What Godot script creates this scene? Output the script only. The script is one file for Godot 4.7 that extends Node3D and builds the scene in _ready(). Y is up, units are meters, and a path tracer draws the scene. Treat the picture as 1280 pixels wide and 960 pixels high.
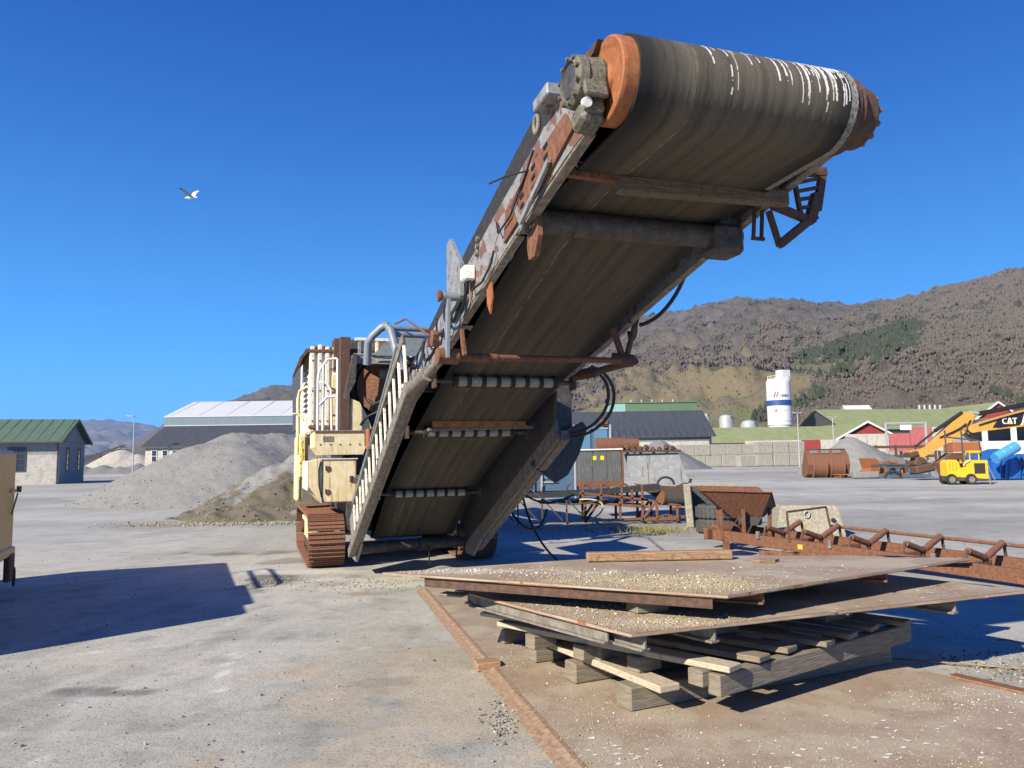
extends Node3D

# ---------------------------------------------------------------- mesh helper
class Geo:
	var v := PackedVector3Array()
	var n := PackedVector3Array()
	var c := PackedColorArray()
	var uv := PackedVector2Array()
	var col := Color(1, 1, 1)
	var colored := false
	var mapped := false
	func vx(p: Vector3, nn: Vector3, t := Vector2.ZERO):
		v.append(p); n.append(nn); c.append(col); uv.append(t)
	func t3(a: Vector3, b: Vector3, d: Vector3, na: Vector3, nb: Vector3, nd: Vector3):
		var f := (b - a).cross(d - a)
		if f.dot(na + nb + nd) > 0.0:
			vx(a, na); vx(d, nd); vx(b, nb)
		else:
			vx(a, na); vx(b, nb); vx(d, nd)
	func face(pts: Array, out: Vector3):
		var f: Vector3 = (pts[1] - pts[0]).cross(pts[2] - pts[0])
		if f.length_squared() < 1e-16 and pts.size() > 3:
			f = (pts[2] - pts[0]).cross(pts[3] - pts[0])
		f = f.normalized()
		if f.dot(out) < 0.0:
			f = -f
		for i in range(1, pts.size() - 1):
			t3(pts[0], pts[i], pts[i + 1], f, f, f)
	func box(at: Vector3, size: Vector3, b := Basis(), bevel := 0.0):
		var h := size * 0.5
		var e := bevel
		var q := func(x: float, y: float, z: float) -> Vector3: return at + b * Vector3(x, y, z)
		if e <= 0.0:
			for s in [-1.0, 1.0]:
				face([q.call(s * h.x, -h.y, -h.z), q.call(s * h.x, h.y, -h.z), q.call(s * h.x, h.y, h.z), q.call(s * h.x, -h.y, h.z)], b * Vector3(s, 0, 0))
				face([q.call(-h.x, s * h.y, -h.z), q.call(h.x, s * h.y, -h.z), q.call(h.x, s * h.y, h.z), q.call(-h.x, s * h.y, h.z)], b * Vector3(0, s, 0))
				face([q.call(-h.x, -h.y, s * h.z), q.call(h.x, -h.y, s * h.z), q.call(h.x, h.y, s * h.z), q.call(-h.x, h.y, s * h.z)], b * Vector3(0, 0, s))
			return
		e = minf(e, minf(h.x, minf(h.y, h.z)) * 0.7)
		var i := h - Vector3(e, e, e)
		for s in [-1.0, 1.0]:
			face([q.call(s * h.x, -i.y, -i.z), q.call(s * h.x, i.y, -i.z), q.call(s * h.x, i.y, i.z), q.call(s * h.x, -i.y, i.z)], b * Vector3(s, 0, 0))
			face([q.call(-i.x, s * h.y, -i.z), q.call(i.x, s * h.y, -i.z), q.call(i.x, s * h.y, i.z), q.call(-i.x, s * h.y, i.z)], b * Vector3(0, s, 0))
			face([q.call(-i.x, -i.y, s * h.z), q.call(i.x, -i.y, s * h.z), q.call(i.x, i.y, s * h.z), q.call(-i.x, i.y, s * h.z)], b * Vector3(0, 0, s))
			for r in [-1.0, 1.0]:
				face([q.call(-i.x, s * h.y, r * i.z), q.call(i.x, s * h.y, r * i.z), q.call(i.x, s * i.y, r * h.z), q.call(-i.x, s * i.y, r * h.z)], b * Vector3(0, s, r))
				face([q.call(s * h.x, -i.y, r * i.z), q.call(s * h.x, i.y, r * i.z), q.call(s * i.x, i.y, r * h.z), q.call(s * i.x, -i.y, r * h.z)], b * Vector3(s, 0, r))
				face([q.call(s * h.x, r * i.y, -i.z), q.call(s * h.x, r * i.y, i.z), q.call(s * i.x, r * h.y, i.z), q.call(s * i.x, r * h.y, -i.z)], b * Vector3(s, r, 0))
				for w in [-1.0, 1.0]:
					face([q.call(s * h.x, r * i.y, w * i.z), q.call(s * i.x, r * h.y, w * i.z), q.call(s * i.x, r * i.y, w * h.z)], b * Vector3(s, r, w))
	# a bar of section w (sideways) x h (upright) from p to r
	func bar(p: Vector3, r: Vector3, w: float, h := -1.0, bevel := 0.0, up := Vector3.UP):
		if h < 0.0:
			h = w
		var d := (r - p).normalized()
		if absf(d.dot(up)) > 0.98:
			up = Vector3(0.0, 0.0, 1.0) if absf(d.z) < 0.9 else Vector3(1.0, 0.0, 0.0)
		var x := up.cross(d).normalized()
		var y := d.cross(x).normalized()
		box((p + r) * 0.5, Vector3(w, h, p.distance_to(r)), Basis(x, y, d), bevel)
	func cyl(p: Vector3, r: Vector3, ra: float, rb := -1.0, seg := 12, caps := true):
		if rb < 0.0:
			rb = ra
		var d := (r - p).normalized()
		var x := d.cross(Vector3(0, 1, 0) if absf(d.y) < 0.9 else Vector3(1, 0, 0)).normalized()
		var y := d.cross(x)
		var sl := (ra - rb) / maxf(p.distance_to(r), 1e-6)
		for i in seg:
			var a0 := TAU * i / seg
			var a1 := TAU * (i + 1) / seg
			var e0 := x * cos(a0) + y * sin(a0)
			var e1 := x * cos(a1) + y * sin(a1)
			var n0 := (e0 + d * sl).normalized()
			var n1 := (e1 + d * sl).normalized()
			t3(p + e0 * ra, p + e1 * ra, r + e1 * rb, n0, n1, n1)
			t3(p + e0 * ra, r + e1 * rb, r + e0 * rb, n0, n1, n0)
			if caps:
				t3(p, p + e0 * ra, p + e1 * ra, -d, -d, -d)
				t3(r, r + e0 * rb, r + e1 * rb, d, d, d)
	func tube(pts: Array, r: float, seg := 8):
		var x := Vector3.ZERO
		var prev := []
		for i in pts.size():
			var d: Vector3 = (pts[mini(i + 1, pts.size() - 1)] - pts[maxi(i - 1, 0)]).normalized()
			if x == Vector3.ZERO:
				x = d.cross(Vector3(0, 1, 0) if absf(d.y) < 0.9 else Vector3(1, 0, 0)).normalized()
			x = (x - d * x.dot(d)).normalized()
			var y := d.cross(x)
			var ring := []
			for k in seg:
				var a := TAU * k / seg
				ring.append(x * cos(a) + y * sin(a))
			if i > 0:
				for k in seg:
					var k1 := (k + 1) % seg
					t3(pts[i - 1] + prev[k] * r, pts[i - 1] + prev[k1] * r, pts[i] + ring[k1] * r, prev[k], prev[k1], ring[k1])
					t3(pts[i - 1] + prev[k] * r, pts[i] + ring[k1] * r, pts[i] + ring[k] * r, prev[k], ring[k1], ring[k])
			for k in seg:
				if i == 0 or i == pts.size() - 1:
					var s := -d if i == 0 else d
					t3(pts[i], pts[i] + ring[k] * r, pts[i] + ring[(k + 1) % seg] * r, s, s, s)
			prev = ring
	# profile of (radius, along) turned about the axis from o along d
	func lathe(o: Vector3, d: Vector3, prof: Array, seg := 24):
		d = d.normalized()
		var x := d.cross(Vector3(0, 1, 0) if absf(d.y) < 0.9 else Vector3(1, 0, 0)).normalized()
		var y := d.cross(x)
		for j in prof.size() - 1:
			var p0: Vector2 = prof[j]
			var p1: Vector2 = prof[j + 1]
			var tn := Vector2(p1.y - p0.y, -(p1.x - p0.x)).normalized()
			for i in seg:
				var a0 := TAU * i / seg
				var a1 := TAU * (i + 1) / seg
				var e0 := x * cos(a0) + y * sin(a0)
				var e1 := x * cos(a1) + y * sin(a1)
				var n0 := (e0 * tn.x + d * tn.y).normalized()
				var n1 := (e1 * tn.x + d * tn.y).normalized()
				var A := o + e0 * p0.x + d * p0.y
				var B := o + e1 * p0.x + d * p0.y
				var C := o + e1 * p1.x + d * p1.y
				var D := o + e0 * p1.x + d * p1.y
				if p0.x > 1e-5:
					t3(A, B, C, n0, n1, n1)
				if p1.x > 1e-5:
					t3(A, C, D, n0, n1, n0)
	# polygon in the plane of ex, ey through o, thickness along ez (both ways from 0 to d)
	func prism(poly: Array, o: Vector3, ex: Vector3, ey: Vector3, ez: Vector3):
		var pp := PackedVector2Array()
		for p in poly:
			pp.append(p)
		var tri := Geometry2D.triangulate_polygon(pp)
		var nz := ez.normalized()
		var q := []
		for p in poly:
			q.append(o + ex * p.x + ey * p.y)
		for i in range(0, tri.size(), 3):
			t3(q[tri[i]] + ez, q[tri[i + 1]] + ez, q[tri[i + 2]] + ez, nz, nz, nz)
			t3(q[tri[i]], q[tri[i + 1]], q[tri[i + 2]], -nz, -nz, -nz)
		var area := 0.0
		for i in pp.size():
			area += pp[i].cross(pp[(i + 1) % pp.size()])
		for i in pp.size():
			var a: Vector2 = pp[i]
			var b: Vector2 = pp[(i + 1) % pp.size()]
			var e := (b - a)
			var o2 := Vector2(e.y, -e.x) * (1.0 if area > 0.0 else -1.0)
			var j := (i + 1) % pp.size()
			face([q[i], q[j], q[j] + ez, q[i] + ez], ex * o2.x + ey * o2.y)
	func commit() -> ArrayMesh:
		var a := []
		a.resize(Mesh.ARRAY_MAX)
		a[Mesh.ARRAY_VERTEX] = v
		a[Mesh.ARRAY_NORMAL] = n
		if colored:
			a[Mesh.ARRAY_COLOR] = c
		if mapped:
			a[Mesh.ARRAY_TEX_UV] = uv
		var m := ArrayMesh.new()
		m.add_surface_from_arrays(Mesh.PRIMITIVE_TRIANGLES, a)
		return m

var M := {}
var NZ := {}
var taken := {}
var rng := RandomNumberGenerator.new()

func V(x: float, y: float, z: float) -> Vector3:
	return Vector3(x, y, z)

func numbered(called: String) -> String:
	if not taken.has(called):
		taken[called] = 0
		return called
	taken[called] += 1
	return "%s_%03d" % [called, taken[called]]

func tag(o: Node, label: String, category: String, group := ""):
	o.set_meta("label", label)
	o.set_meta("category", category)
	if group != "":
		o.set_meta("group", group)

func thing(called: String, label: String, category: String, at := Vector3.ZERO, turn := 0.0, group := "") -> Node3D:
	var o := Node3D.new()
	o.name = numbered(called)
	add_child(o)
	o.position = at
	o.rotation_degrees.y = turn
	tag(o, label, category, group)
	return o

func part(called: String, g: Geo, m: Material, parent: Node, label := "") -> MeshInstance3D:
	return mesh_part(called, g.commit(), m, parent, label)

func mesh_part(called: String, mesh: Mesh, m: Material, parent: Node, label := "") -> MeshInstance3D:
	var o := MeshInstance3D.new()
	o.mesh = mesh
	o.material_override = m
	o.name = called
	parent.add_child(o, true)
	if label != "":
		o.set_meta("label", label)
	return o

func solo(called: String, g: Geo, m: Material, label: String, category: String, group := "") -> MeshInstance3D:
	var o := MeshInstance3D.new()
	o.mesh = g.commit()
	o.material_override = m
	o.name = numbered(called)
	add_child(o)
	tag(o, label, category, group)
	return o

func struct(called: String, g: Geo, m: Material) -> MeshInstance3D:
	var o := MeshInstance3D.new()
	o.mesh = g.commit()
	o.material_override = m
	o.name = called
	add_child(o)
	o.set_meta("kind", "structure")
	return o

# ---------------------------------------------------------------- textures
func noise_bytes(key: String, kind: int, freq: float, oct: int, sd: int, w := 512, h := 512):
	var f := FastNoiseLite.new()
	f.noise_type = kind
	f.frequency = freq
	f.seed = sd
	f.fractal_octaves = oct
	f.fractal_type = FastNoiseLite.FRACTAL_FBM if oct > 1 else FastNoiseLite.FRACTAL_NONE
	var im := f.get_seamless_image(w, h)
	im.convert(Image.FORMAT_L8)
	if w != 512 or h != 512:
		im.resize(512, 512, Image.INTERPOLATE_CUBIC)
	NZ[key] = im.get_data()
	NZ["img_" + key] = im

func lut(lo: float, hi: float, amount: float) -> PackedFloat32Array:
	var a := PackedFloat32Array()
	for i in 256:
		a.append(smoothstep(lo, hi, i / 255.0) * amount if lo < hi else (1.0 - smoothstep(hi, lo, i / 255.0)) * amount)
	return a

# base colour, then layers of [noise, lo, hi, colour, amount]; colours are linear reflectances
func tex(base: Color, layers: Array) -> ImageTexture:
	var px := 512 * 512
	var r := PackedFloat32Array(); r.resize(px); r.fill(base.r)
	var g := PackedFloat32Array(); g.resize(px); g.fill(base.g)
	var b := PackedFloat32Array(); b.resize(px); b.fill(base.b)
	for l in layers:
		var nb: PackedByteArray = NZ[l[0]]
		var t := lut(l[1], l[2], l[4])
		var cr: float = l[3].r
		var cg: float = l[3].g
		var cb: float = l[3].b
		for i in px:
			var k := t[nb[i]]
			if k > 0.004:
				r[i] += (cr - r[i]) * k
				g[i] += (cg - g[i]) * k
				b[i] += (cb - b[i]) * k
	var s := PackedByteArray()
	s.resize(1025)
	for i in 1025:
		s[i] = int(Color(i / 1024.0, 0, 0).linear_to_srgb().r * 255.0 + 0.5)
	var out := PackedByteArray()
	out.resize(px * 3)
	for i in px:
		out[i * 3] = s[int(clampf(r[i], 0.0, 1.0) * 1024.0)]
		out[i * 3 + 1] = s[int(clampf(g[i], 0.0, 1.0) * 1024.0)]
		out[i * 3 + 2] = s[int(clampf(b[i], 0.0, 1.0) * 1024.0)]
	return ImageTexture.create_from_image(Image.create_from_data(512, 512, false, Image.FORMAT_RGB8, out))

func mat(key: String, t: Texture2D, per_metre: float, rough: float, metal := 0.0, relief := "", relief_cm := 0.0, world := true) -> StandardMaterial3D:
	var m := StandardMaterial3D.new()
	if t:
		m.albedo_texture = t
	m.uv1_triplanar = true
	m.uv1_world_triplanar = world
	m.uv1_triplanar_sharpness = 4.0
	m.uv1_scale = Vector3(per_metre, per_metre, per_metre)
	m.roughness = rough
	m.metallic = metal
	if relief != "":
		m.heightmap_enabled = true
		m.heightmap_texture = ImageTexture.create_from_image(NZ["img_" + relief]) if not NZ.has("tx_" + relief) else NZ["tx_" + relief]
		NZ["tx_" + relief] = m.heightmap_texture
		m.heightmap_scale = relief_cm
	M[key] = m
	return m

func flat(key: String, c: Color, rough: float, metal := 0.0) -> StandardMaterial3D:
	var m := StandardMaterial3D.new()
	m.albedo_color = c.linear_to_srgb()
	m.roughness = rough
	m.metallic = metal
	M[key] = m
	return m

func C(r: float, g: float, b: float) -> Color:
	return Color(r, g, b)

func make_materials():
	var S := FastNoiseLite.TYPE_SIMPLEX_SMOOTH
	noise_bytes("fine", S, 0.11, 2, 1)
	noise_bytes("spk", FastNoiseLite.TYPE_VALUE, 0.45, 1, 2)
	noise_bytes("mid", S, 0.022, 4, 3)
	noise_bytes("mid2", S, 0.03, 4, 13)
	noise_bytes("big", S, 0.007, 4, 4)
	noise_bytes("big2", S, 0.009, 5, 14)
	noise_bytes("cell", FastNoiseLite.TYPE_CELLULAR, 0.07, 1, 5)
	noise_bytes("vst", S, 0.06, 3, 6, 512, 40)
	noise_bytes("hst", S, 0.06, 3, 7, 40, 512)
	noise_bytes("hgr", S, 0.12, 3, 8, 24, 512)
	var rust := C(.14, .06, .034)
	var rust_d := C(.06, .024, .014)
	var rust_l := C(.3, .13, .06)
	mat("steel", tex(C(.2, .215, .23), [["mid", .35, .75, C(.27, .285, .3), .7], ["vst", .62, .8, C(.13, .12, .11), .6], ["mid2", .68, .74, rust, .85], ["fine", .7, .85, C(.11, .1, .09), .4]]), .7, .55, 0.0, "mid2", .15)
	mat("steel_rusty", tex(C(.2, .21, .22), [["mid", .35, .75, C(.26, .27, .28), .7], ["big2", .6, .66, rust, .9], ["mid2", .68, .73, rust, .8], ["vst", .66, .8, rust_l, .3]]), .8, .65, 0.0, "mid2", .25)
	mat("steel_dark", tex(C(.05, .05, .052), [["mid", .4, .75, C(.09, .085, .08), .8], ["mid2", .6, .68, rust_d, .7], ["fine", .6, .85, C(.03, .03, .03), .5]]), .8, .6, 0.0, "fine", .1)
	mat("dusty_steel", tex(C(.15, .14, .125), [["mid", .3, .7, C(.24, .22, .19), .8], ["vst", .55, .8, C(.1, .09, .075), .6], ["mid2", .63, .7, rust, .6], ["fine", .6, .9, C(.3, .28, .24), .3]]), .8, .75, 0.0, "mid2", .2)
	mat("bearing", tex(C(.1, .095, .07), [["mid", .35, .75, C(.16, .15, .115), .8], ["mid2", .6, .7, C(.05, .045, .035), .8], ["fine", .65, .85, C(.2, .18, .13), .4]]), 2.5, .7, 0.0, "mid2", .2)
	mat("pipe_grey", tex(C(.19, .225, .26), [["mid", .4, .8, C(.15, .18, .21), .7], ["fine", .7, .9, C(.28, .3, .31), .5], ["mid2", .72, .76, rust, .6]]), 1.0, .45)
	mat("cream", tex(C(.66, .56, .33), [["mid", .3, .8, C(.72, .65, .45), .8], ["vst", .52, .85, C(.5, .36, .17), .65], ["big2", .55, .8, C(.6, .47, .24), .6], ["vst", .72, .84, C(.36, .2, .08), .6]]), .6, .5, 0.0, "mid2", .08)
	mat("white_worn", tex(C(.72, .68, .56), [["mid", .35, .8, C(.78, .76, .7), .8], ["vst", .58, .8, C(.6, .44, .22), .55], ["mid2", .7, .75, C(.3, .13, .06), .8], ["fine", .84, .9, C(.22, .1, .05), .6]]), 1.3, .5, 0.0, "mid2", .06)
	mat("white_rail", tex(C(.74, .74, .72), [["mid", .6, .7, C(.55, .5, .42), .5], ["fine", .74, .8, C(.32, .16, .09), .6]]), 2.0, .45)
	mat("rust", tex(rust, [["mid", .35, .8, C(.19, .088, .052), .8], ["mid2", .5, .8, rust_d, .65], ["vst", .6, .85, C(.25, .12, .06), .5], ["fine", .6, .85, rust_l, .35]]), 1.2, .85, 0.0, "mid2", .25)
	mat("rust_bright", tex(C(.27, .092, .034), [["mid", .35, .8, C(.33, .125, .05), .8], ["mid2", .58, .8, C(.2, .06, .022), .7], ["fine", .68, .85, C(.38, .19, .09), .4]]), 1.5, .75, 0.0, "mid2", .1)
	mat("rust_track", tex(C(.17, .075, .045), [["mid", .3, .7, C(.22, .105, .065), .8], ["mid2", .55, .8, C(.1, .045, .03), .7], ["fine", .65, .85, C(.27, .17, .12), .4]]), 2.0, .8, 0.0, "mid2", .2)
	mat("rust_dark", tex(C(.07, .04, .028), [["mid", .35, .75, C(.12, .062, .04), .8], ["fine", .6, .85, C(.04, .025, .02), .5]]), 1.5, .8, 0.0, "mid2", .2)
	mat("orange_bar", tex(C(.42, .15, .02), [["mid", .4, .8, C(.33, .1, .015), .7], ["fine", .7, .9, C(.2, .07, .02), .5]]), 1.5, .6)
	mat("rubber", tex(C(.018, .018, .019), [["mid", .4, .8, C(.035, .033, .03), .8], ["fine", .65, .9, C(.06, .055, .05), .35]]), 1.2, .75, 0.0, "fine", .05)
	mat("rubber_grey", tex(C(.05, .052, .054), [["mid", .4, .8, C(.075, .075, .075), .8], ["vst", .6, .85, C(.1, .095, .085), .5]]), 1.0, .8, 0.0, "mid", .1)
	mat("roller_grey", tex(C(.34, .33, .3), [["mid", .4, .8, C(.24, .23, .2), .8], ["fine", .65, .9, C(.16, .14, .11), .5]]), 2.0, .6)
	mat("timber", tex(C(.22, .19, .145), [["hgr", .35, .75, C(.15, .125, .095), .8], ["hst", .55, .8, C(.28, .25, .2), .6], ["big", .55, .8, C(.16, .13, .1), .5], ["fine", .75, .9, C(.1, .08, .06), .5]]), 1.6, .9, 0.0, "hgr", .25, false)
	mat("timber_old", tex(C(.14, .11, .075), [["hgr", .35, .75, C(.09, .07, .045), .8], ["hst", .55, .8, C(.19, .16, .115), .6], ["mid", .6, .8, C(.06, .045, .03), .6]]), 1.6, .9, 0.0, "hgr", .25, false)
	mat("timber_pale", tex(C(.45, .39, .3), [["hgr", .35, .75, C(.34, .28, .2), .7], ["hst", .55, .8, C(.52, .46, .37), .6], ["mid", .6, .8, C(.25, .2, .14), .5]]), 1.6, .85, 0.0, "hgr", .2, false)
	mat("timber_brown", tex(C(.3, .19, .11), [["hgr", .35, .75, C(.2, .115, .065), .8], ["hst", .55, .8, C(.4, .28, .18), .6], ["mid", .62, .8, C(.11, .06, .04), .6]]), 1.6, .85, 0.0, "hgr", .2, false)
	mat("plate", tex(C(.285, .215, .16), [["big", .3, .75, C(.33, .265, .205), .8], ["mid", .45, .9, C(.23, .155, .11), .4], ["big2", .45, .75, C(.37, .32, .245), .8], ["fine", .6, .9, C(.42, .36, .28), .35], ["spk", .8, .95, C(.15, .105, .075), .5]]), .3, .85, 0.0, "fine", .1)
	mat("plate_edge", tex(C(.22, .1, .05), [["mid", .4, .75, C(.32, .16, .08), .8], ["fine", .55, .85, C(.1, .045, .028), .6]]), 2.5, .85, 0.0, "mid2", .25)
	mat("strip", tex(C(.27, .185, .125), [["mid", .4, .75, C(.33, .245, .175), .8], ["mid2", .62, .7, C(.19, .09, .05), .7], ["fine", .65, .85, C(.25, .13, .07), .5]]), 1.3, .8, 0.0, "mid2", .15)
	mat("gravel_grain", null, 1.0, .95)
	M.gravel_grain.vertex_color_use_as_albedo = true
	M.gravel_grain.uv1_triplanar = false
	mat("pile", tex(C(.205, .207, .2), [["mid", .3, .7, C(.235, .236, .228), .8], ["cell", .25, .6, C(.16, .162, .158), .6], ["spk", .62, .9, C(.31, .31, .3), .5], ["fine", .6, .85, C(.14, .14, .14), .6], ["mid2", .55, .75, C(.19, .19, .185), .6], ["big2", .6, .8, C(.23, .22, .2), .5]]), .35, .95, 0.0, "spk", 1.2)
	mat("pile_tone", tex(C(.8, .8, .8), [["cell", .25, .6, C(.6, .6, .6), .6], ["spk", .62, .9, C(1, 1, 1), .55], ["fine", .65, .85, C(.45, .45, .45), .5]]), .9, .95, 0.0, "spk", 1.2)
	M.pile_tone.vertex_color_use_as_albedo = true
	mat("pile_dark", tex(C(.15, .155, .16), [["mid", .3, .7, C(.19, .195, .2), .8], ["spk", .62, .9, C(.25, .25, .25), .5]]), .5, .95, 0.0, "spk", 1.0)
	mat("pile_pale", tex(C(.36, .345, .3), [["mid", .3, .7, C(.41, .39, .34), .8], ["big2", .55, .75, C(.25, .24, .215), .6], ["spk", .62, .9, C(.45, .43, .39), .4]]), .2, .95, 0.0, "spk", 1.0)
	mat("concrete", tex(C(.27, .262, .235), [["mid", .3, .7, C(.33, .32, .285), .8], ["vst", .5, .75, C(.17, .165, .145), .85], ["big2", .6, .8, C(.32, .31, .24), .6], ["fine", .65, .9, C(.5, .48, .43), .4]]), .35, .9, 0.0, "mid2", .3)
	mat("concrete_near", tex(C(.26, .24, .185), [["mid", .3, .7, C(.32, .3, .24), .8], ["vst", .5, .8, C(.22, .2, .14), .7], ["mid2", .6, .75, C(.46, .44, .38), .6], ["fine", .65, .9, C(.2, .18, .13), .5]]), .8, .9, 0.0, "mid2", .5)
	mat("plaster", tex(C(.4, .385, .35), [["mid", .3, .7, C(.48, .465, .43), .8], ["big2", .5, .75, C(.33, .315, .28), .7], ["hst", .6, .85, C(.5, .49, .46), .5], ["fine", .7, .9, C(.26, .25, .22), .4]]), .3, .9)
	mat("plaster_grey", tex(C(.23, .235, .235), [["mid", .3, .7, C(.27, .275, .275), .8], ["hst", .6, .85, C(.2, .205, .205), .5], ["big2", .6, .8, C(.2, .2, .19), .5]]), .3, .9)
	mat("roof_green", tex(C(.075, .13, .085), [["mid", .3, .7, C(.09, .15, .1), .8], ["vst", .55, .8, C(.065, .105, .075), .7], ["big2", .6, .8, C(.1, .14, .1), .5]]), .12, .7)
	mat("roof_moss", tex(C(.185, .215, .095), [["mid", .3, .7, C(.215, .245, .12), .8], ["vst", .55, .8, C(.155, .18, .08), .6], ["big2", .55, .8, C(.23, .24, .14), .6], ["fine", .7, .9, C(.2, .26, .11), .4]]), .05, .85)
	mat("roof_dark", tex(C(.05, .054, .06), [["mid", .3, .7, C(.062, .066, .072), .8], ["vst", .55, .8, C(.075, .08, .086), .6]]), .08, .55)
	mat("sheet_white", tex(C(.54, .56, .58), [["vst", .5, .8, C(.47, .49, .51), .6], ["mid", .6, .8, C(.49, .49, .48), .5]]), .06, .55)
	mat("sheet_blue", tex(C(.13, .19, .24), [["vst", .5, .8, C(.11, .165, .21), .6]]), .06, .6)
	mat("sheet_grey", tex(C(.2, .205, .21), [["vst", .5, .8, C(.25, .25, .25), .6], ["mid", .6, .8, C(.16, .16, .16), .5]]), .15, .7)
	mat("red_board", tex(C(.26, .035, .03), [["vst", .5, .8, C(.2, .025, .022), .7], ["mid", .6, .8, C(.3, .06, .05), .5]]), .25, .8)
	mat("red_faded", tex(C(.38, .1, .1), [["vst", .5, .8, C(.3, .07, .07), .7], ["mid", .6, .8, C(.5, .25, .24), .5]]), .25, .75)
	mat("green_sheet", tex(C(.09, .16, .085), [["vst", .5, .8, C(.075, .135, .07), .7]]), .05, .7)
	mat("yellow", tex(C(.66, .43, .01), [["mid", .4, .8, C(.73, .5, .02), .7], ["mid2", .62, .72, C(.42, .28, .05), .7], ["fine", .7, .85, C(.3, .18, .04), .5]]), .7, .4)
	mat("cat_yellow", tex(C(.58, .31, .05), [["mid", .4, .8, C(.64, .37, .08), .7], ["mid2", .6, .72, C(.36, .18, .05), .7], ["vst", .6, .8, C(.4, .22, .06), .5], ["fine", .7, .85, C(.18, .1, .03), .5]]), .5, .45)
	mat("tan_yellow", tex(C(.62, .38, .12), [["mid", .4, .8, C(.68, .44, .15), .7], ["mid2", .66, .76, C(.5, .28, .08), .6]]), .7, .45)
	mat("blue", tex(C(.012, .1, .38), [["mid", .4, .8, C(.02, .13, .44), .7], ["mid2", .68, .76, C(.05, .1, .2), .6], ["fine", .75, .85, C(.1, .16, .3), .5]]), .7, .45)
	mat("blue_light", tex(C(.06, .28, .62), [["mid", .4, .8, C(.09, .33, .66), .7]]), .7, .4)
	mat("blue_dull", tex(C(.05, .11, .19), [["mid", .4, .8, C(.08, .15, .24), .7], ["mid2", .6, .68, C(.12, .07, .05), .7]]), .8, .55)
	mat("panel_grey", tex(C(.075, .085, .09), [["vst", .42, .8, C(.14, .15, .155), .8], ["mid2", .64, .72, C(.12, .06, .035), .7]]), 1.2, .6)
	mat("sheet_stained", tex(C(.3, .315, .32), [["mid", .3, .7, C(.25, .27, .28), .8], ["vst", .66, .78, C(.17, .1, .06), .85], ["mid2", .66, .74, C(.38, .39, .4), .7]]), .3, .5)
	mat("galv", tex(C(.42, .44, .45), [["mid", .4, .8, C(.36, .38, .39), .7]]), 1.0, .45, .3)
	flat("black", C(.012, .012, .013), .5)
	flat("black_dull", C(.02, .02, .02), .85)
	flat("white", C(.66, .66, .65), .5)
	flat("grey_line", C(.5, .5, .48), .6)
	flat("glass_dark", C(.03, .04, .05), .12)
	flat("glass_blue", C(.1, .2, .3), .1)
	flat("logo_blue", C(.02, .06, .22), .5)
	flat("logo_red", C(.5, .03, .05), .5)
	flat("sticker", C(.8, .58, .0), .5)
	flat("teal", C(.02, .16, .18), .5)
	flat("pale_teal", C(.22, .38, .38), .6)
	flat("rope", C(.6, .5, .3), .9)
	flat("cable_blue", C(.03, .15, .5), .5)
	flat("cable_yellow", C(.6, .42, .06), .5)
	# ground: grain, wear at two scales; broad stains come as vertex colours
	var gr := mat("ground", tex(C(.8, .8, .8), [["mid", .3, .75, C(.9, .9, .88), .7], ["fine", .55, .8, C(.66, .66, .66), .55], ["spk", .74, .84, C(1, .99, .96), .6], ["spk", .24, .17, C(.36, .36, .37), .75], ["cell", .2, .08, C(.55, .55, .55), .4], ["mid2", .62, .72, C(.7, .69, .66), .5]]), .5, .93, 0.0, "spk", .12)
	gr.vertex_color_use_as_albedo = true
	gr.detail_enabled = true
	gr.detail_blend_mode = BaseMaterial3D.BLEND_MODE_MUL
	gr.detail_albedo = tex(C(.97, .97, .97), [["big", .3, .7, C(.84, .84, .83), .8], ["mid2", .58, .75, C(1, 1, 1), .7], ["mid", .62, .8, C(.78, .77, .75), .6], ["hst", .6, .85, C(1, 1, 1), .5]])
	gr.detail_uv_layer = BaseMaterial3D.DETAIL_UV_2
	gr.uv2_triplanar = true
	gr.uv2_world_triplanar = true
	gr.uv2_scale = Vector3(.085, .085, .085)
	var te := mat("terrain", tex(C(.85, .85, .85), [["mid", .35, .7, C(1, 1, 1), .7], ["fine", .5, .8, C(.6, .6, .6), .6], ["spk", .6, .9, C(1, 1, 1), .4], ["mid2", .55, .75, C(.5, .5, .5), .6]]), .02, .95)
	te.vertex_color_use_as_albedo = true
	var fo := StandardMaterial3D.new()
	fo.vertex_color_use_as_albedo = true
	fo.roughness = 1.0
	M["foliage"] = fo

var n1 := FastNoiseLite.new()
var n2 := FastNoiseLite.new()
var n3 := FastNoiseLite.new()

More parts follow.
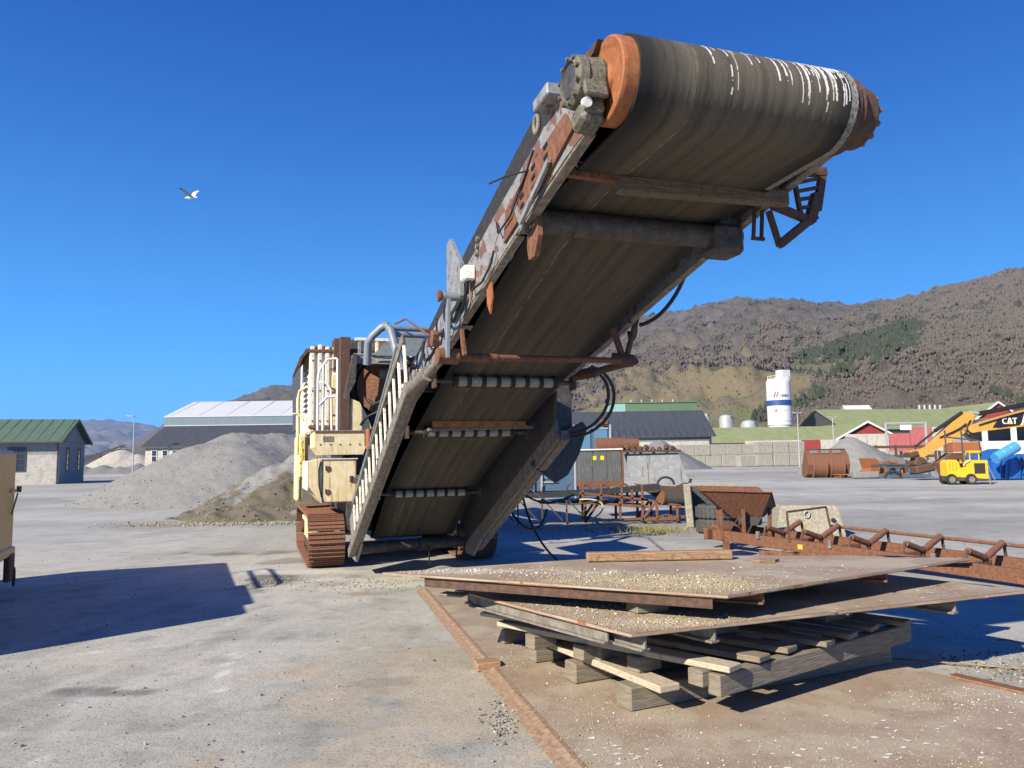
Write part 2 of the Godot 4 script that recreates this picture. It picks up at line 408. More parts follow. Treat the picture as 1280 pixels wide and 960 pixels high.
func _ready():
	rng.seed = 20139
	# ---- camera
	var cam := Camera3D.new()
	cam.fov = 53.09
	cam.near = 0.05
	cam.far = 20000.0
	cam.position = V(0, 1.65, 0)
	cam.rotation_degrees = V(5.5, 0, -0.8)
	add_child(cam)
	cam.current = true
	# ---- sky and sun
	var sm := ProceduralSkyMaterial.new()
	sm.sky_top_color = Color(0.0, 0.2, 0.52)
	sm.sky_horizon_color = Color(0.33, 0.68, 0.97)
	sm.sky_curve = 0.17
	sm.sun_angle_max = 1.0
	sm.ground_bottom_color = Color(0.3, 0.3, 0.3)
	sm.ground_horizon_color = Color(0.5, 0.55, 0.6)
	var env := Environment.new()
	env.background_mode = Environment.BG_SKY
	env.sky = Sky.new()
	env.sky.sky_material = sm
	env.tonemap_mode = Environment.TONE_MAPPER_LINEAR
	env.tonemap_exposure = 1.8
	env.fog_enabled = true
	env.fog_density = 0.00008
	env.fog_light_color = Color(0.62, 0.78, 1.0)
	env.sdfgi_enabled = true
	env.ssao_enabled = true
	env.ssil_enabled = true
	var we := WorldEnvironment.new()
	we.environment = env
	add_child(we)
	var sun := DirectionalLight3D.new()
	sun.light_energy = 1.6
	sun.light_color = Color(1.0, 0.955, 0.865)
	sun.light_angular_distance = 0.5
	sun.shadow_enabled = true
	add_child(sun)
	sun.look_at_from_position(Vector3.ZERO, V(1.15, -1.0, -1.25))
	make_materials()
	n1.seed = 11; n1.frequency = 0.35; n1.fractal_octaves = 4
	n2.seed = 12; n2.frequency = 0.06; n2.fractal_octaves = 4
	n3.seed = 13; n3.frequency = 1.6; n3.fractal_octaves = 3
	make_ground()
	make_hills()
	make_crusher()
	make_plates()
	make_near_right()
	make_feeder()
	make_left_side()
	make_far_right()
	make_stones()
	make_gull()

# ---------------------------------------------------------------- ground and hills
func spot(x: float, z: float, cx: float, cz: float, rx: float, rz: float, rag := 0.5) -> float:
	var d := Vector2((x - cx) / rx, (z - cz) / rz).length() + n1.get_noise_2d(x * 3.0, z * 3.0) * rag * 2.0 + n3.get_noise_2d(x, z) * rag
	return 1.0 - smoothstep(0.55, 1.0, d)

func seg_dist(x: float, z: float, a: Vector2, b: Vector2) -> float:
	var p := Vector2(x, z)
	return p.distance_to(Geometry2D.get_closest_point_to_segment(p, a, b))

func ground_tone(x: float, z: float) -> Color:
	var c := Color(.47, .465, .42)
	var a := n2.get_noise_2d(x, z)
	var b := n1.get_noise_2d(x, z)
	var e := n3.get_noise_2d(x, z)
	c = c.lerp(Color(.51, .505, .47), clampf(a * 1.6 + .35, 0, 1))
	c = c.lerp(Color(.38, .38, .35), clampf(b * 2.0 - .05, 0, .85))
	c = c.lerp(Color(.5, .47, .385), clampf(n1.get_noise_2d(x * .7 + 40.0, z * .7) * 1.8, 0, .8) * smoothstep(-15.0, -6.0, z))
	c = c.lerp(Color(.26, .26, .25), clampf(e * 1.7 - .4, 0, .6))
	# worn strips of paler dust driven across the far yard
	var band := n2.get_noise_2d(x * .35 + 90.0, z * 1.8)
	c = c.lerp(Color(.54, .54, .505), clampf(band * 2.2, 0, .8) * smoothstep(-9.0, -17.0, z))
	c = c.lerp(Color(.32, .32, .305), clampf(-band * 1.8, 0, .7) * smoothstep(-9.0, -17.0, z))
	# tyre tracks swept through the dust
	for tr in [[-6.0, -2.0, -3.2, -16.0, .25], [-4.6, -2.0, -1.8, -16.0, .25], [-8.0, -9.0, 6.0, -19.5, -.3], [-8.0, -10.6, 6.0, -21.4, -.3]]:
		var tt: float = clampf((z - tr[1]) / (tr[3] - tr[1]), 0.0, 1.0)
		if tt > 0.0 and tt < 1.0:
			var tx: float = lerpf(tr[0], tr[2], tt) + sin(tt * 4.0) * tr[4] * 3.0
			var td := absf(x - tx) + absf(e) * .1
			var cleat := .5 + .5 * sin(z * 26.0 + x * 9.0)
			c = c.lerp(Color(.35, .345, .32), (1.0 - smoothstep(.12, .28, td)) * (.25 + .2 * cleat) * clampf(.6 + b * 2.0, 0, 1))
			c = c.lerp(Color(.58, .57, .53), (1.0 - smoothstep(.02, .09, absf(td - .3))) * .35 * clampf(.5 + a * 2.0, 0, 1))
	# beige dust by the plates
	c = c.lerp(Color(.5, .44, .345), spot(x, z, -.35, -5.4, 1.3, 2.6, .6) * .75)
	c = c.lerp(Color(.52, .43, .31), spot(x, z, 1.2, -3.6, 2.0, 1.5, .4) * .5)
	# stains and lime marks
	c = c.lerp(Color(.13, .13, .13), spot(x, z, -3.44, -10.75, .55, .75, .45) * .85)
	c = c.lerp(Color(.15, .14, .13), spot(x, z, -5.11, -14.13, 1.0, .35, .5) * .7)
	c = c.lerp(Color(.17, .16, .15), spot(x, z, -3.6, -13.0, .7, .5, .55) * .6)
	c = c.lerp(Color(.2, .19, .18), spot(x, z, -2.98, -5.75, .4, .13, .5) * .9)
	c = c.lerp(Color(.2, .19, .18), spot(x, z, -1.0, -5.9, .25, .15, .5) * .4)
	c = c.lerp(Color(.72, .68, .58), spot(x, z, -2.1, -10.6, 1.2, .55, .7) * .75)
	c = c.lerp(Color(.7, .66, .56), spot(x, z, -2.9, -11.75, .8, .3, .6) * .7)
	c = c.lerp(Color(.66, .63, .57), spot(x, z, -1.3, -9.4, .7, .5, .8) * .4)
	c = c.lerp(Color(.42, .2, .1), spot(x, z, -2.0, -9.75, .3, .1, .4) * .6)
	c = c.lerp(Color(.2, .18, .1), spot(x, z, -7.8, -22.4, 2.2, .8, .5) * .5)
	c = c.lerp(Color(.3, .26, .17), spot(x, z, -9.5, -20.6, 1.6, .5, .5) * .6)
	var w := seg_dist(x, z, Vector2(-2.45, -6.95), Vector2(-2.3, -6.2)) + absf(e) * .08
	w = minf(w, seg_dist(x, z, Vector2(-2.3, -6.15), Vector2(-2.14, -5.75)) + absf(e) * .08)
	c = c.lerp(Color(.78, .77, .74), (1.0 - smoothstep(.015, .06, w)) * .8)
	var line := seg_dist(x, z, Vector2(-2.2, -3.2), Vector2(-3.3, -6.3)) + absf(e) * .1
	c = c.lerp(Color(.62, .615, .6), (1.0 - smoothstep(.02, .1, line)) * .5)
	line = seg_dist(x, z, Vector2(-4.4, -6.6), Vector2(-2.6, -7.4)) + absf(e) * .1
	c = c.lerp(Color(.62, .61, .58), (1.0 - smoothstep(.02, .09, line)) * .5)
	var k := Vector2(fposmod(x * .9 + b * 2.0, 1.0) - .5, fposmod(z * .8 + a * 3.0, 1.0) - .5).length() + absf(e) * .3
	c = c.lerp(Color(.75, .74, .71), (1.0 - smoothstep(.03, .07, k)) * .7)
	return c

func axis_steps(lo: float, hi: float, step: float, grow: float, far: float, near := 0.0) -> Array:
	var a := []
	var x := lo
	while x < hi:
		a.append(x)
		x += step
	a.append(hi)
	var s := step
	x = hi
	var stop := far if near == 0.0 else near
	while x < stop:
		s *= grow
		x += s
		a.append(x)
	s = step
	x = lo
	while x > -far:
		s *= grow
		x -= s
		a.push_front(x)
	return a

func make_ground():
	var xs := axis_steps(-6.5, 4.5, .075, 1.045, 3500.0)
	var zs := axis_steps(-13.5, -2.5, .075, 1.045, 3500.0, 400.0)
	var nx := xs.size()
	var nz := zs.size()
	var v := PackedVector3Array()
	var nn := PackedVector3Array()
	var cc := PackedColorArray()
	for z in zs:
		for x in xs:
			v.append(V(x, 0, z)); nn.append(Vector3.UP); cc.append(ground_tone(x, z))
	var idx := PackedInt32Array()
	for j in nz - 1:
		for i in nx - 1:
			var a := j * nx + i
			idx.append_array([a, a + 1, a + nx, a + 1, a + nx + 1, a + nx])
	var ar := []
	ar.resize(Mesh.ARRAY_MAX)
	ar[Mesh.ARRAY_VERTEX] = v
	ar[Mesh.ARRAY_NORMAL] = nn
	ar[Mesh.ARRAY_COLOR] = cc
	ar[Mesh.ARRAY_INDEX] = idx
	var m := ArrayMesh.new()
	m.add_surface_from_arrays(Mesh.PRIMITIVE_TRIANGLES, ar)
	var o := MeshInstance3D.new()
	o.mesh = m
	o.material_override = M.ground
	o.name = "ground"
	add_child(o)
	o.set_meta("kind", "structure")

# crest lines as (heading in degrees right of straight ahead, rise over run, distance in metres)
const NEAR_CREST := [[-48, .0, 3200.0], [-26.99, 0.0123, 3200.0], [-25.59, 0.0308, 3200.0], [-24.20, 0.0478, 3100.0], [-20.60, 0.0725, 2900.0], [-17.69, 0.0920, 2700.0], [-15.49, 0.0976, 2600.0], [-8.33, 0.1129, 2300.0], [0.02, 0.1258, 2000.0], [5.73, 0.1364, 1900.0], [7.84, 0.1584, 1800.0], [9.04, 0.1734, 1750.0], [11.40, 0.1841, 1700.0], [15.43, 0.1934, 1600.0], [18.75, 0.1912, 1550.0], [23.97, 0.1792, 1500.0], [28.38, 0.1817, 1400.0], [30.71, 0.1889, 1300.0], [34.22, 0.1967, 1200.0], [38.97, 0.2004, 1120.0], [48.48, 0.1808, 1050.0]]
const FAR_CREST := [[-49.93, 0.0431, 7800.0], [-33.71, 0.0496, 8000.0], [-30.28, 0.0487, 8200.0], [-29.38, 0.0498, 8300.0], [-28.00, 0.0509, 8300.0], [-26.34, 0.0485, 8400.0], [-25.03, 0.0449, 8500.0], [-23.12, 0.0316, 8500.0], [-21.57, 0.0171, 8500.0], [-19.48, 0.0042, 8500.0], [-12.0, .0, 8500.0]]

func crest(list: Array, deg: float) -> Vector2:
	for i in list.size() - 1:
		if deg <= list[i + 1][0]:
			var t: float = clampf((deg - list[i][0]) / (list[i + 1][0] - list[i][0]), 0, 1)
			return Vector2(lerpf(list[i][1], list[i + 1][1], t), lerpf(list[i][2], list[i + 1][2], t))
	return Vector2(list[-1][1], list[-1][2])

func hill_height(deg: float, r: float, list: Array, r0: float, rough: float) -> float:
	var c := crest(list, deg)
	var top := c.x * c.y
	var k := clampf((r - r0) / (c.y - r0), 0, 1.6)
	var h := 0.0
	if k <= 1.0:
		h = top * pow(k, 1.25)
	else:
		h = top * (1.0 - (k - 1.0) * .5)
	var x := r * sin(deg_to_rad(deg))
	var z := -r * cos(deg_to_rad(deg))
	var amp := minf(top, 330.0) * rough * smoothstep(0.0, .25, k)
	h += amp * (n2.get_noise_2d(x * .06, z * .06) * .55 * (1.0 - smoothstep(.6, .95, k) * .75) + n2.get_noise_2d(x * .25, z * .25) * .22 + n2.get_noise_2d(x * 1.1, z * 1.1) * .07)
	return h

func hill_cover(deg: float, r: float, h: float, slope: float) -> Array:
	# [kind, colour]; kinds: 0 bare birch wood, 1 pasture, 2 rock, 3 spruce, 4 heath
	var x := r * sin(deg_to_rad(deg))
	var z := -r * cos(deg_to_rad(deg))
	var e := (h - 1.65) / r
	var a := n2.get_noise_2d(x * .12 + 7.0, z * .12)
	var b := n2.get_noise_2d(x * .45, z * .45 + 30.0)
	var heath := Color(.095, .08, .064).lerp(Color(.125, .105, .075), clampf(b * 2.0, 0, 1))
	# pasture on the lower slope between the conveyor and the silo
	var g := (1.0 - smoothstep(.07, .115, e + a * .08 + b * .03)) * smoothstep(3.0, 8.0, deg) * (1.0 - smoothstep(16.0, 21.0, deg + a * 9.0))
	g = maxf(g, (1.0 - smoothstep(.012, .03, absf(e - (.035 + (deg - 14.0) * .0085) + b * .02))) * smoothstep(13.0, 15.0, deg) * (1.0 - smoothstep(22.0, 25.0, deg)) * clampf(.6 + a * 2.0, 0, 1))
	if g > .45 + b * .45:
		return [1, Color(.155, .13, .07).lerp(Color(.13, .14, .05), clampf(a * 2.2 + .2, 0, 1)).lerp(Color(.17, .13, .085), clampf(b * 2.5, 0, .8))]
	var sp := (1.0 - smoothstep(.01, .022, absf(e - (.12 + (deg - 25.0) * .006) + a * .05))) * smoothstep(19.0, 21.0, deg) * (1.0 - smoothstep(27.0, 29.5, deg))
	sp = maxf(sp, (1.0 - smoothstep(.008, .016, absf(e - .052))) * smoothstep(15.0, 15.8, deg) * (1.0 - smoothstep(18.4, 19.0, deg)))
	if sp > .5 + b * .9 + a * .5:
		return [3, Color(.03, .04, .025)]
	if slope + b * .7 + a * .3 > (.5 if deg < 17.0 else .62) and e > .07:
		return [2, Color(.19, .187, .187).lerp(Color(.12, .117, .112), clampf(b * 2.5 + .4, 0, 1))]
	if e > .15 + a * .06 and deg < 26.0:
		return [4, heath]
	return [0, Color(.085, .071, .058).lerp(Color(.11, .092, .073), clampf(b * 1.8 + .3, 0, 1))]

func make_hills():
	for set_ in [[NEAR_CREST, 260.0, .24, 300, 120, -40.0, 50.0, "hillside"], [FAR_CREST, 4200.0, .3, 160, 60, -50.0, -14.0, "mountain"]]:
		var list: Array = set_[0]
		var na: int = set_[3]
		var nr: int = set_[4]
		var pts := PackedVector3Array()
		var degs := []
		var rs := []
		for j in nr + 1:
			for i in na + 1:
				var deg: float = lerpf(set_[5], set_[6], float(i) / na)
				var far: float = crest(list, deg).y * 1.25
				var r: float = set_[1] + (far - set_[1]) * pow(float(j) / nr, 1.15)
				var h: float = hill_height(deg, r, list, set_[1], set_[2])
				if j == 0:
					h = -2.0
				pts.append(V(r * sin(deg_to_rad(deg)), h, -r * cos(deg_to_rad(deg))))
				degs.append(deg)
				rs.append(r)
		var w := na + 1
		var nrm := PackedVector3Array()
		var cols := PackedColorArray()
		for j in nr + 1:
			for i in w:
				var e := pts[j * w + mini(i + 1, na)] - pts[j * w + maxi(i - 1, 0)]
				var f := pts[mini(j + 1, nr) * w + i] - pts[maxi(j - 1, 0) * w + i]
				var q := e.cross(f).normalized()
				if q.y < 0.0:
					q = -q
				nrm.append(q)
				var k := j * w + i
				if set_[7] == "hillside":
					cols.append(hill_cover(degs[k], rs[k], pts[k].y, 1.0 - q.y)[1])
				else:
					var t := n2.get_noise_2d(pts[k].x * .02, pts[k].z * .02)
					cols.append(Color(.12, .1, .085).lerp(Color(.2, .17, .13), clampf(t * 2.0 + .3, 0, 1)))
		var idx := PackedInt32Array()
		for j in nr:
			for i in na:
				var a := j * w + i
				idx.append_array([a, a + w, a + 1, a + 1, a + w, a + w + 1])
		var ar := []
		ar.resize(Mesh.ARRAY_MAX)
		ar[Mesh.ARRAY_VERTEX] = pts
		ar[Mesh.ARRAY_NORMAL] = nrm
		ar[Mesh.ARRAY_COLOR] = cols
		ar[Mesh.ARRAY_INDEX] = idx
		var m := ArrayMesh.new()
		m.add_surface_from_arrays(Mesh.PRIMITIVE_TRIANGLES, ar)
		var o := MeshInstance3D.new()
		o.mesh = m
		o.material_override = M.terrain
		o.name = set_[7]
		add_child(o)
		o.set_meta("kind", "structure")
	make_wood()

func crown_mesh(spruce: bool) -> ArrayMesh:
	var g := Geo.new()
	g.colored = true
	var seg := 6
	var prof := [Vector2(.1, 0), Vector2(.5, .12), Vector2(.3, .55), Vector2(0, 1)] if spruce else [Vector2(.06, 0), Vector2(.3, .3), Vector2(.46, .62), Vector2(.26, .9), Vector2(0, 1)]
	var r2 := RandomNumberGenerator.new()
	r2.seed = 5
	var rings := []
	for p in prof:
		var ring := []
		for k in seg:
			var a := TAU * k / seg + r2.randf() * .5
			var rr: float = p.x * r2.randf_range(.7, 1.25)
			ring.append(V(cos(a) * rr, p.y + (r2.randf_range(-.06, .06) if p.x > 0.0 else 0.0), sin(a) * rr))
		rings.append(ring)
	for j in rings.size() - 1:
		for k in seg:
			var k1 := (k + 1) % seg
			var mid: Vector3 = (rings[j][k] + rings[j + 1][k1]) * .5
			var out := V(mid.x, .15, mid.z)
			g.face([rings[j][k], rings[j][k1], rings[j + 1][k1]], out)
			g.face([rings[j][k], rings[j + 1][k1], rings[j + 1][k]], out)
	return g.commit()

func make_wood():
	var lists := {0: [], 3: [], 1: []}
	var r2 := RandomNumberGenerator.new()
	r2.seed = 77
	for i in 260000:
		var deg := r2.randf_range(4.0, 39.0)
		var c := crest(NEAR_CREST, deg)
		var r := lerpf(300.0, c.y * 1.02, sqrt(r2.randf()))
		var h := hill_height(deg, r, NEAR_CREST, 260.0, .24)
		var k: Array = hill_cover(deg, r, h, .25)
		var kind: int = k[0]
		if kind == 4 and r2.randf() < .7:
			continue
		if kind == 2:
			continue
		if kind == 1 and r2.randf() < .84:
			continue
		var size := r2.randf_range(2.2, 4.2) * clampf(r / 700.0, .55, 1.0) if kind != 3 else r2.randf_range(3.0, 5.5)
		if kind == 4 or kind == 1:
			size *= .6
		var b := Basis(Vector3.UP, r2.randf() * TAU).scaled(V(size * .62, size, size * .62))
		var col := Color(.085, .071, .06).lerp(Color(.12, .102, .087), r2.randf())
		if kind == 3:
			col = Color(.028, .036, .022).lerp(Color(.05, .055, .033), r2.randf())
		elif r2.randf() < .12:
			col = Color(.1, .095, .06)
		lists[3 if kind == 3 else 0].append([Transform3D(b, V(r * sin(deg_to_rad(deg)), h - .5, -r * cos(deg_to_rad(deg)))), col])
	for kind in [0, 3]:
		var mm := MultiMesh.new()
		mm.transform_format = MultiMesh.TRANSFORM_3D
		mm.use_colors = true
		mm.mesh = crown_mesh(kind == 3)
		mm.instance_count = lists[kind].size()
		for i in lists[kind].size():
			mm.set_instance_transform(i, lists[kind][i][0])
			mm.set_instance_color(i, lists[kind][i][1])
		var o := MultiMeshInstance3D.new()
		o.multimesh = mm
		o.material_override = M.foliage
		o.name = "birch_wood" if kind == 0 else "spruce_wood"
		add_child(o)
		o.set_meta("kind", "stuff")
		tag(o, "bare brown leafless wood covering the hillside" if kind == 0 else "dark green spruce stands on the hillside", "wood")

func grains(called: String, parent: Node, list: Array, kind := true):
	# list of [position, size, colour]
	var g := Geo.new()
	g.colored = true
	var r2 := RandomNumberGenerator.new()
	r2.seed = 3
	var ico := []
	var t := (1.0 + sqrt(5.0)) / 2.0
	for p in [V(-1, t, 0), V(1, t, 0), V(-1, -t, 0), V(1, -t, 0), V(0, -1, t), V(0, 1, t), V(0, -1, -t), V(0, 1, -t), V(t, 0, -1), V(t, 0, 1), V(-t, 0, -1), V(-t, 0, 1)]:
		ico.append(p.normalized() * .5 * r2.randf_range(.75, 1.2) * V(1, .75, 1))
	for f in [[0, 11, 5], [0, 5, 1], [0, 1, 7], [0, 7, 10], [0, 10, 11], [1, 5, 9], [5, 11, 4], [11, 10, 2], [10, 7, 6], [7, 1, 8], [3, 9, 4], [3, 4, 2], [3, 2, 6], [3, 6, 8], [3, 8, 9], [4, 9, 5], [2, 4, 11], [6, 2, 10], [8, 6, 7], [9, 8, 1]]:
		g.face([ico[f[0]], ico[f[1]], ico[f[2]]], ico[f[0]] + ico[f[1]] + ico[f[2]])
	var mm := MultiMesh.new()
	mm.transform_format = MultiMesh.TRANSFORM_3D
	mm.use_colors = true
	mm.mesh = g.commit()
	mm.instance_count = list.size()
	for i in list.size():
		var s: float = list[i][1]
		var b := Basis(V(r2.randf() - .5, r2.randf() - .5, r2.randf() - .5).normalized(), r2.randf() * TAU).scaled(V(s, s * r2.randf_range(.6, 1.0), s * r2.randf_range(.6, 1.1)))
		mm.set_instance_transform(i, Transform3D(b, list[i][0]))
		mm.set_instance_color(i, list[i][2])
	var o := MultiMeshInstance3D.new()
	o.multimesh = mm
	o.material_override = M.foliage
	o.name = called
	parent.add_child(o, true)
	o.set_meta("kind", "stuff")
	return o

func stone_tone(r2: RandomNumberGenerator, warm := .3) -> Color:
	var k := r2.randf_range(.08, .36)
	var c := Color(k, k, k * .97)
	if r2.randf() < warm:
		c = Color(k, k * .84, k * .6)
	return c

func make_stones():
	var r2 := RandomNumberGenerator.new()
	r2.seed = 8
	var list := []
	for i in 42000:
		var z := -lerpf(2.4, 15.0, pow(r2.randf(), 1.5))
		var x := r2.randf_range(-.75, .6) * absf(z)
		if n1.get_noise_2d(x * 2.0, z * 2.0) + r2.randf() * .6 < .1:
			continue
		var s := r2.randf_range(.003, .007) if r2.randf() < .975 else r2.randf_range(.011, .026)
		list.append([V(x, s * .22, z), s, stone_tone(r2)])
	for cl in [[-2.0, -10.4, .9, .5, 260], [-.1, -5.0, .1, .35, 160], [-3.3, -10.8, .5, .5, 300], [3.9, -6.0, .7, .5, 600]]:
		for i in cl[4]:
			var s := r2.randf_range(.006, .028)
			list.append([V(cl[0] + r2.randfn(0, .5) * cl[2], s * .25, cl[1] + r2.randfn(0, .5) * cl[3]), s, stone_tone(r2, .4)])
	var o = grains("loose_gravel", self, list)
	tag(o, "loose grey gravel and grit scattered over the yard", "gravel")

# ---------------------------------------------------------------- the crusher: x across, y up, z along the conveyor towards its head
const BELT := [[0.3, .47], [0.6, .5], [1.0, .72], [1.94, 1.255], [2.9, 1.64], [3.96, 2.01], [5.32, 2.445], [6.7, 2.83], [8.07, 3.165], [8.7, 3.2], [9.1, 3.21]]
const DRUM := Vector3(0, 3.432, 9.155)

func belt_y(z: float) -> float:
	for i in BELT.size() - 1:
		if z <= BELT[i + 1][0]:
			return lerpf(BELT[i][1], BELT[i + 1][1], (z - BELT[i][0]) / (BELT[i + 1][0] - BELT[i][0]))
	return BELT[-1][1]

func belt_material(share: float) -> StandardMaterial3D:
	var w := 512
	var h := 2048
	var f := FastNoiseLite.new()
	f.seed = 31
	f.frequency = 1.0
	f.fractal_octaves = 3
	var lane := []
	for i in w:
		lane.append(f.get_noise_2d(i * .0175, 3.0) * .9 + f.get_noise_2d(i * .055, 40.0) * .5)
	var im := Image.create(w, h, false, Image.FORMAT_RGB8)
	var seam := int(w * .24)
	for y in h:
		var yy := y * 10.2 / h
		for x in w:
			var u := float(x) / w
			var edge := smoothstep(.02, .17, u) * (1.0 - smoothstep(.84, .97, u))
			var d := f.get_noise_2d(x * .025, yy * .9) * .5 + f.get_noise_2d(x * .15, yy * 7.0) * .28
			var k := clampf(edge * (.72 + lane[x] * .3 + d * .5), 0, 1)
			var c := Color(.012, .012, .013).lerp(Color(.09, .077, .057), k)
			var sd := absf(x - seam - f.get_noise_1d(yy * 3.0) * 5.0)
			if sd < 5.0:
				c = c.lerp(Color(.22, .2, .16), (1.0 - sd / 5.0) * clampf(.5 + f.get_noise_1d(yy * 9.0 + 50.0), 0, .8))
			im.set_pixel(x, y, c)
	# pale rings of dust packed on the drum wrap and white droppings that ran down from its top
	var r2 := RandomNumberGenerator.new()
	r2.seed = 4
	var y0 := int(h * share)
	for y in range(y0 - 90, h):
		for x in w:
			var u := float(x) / w
			var k := smoothstep(.07, .2, u) * (1.0 - smoothstep(.8, .93, u)) * smoothstep(y0 - 90, y0 + 30, y)
			k *= clampf(.55 + f.get_noise_2d(x * .2, y * .12) * .5 + lane[x] * .5, 0, 1)
			im.set_pixel(x, y, im.get_pixel(x, y).lerp(Color(.12, .105, .082), k * .7))
			if u > .965:
				im.set_pixel(x, y, im.get_pixel(x, y).lerp(Color(.4, .39, .36), clampf(.5 + f.get_noise_2d(x * .9, y * .2), 0, .8)))
	for i in 60:
		var u := r2.randf_range(.3, .9) if i < 22 else r2.randf_range(.74, .955)
		var len := int(r2.randf_range(.12, .55) * (h - y0))
		var x := float(u * w)
		var wid := r2.randf_range(.5, 1.7)
		for t in len:
			var y := h - 8 - t
			x += r2.randf_range(-.12, .12)
			if t > len * .4 and f.get_noise_2d(i * 9.0, t * .05) < -.3:
				continue
			var ww := wid * (2.2 if t < 14 + int(i * 3.7) % 16 else 1.0) + f.get_noise_2d(i * 5.0, t * .3) * .6
			for q in range(int(x - ww), int(x + ww) + 1):
				if q >= 0 and q < w:
					im.set_pixel(q, y, im.get_pixel(q, y).lerp(Color(.74, .74, .72), .85 if absf(q - x) < ww else .3))
	for y in h:
		for x in w:
			im.set_pixel(x, y, im.get_pixel(x, y).linear_to_srgb())
	var m := StandardMaterial3D.new()
	m.albedo_texture = ImageTexture.create_from_image(im)
	m.roughness = .88
	m.heightmap_enabled = true
	m.heightmap_texture = ImageTexture.create_from_image(NZ.img_mid2)
	m.heightmap_scale = .35
	M["belt"] = m
	return m

func belt_mesh() -> Array:
	# outer face of the closed loop as points (z, y) with outward normals
	var path := []
	for p in BELT:
		path.append(Vector2(p[0], p[1]))
	var R := .222
	var dn := 18
	for i in range(1, dn + 1):
		var a := -PI * .5 - .18 + (PI + .18) * i / dn
		path.append(Vector2(DRUM.z + cos(a) * R, DRUM.y + sin(a) * R))
	var head_end := path.size() - 1
	for z in [8.2, 6.5, 4.6, 2.6, 1.0]:
		path.append(Vector2(z, belt_y(z) + (.5 if z < 8.0 else .5)))
	for i in range(1, 7):
		var a := PI * .5 + PI * .9 * i / 7.0
		path.append(Vector2(.55 + cos(a) * .2, .78 + sin(a) * .3))
	path.append(path[0])
	var lens := [0.0]
	for i in range(1, path.size()):
		lens.append(lens[-1] + path[i].distance_to(path[i - 1]))
	var total: float = lens[head_end]
	var g := Geo.new()
	g.mapped = true
	var xs := [-.58, -.48, -.3, 0.0, .3, .52, .64]
	var nn := []
	for i in path.size():
		var a: Vector2 = path[maxi(i - 1, 0)]
		var b: Vector2 = path[mini(i + 1, path.size() - 1)]
		var t := (b - a).normalized()
		nn.append(V(0, -t.x, t.y))
	for i in path.size() - 1:
		for k in xs.size() - 1:
			var q := []
			for s in [[i, k], [i, k + 1], [i + 1, k + 1], [i + 1, k]]:
				q.append(V(xs[s[1]] - .075 * smoothstep(5.5, 9.2, path[s[0]].x), path[s[0]].y, path[s[0]].x))
			var ua := [(xs[k] + .58) / 1.22, (xs[k + 1] + .58) / 1.22]
			var va := [lens[i] / total, lens[i + 1] / total]
			var f: Vector3 = (q[1] - q[0]).cross(q[2] - q[0])
			var order := [0, 1, 2, 0, 2, 3] if f.dot(nn[i]) < 0.0 else [0, 2, 1, 0, 3, 2]
			for o in order:
				g.vx(q[o], nn[i] if o < 2 else nn[i + 1], Vector2(ua[0] if o == 0 or o == 3 else ua[1], va[0] if o < 2 else va[1]))
			for o in order:
				g.vx(q[o] - (nn[i] if o < 2 else nn[i + 1]) * .016, -(nn[i] if o < 2 else nn[i + 1]), Vector2(.01, va[0]))
		for s in [0, xs.size() - 1]:
			var out := V(-1 if s == 0 else 1, 0, 0)
			var a3 := V(xs[s] - .075 * smoothstep(5.5, 9.2, path[i].x), path[i].y, path[i].x)
			var b3 := V(xs[s] - .075 * smoothstep(5.5, 9.2, path[i + 1].x), path[i + 1].y, path[i + 1].x)
			var pts := [a3, b3, b3 - nn[i + 1] * .016, a3 - nn[i] * .016]
			var before := g.uv.size()
			g.face(pts, out)
			for q in range(before, g.uv.size()):
				g.uv[q] = Vector2(.01, .5)
	return [g, lens[BELT.size() - 1] / total]

func lift(z: float, dy: float, x: float) -> Vector3:
	return V(x, belt_y(z) + dy, z)

func make_track(root: Node3D, side: float, label: String):
	var t := Node3D.new()
	t.name = "crawler_track"
	root.add_child(t, true)
	t.set_meta("label", label)
	var cx := side * 1.22
	var z0 := -.2
	var z1 := -2.95
	var r := .36
	var g := Geo.new()
	g.box(V(0, .012, 0), V(.56, .024, .2), Basis(), .006)
	for s in [-1.0, 0.0, 1.0]:
		g.box(V(0, .036, s * .07), V(.55, .026, .016), Basis(), .005)
	g.box(V(0, -.03, 0), V(.12, .05, .15), Basis(), .01)
	var shoe := g.commit()
	var L := z0 - z1
	var per := 2.0 * L + TAU * r
	var count := 38
	for i in count:
		var d := per * i / count
		var p := Vector2.ZERO
		var a := 0.0
		if d < L:
			p = Vector2(z1 + d, .42 + r); a = 0.0
		elif d < L + PI * r:
			a = (d - L) / r
			p = Vector2(z0 + sin(a) * r, .42 + cos(a) * r)
		elif d < 2.0 * L + PI * r:
			p = Vector2(z0 - (d - L - PI * r), .42 - r); a = PI
		else:
			a = PI + (d - 2.0 * L - PI * r) / r
			p = Vector2(z1 + sin(a) * r, .42 + cos(a) * r)
		var o := mesh_part("track_shoe", shoe, M.rust_track, t)
		o.position = V(cx, p.y, p.x)
		o.rotation.x = a
	g = Geo.new()
	g.box(V(cx, .42, -1.55), V(.3, .34, 2.6), Basis(), .02)
	g.box(V(cx + side * -.0, .62, -1.55), V(.4, .08, 2.3), Basis(), .01)
	part("track_frame", g, M.cream, t)
	for z in [z0, z1]:
		g = Geo.new()
		g.cyl(V(cx - .1, .42, z), V(cx + .1, .42, z), .31, -1, 24)
		g.cyl(V(cx - .2, .42, z), V(cx + .2, .42, z), .12, -1, 16)
		part("sprocket", g, M.rust_dark, t)
	g = Geo.new()
	for k in 6:
		g.cyl(V(cx - .18, .19, -.55 - k * .38), V(cx + .18, .19, -.55 - k * .38), .1, -1, 12)
	part("track_rollers", g, M.rust_dark, t)

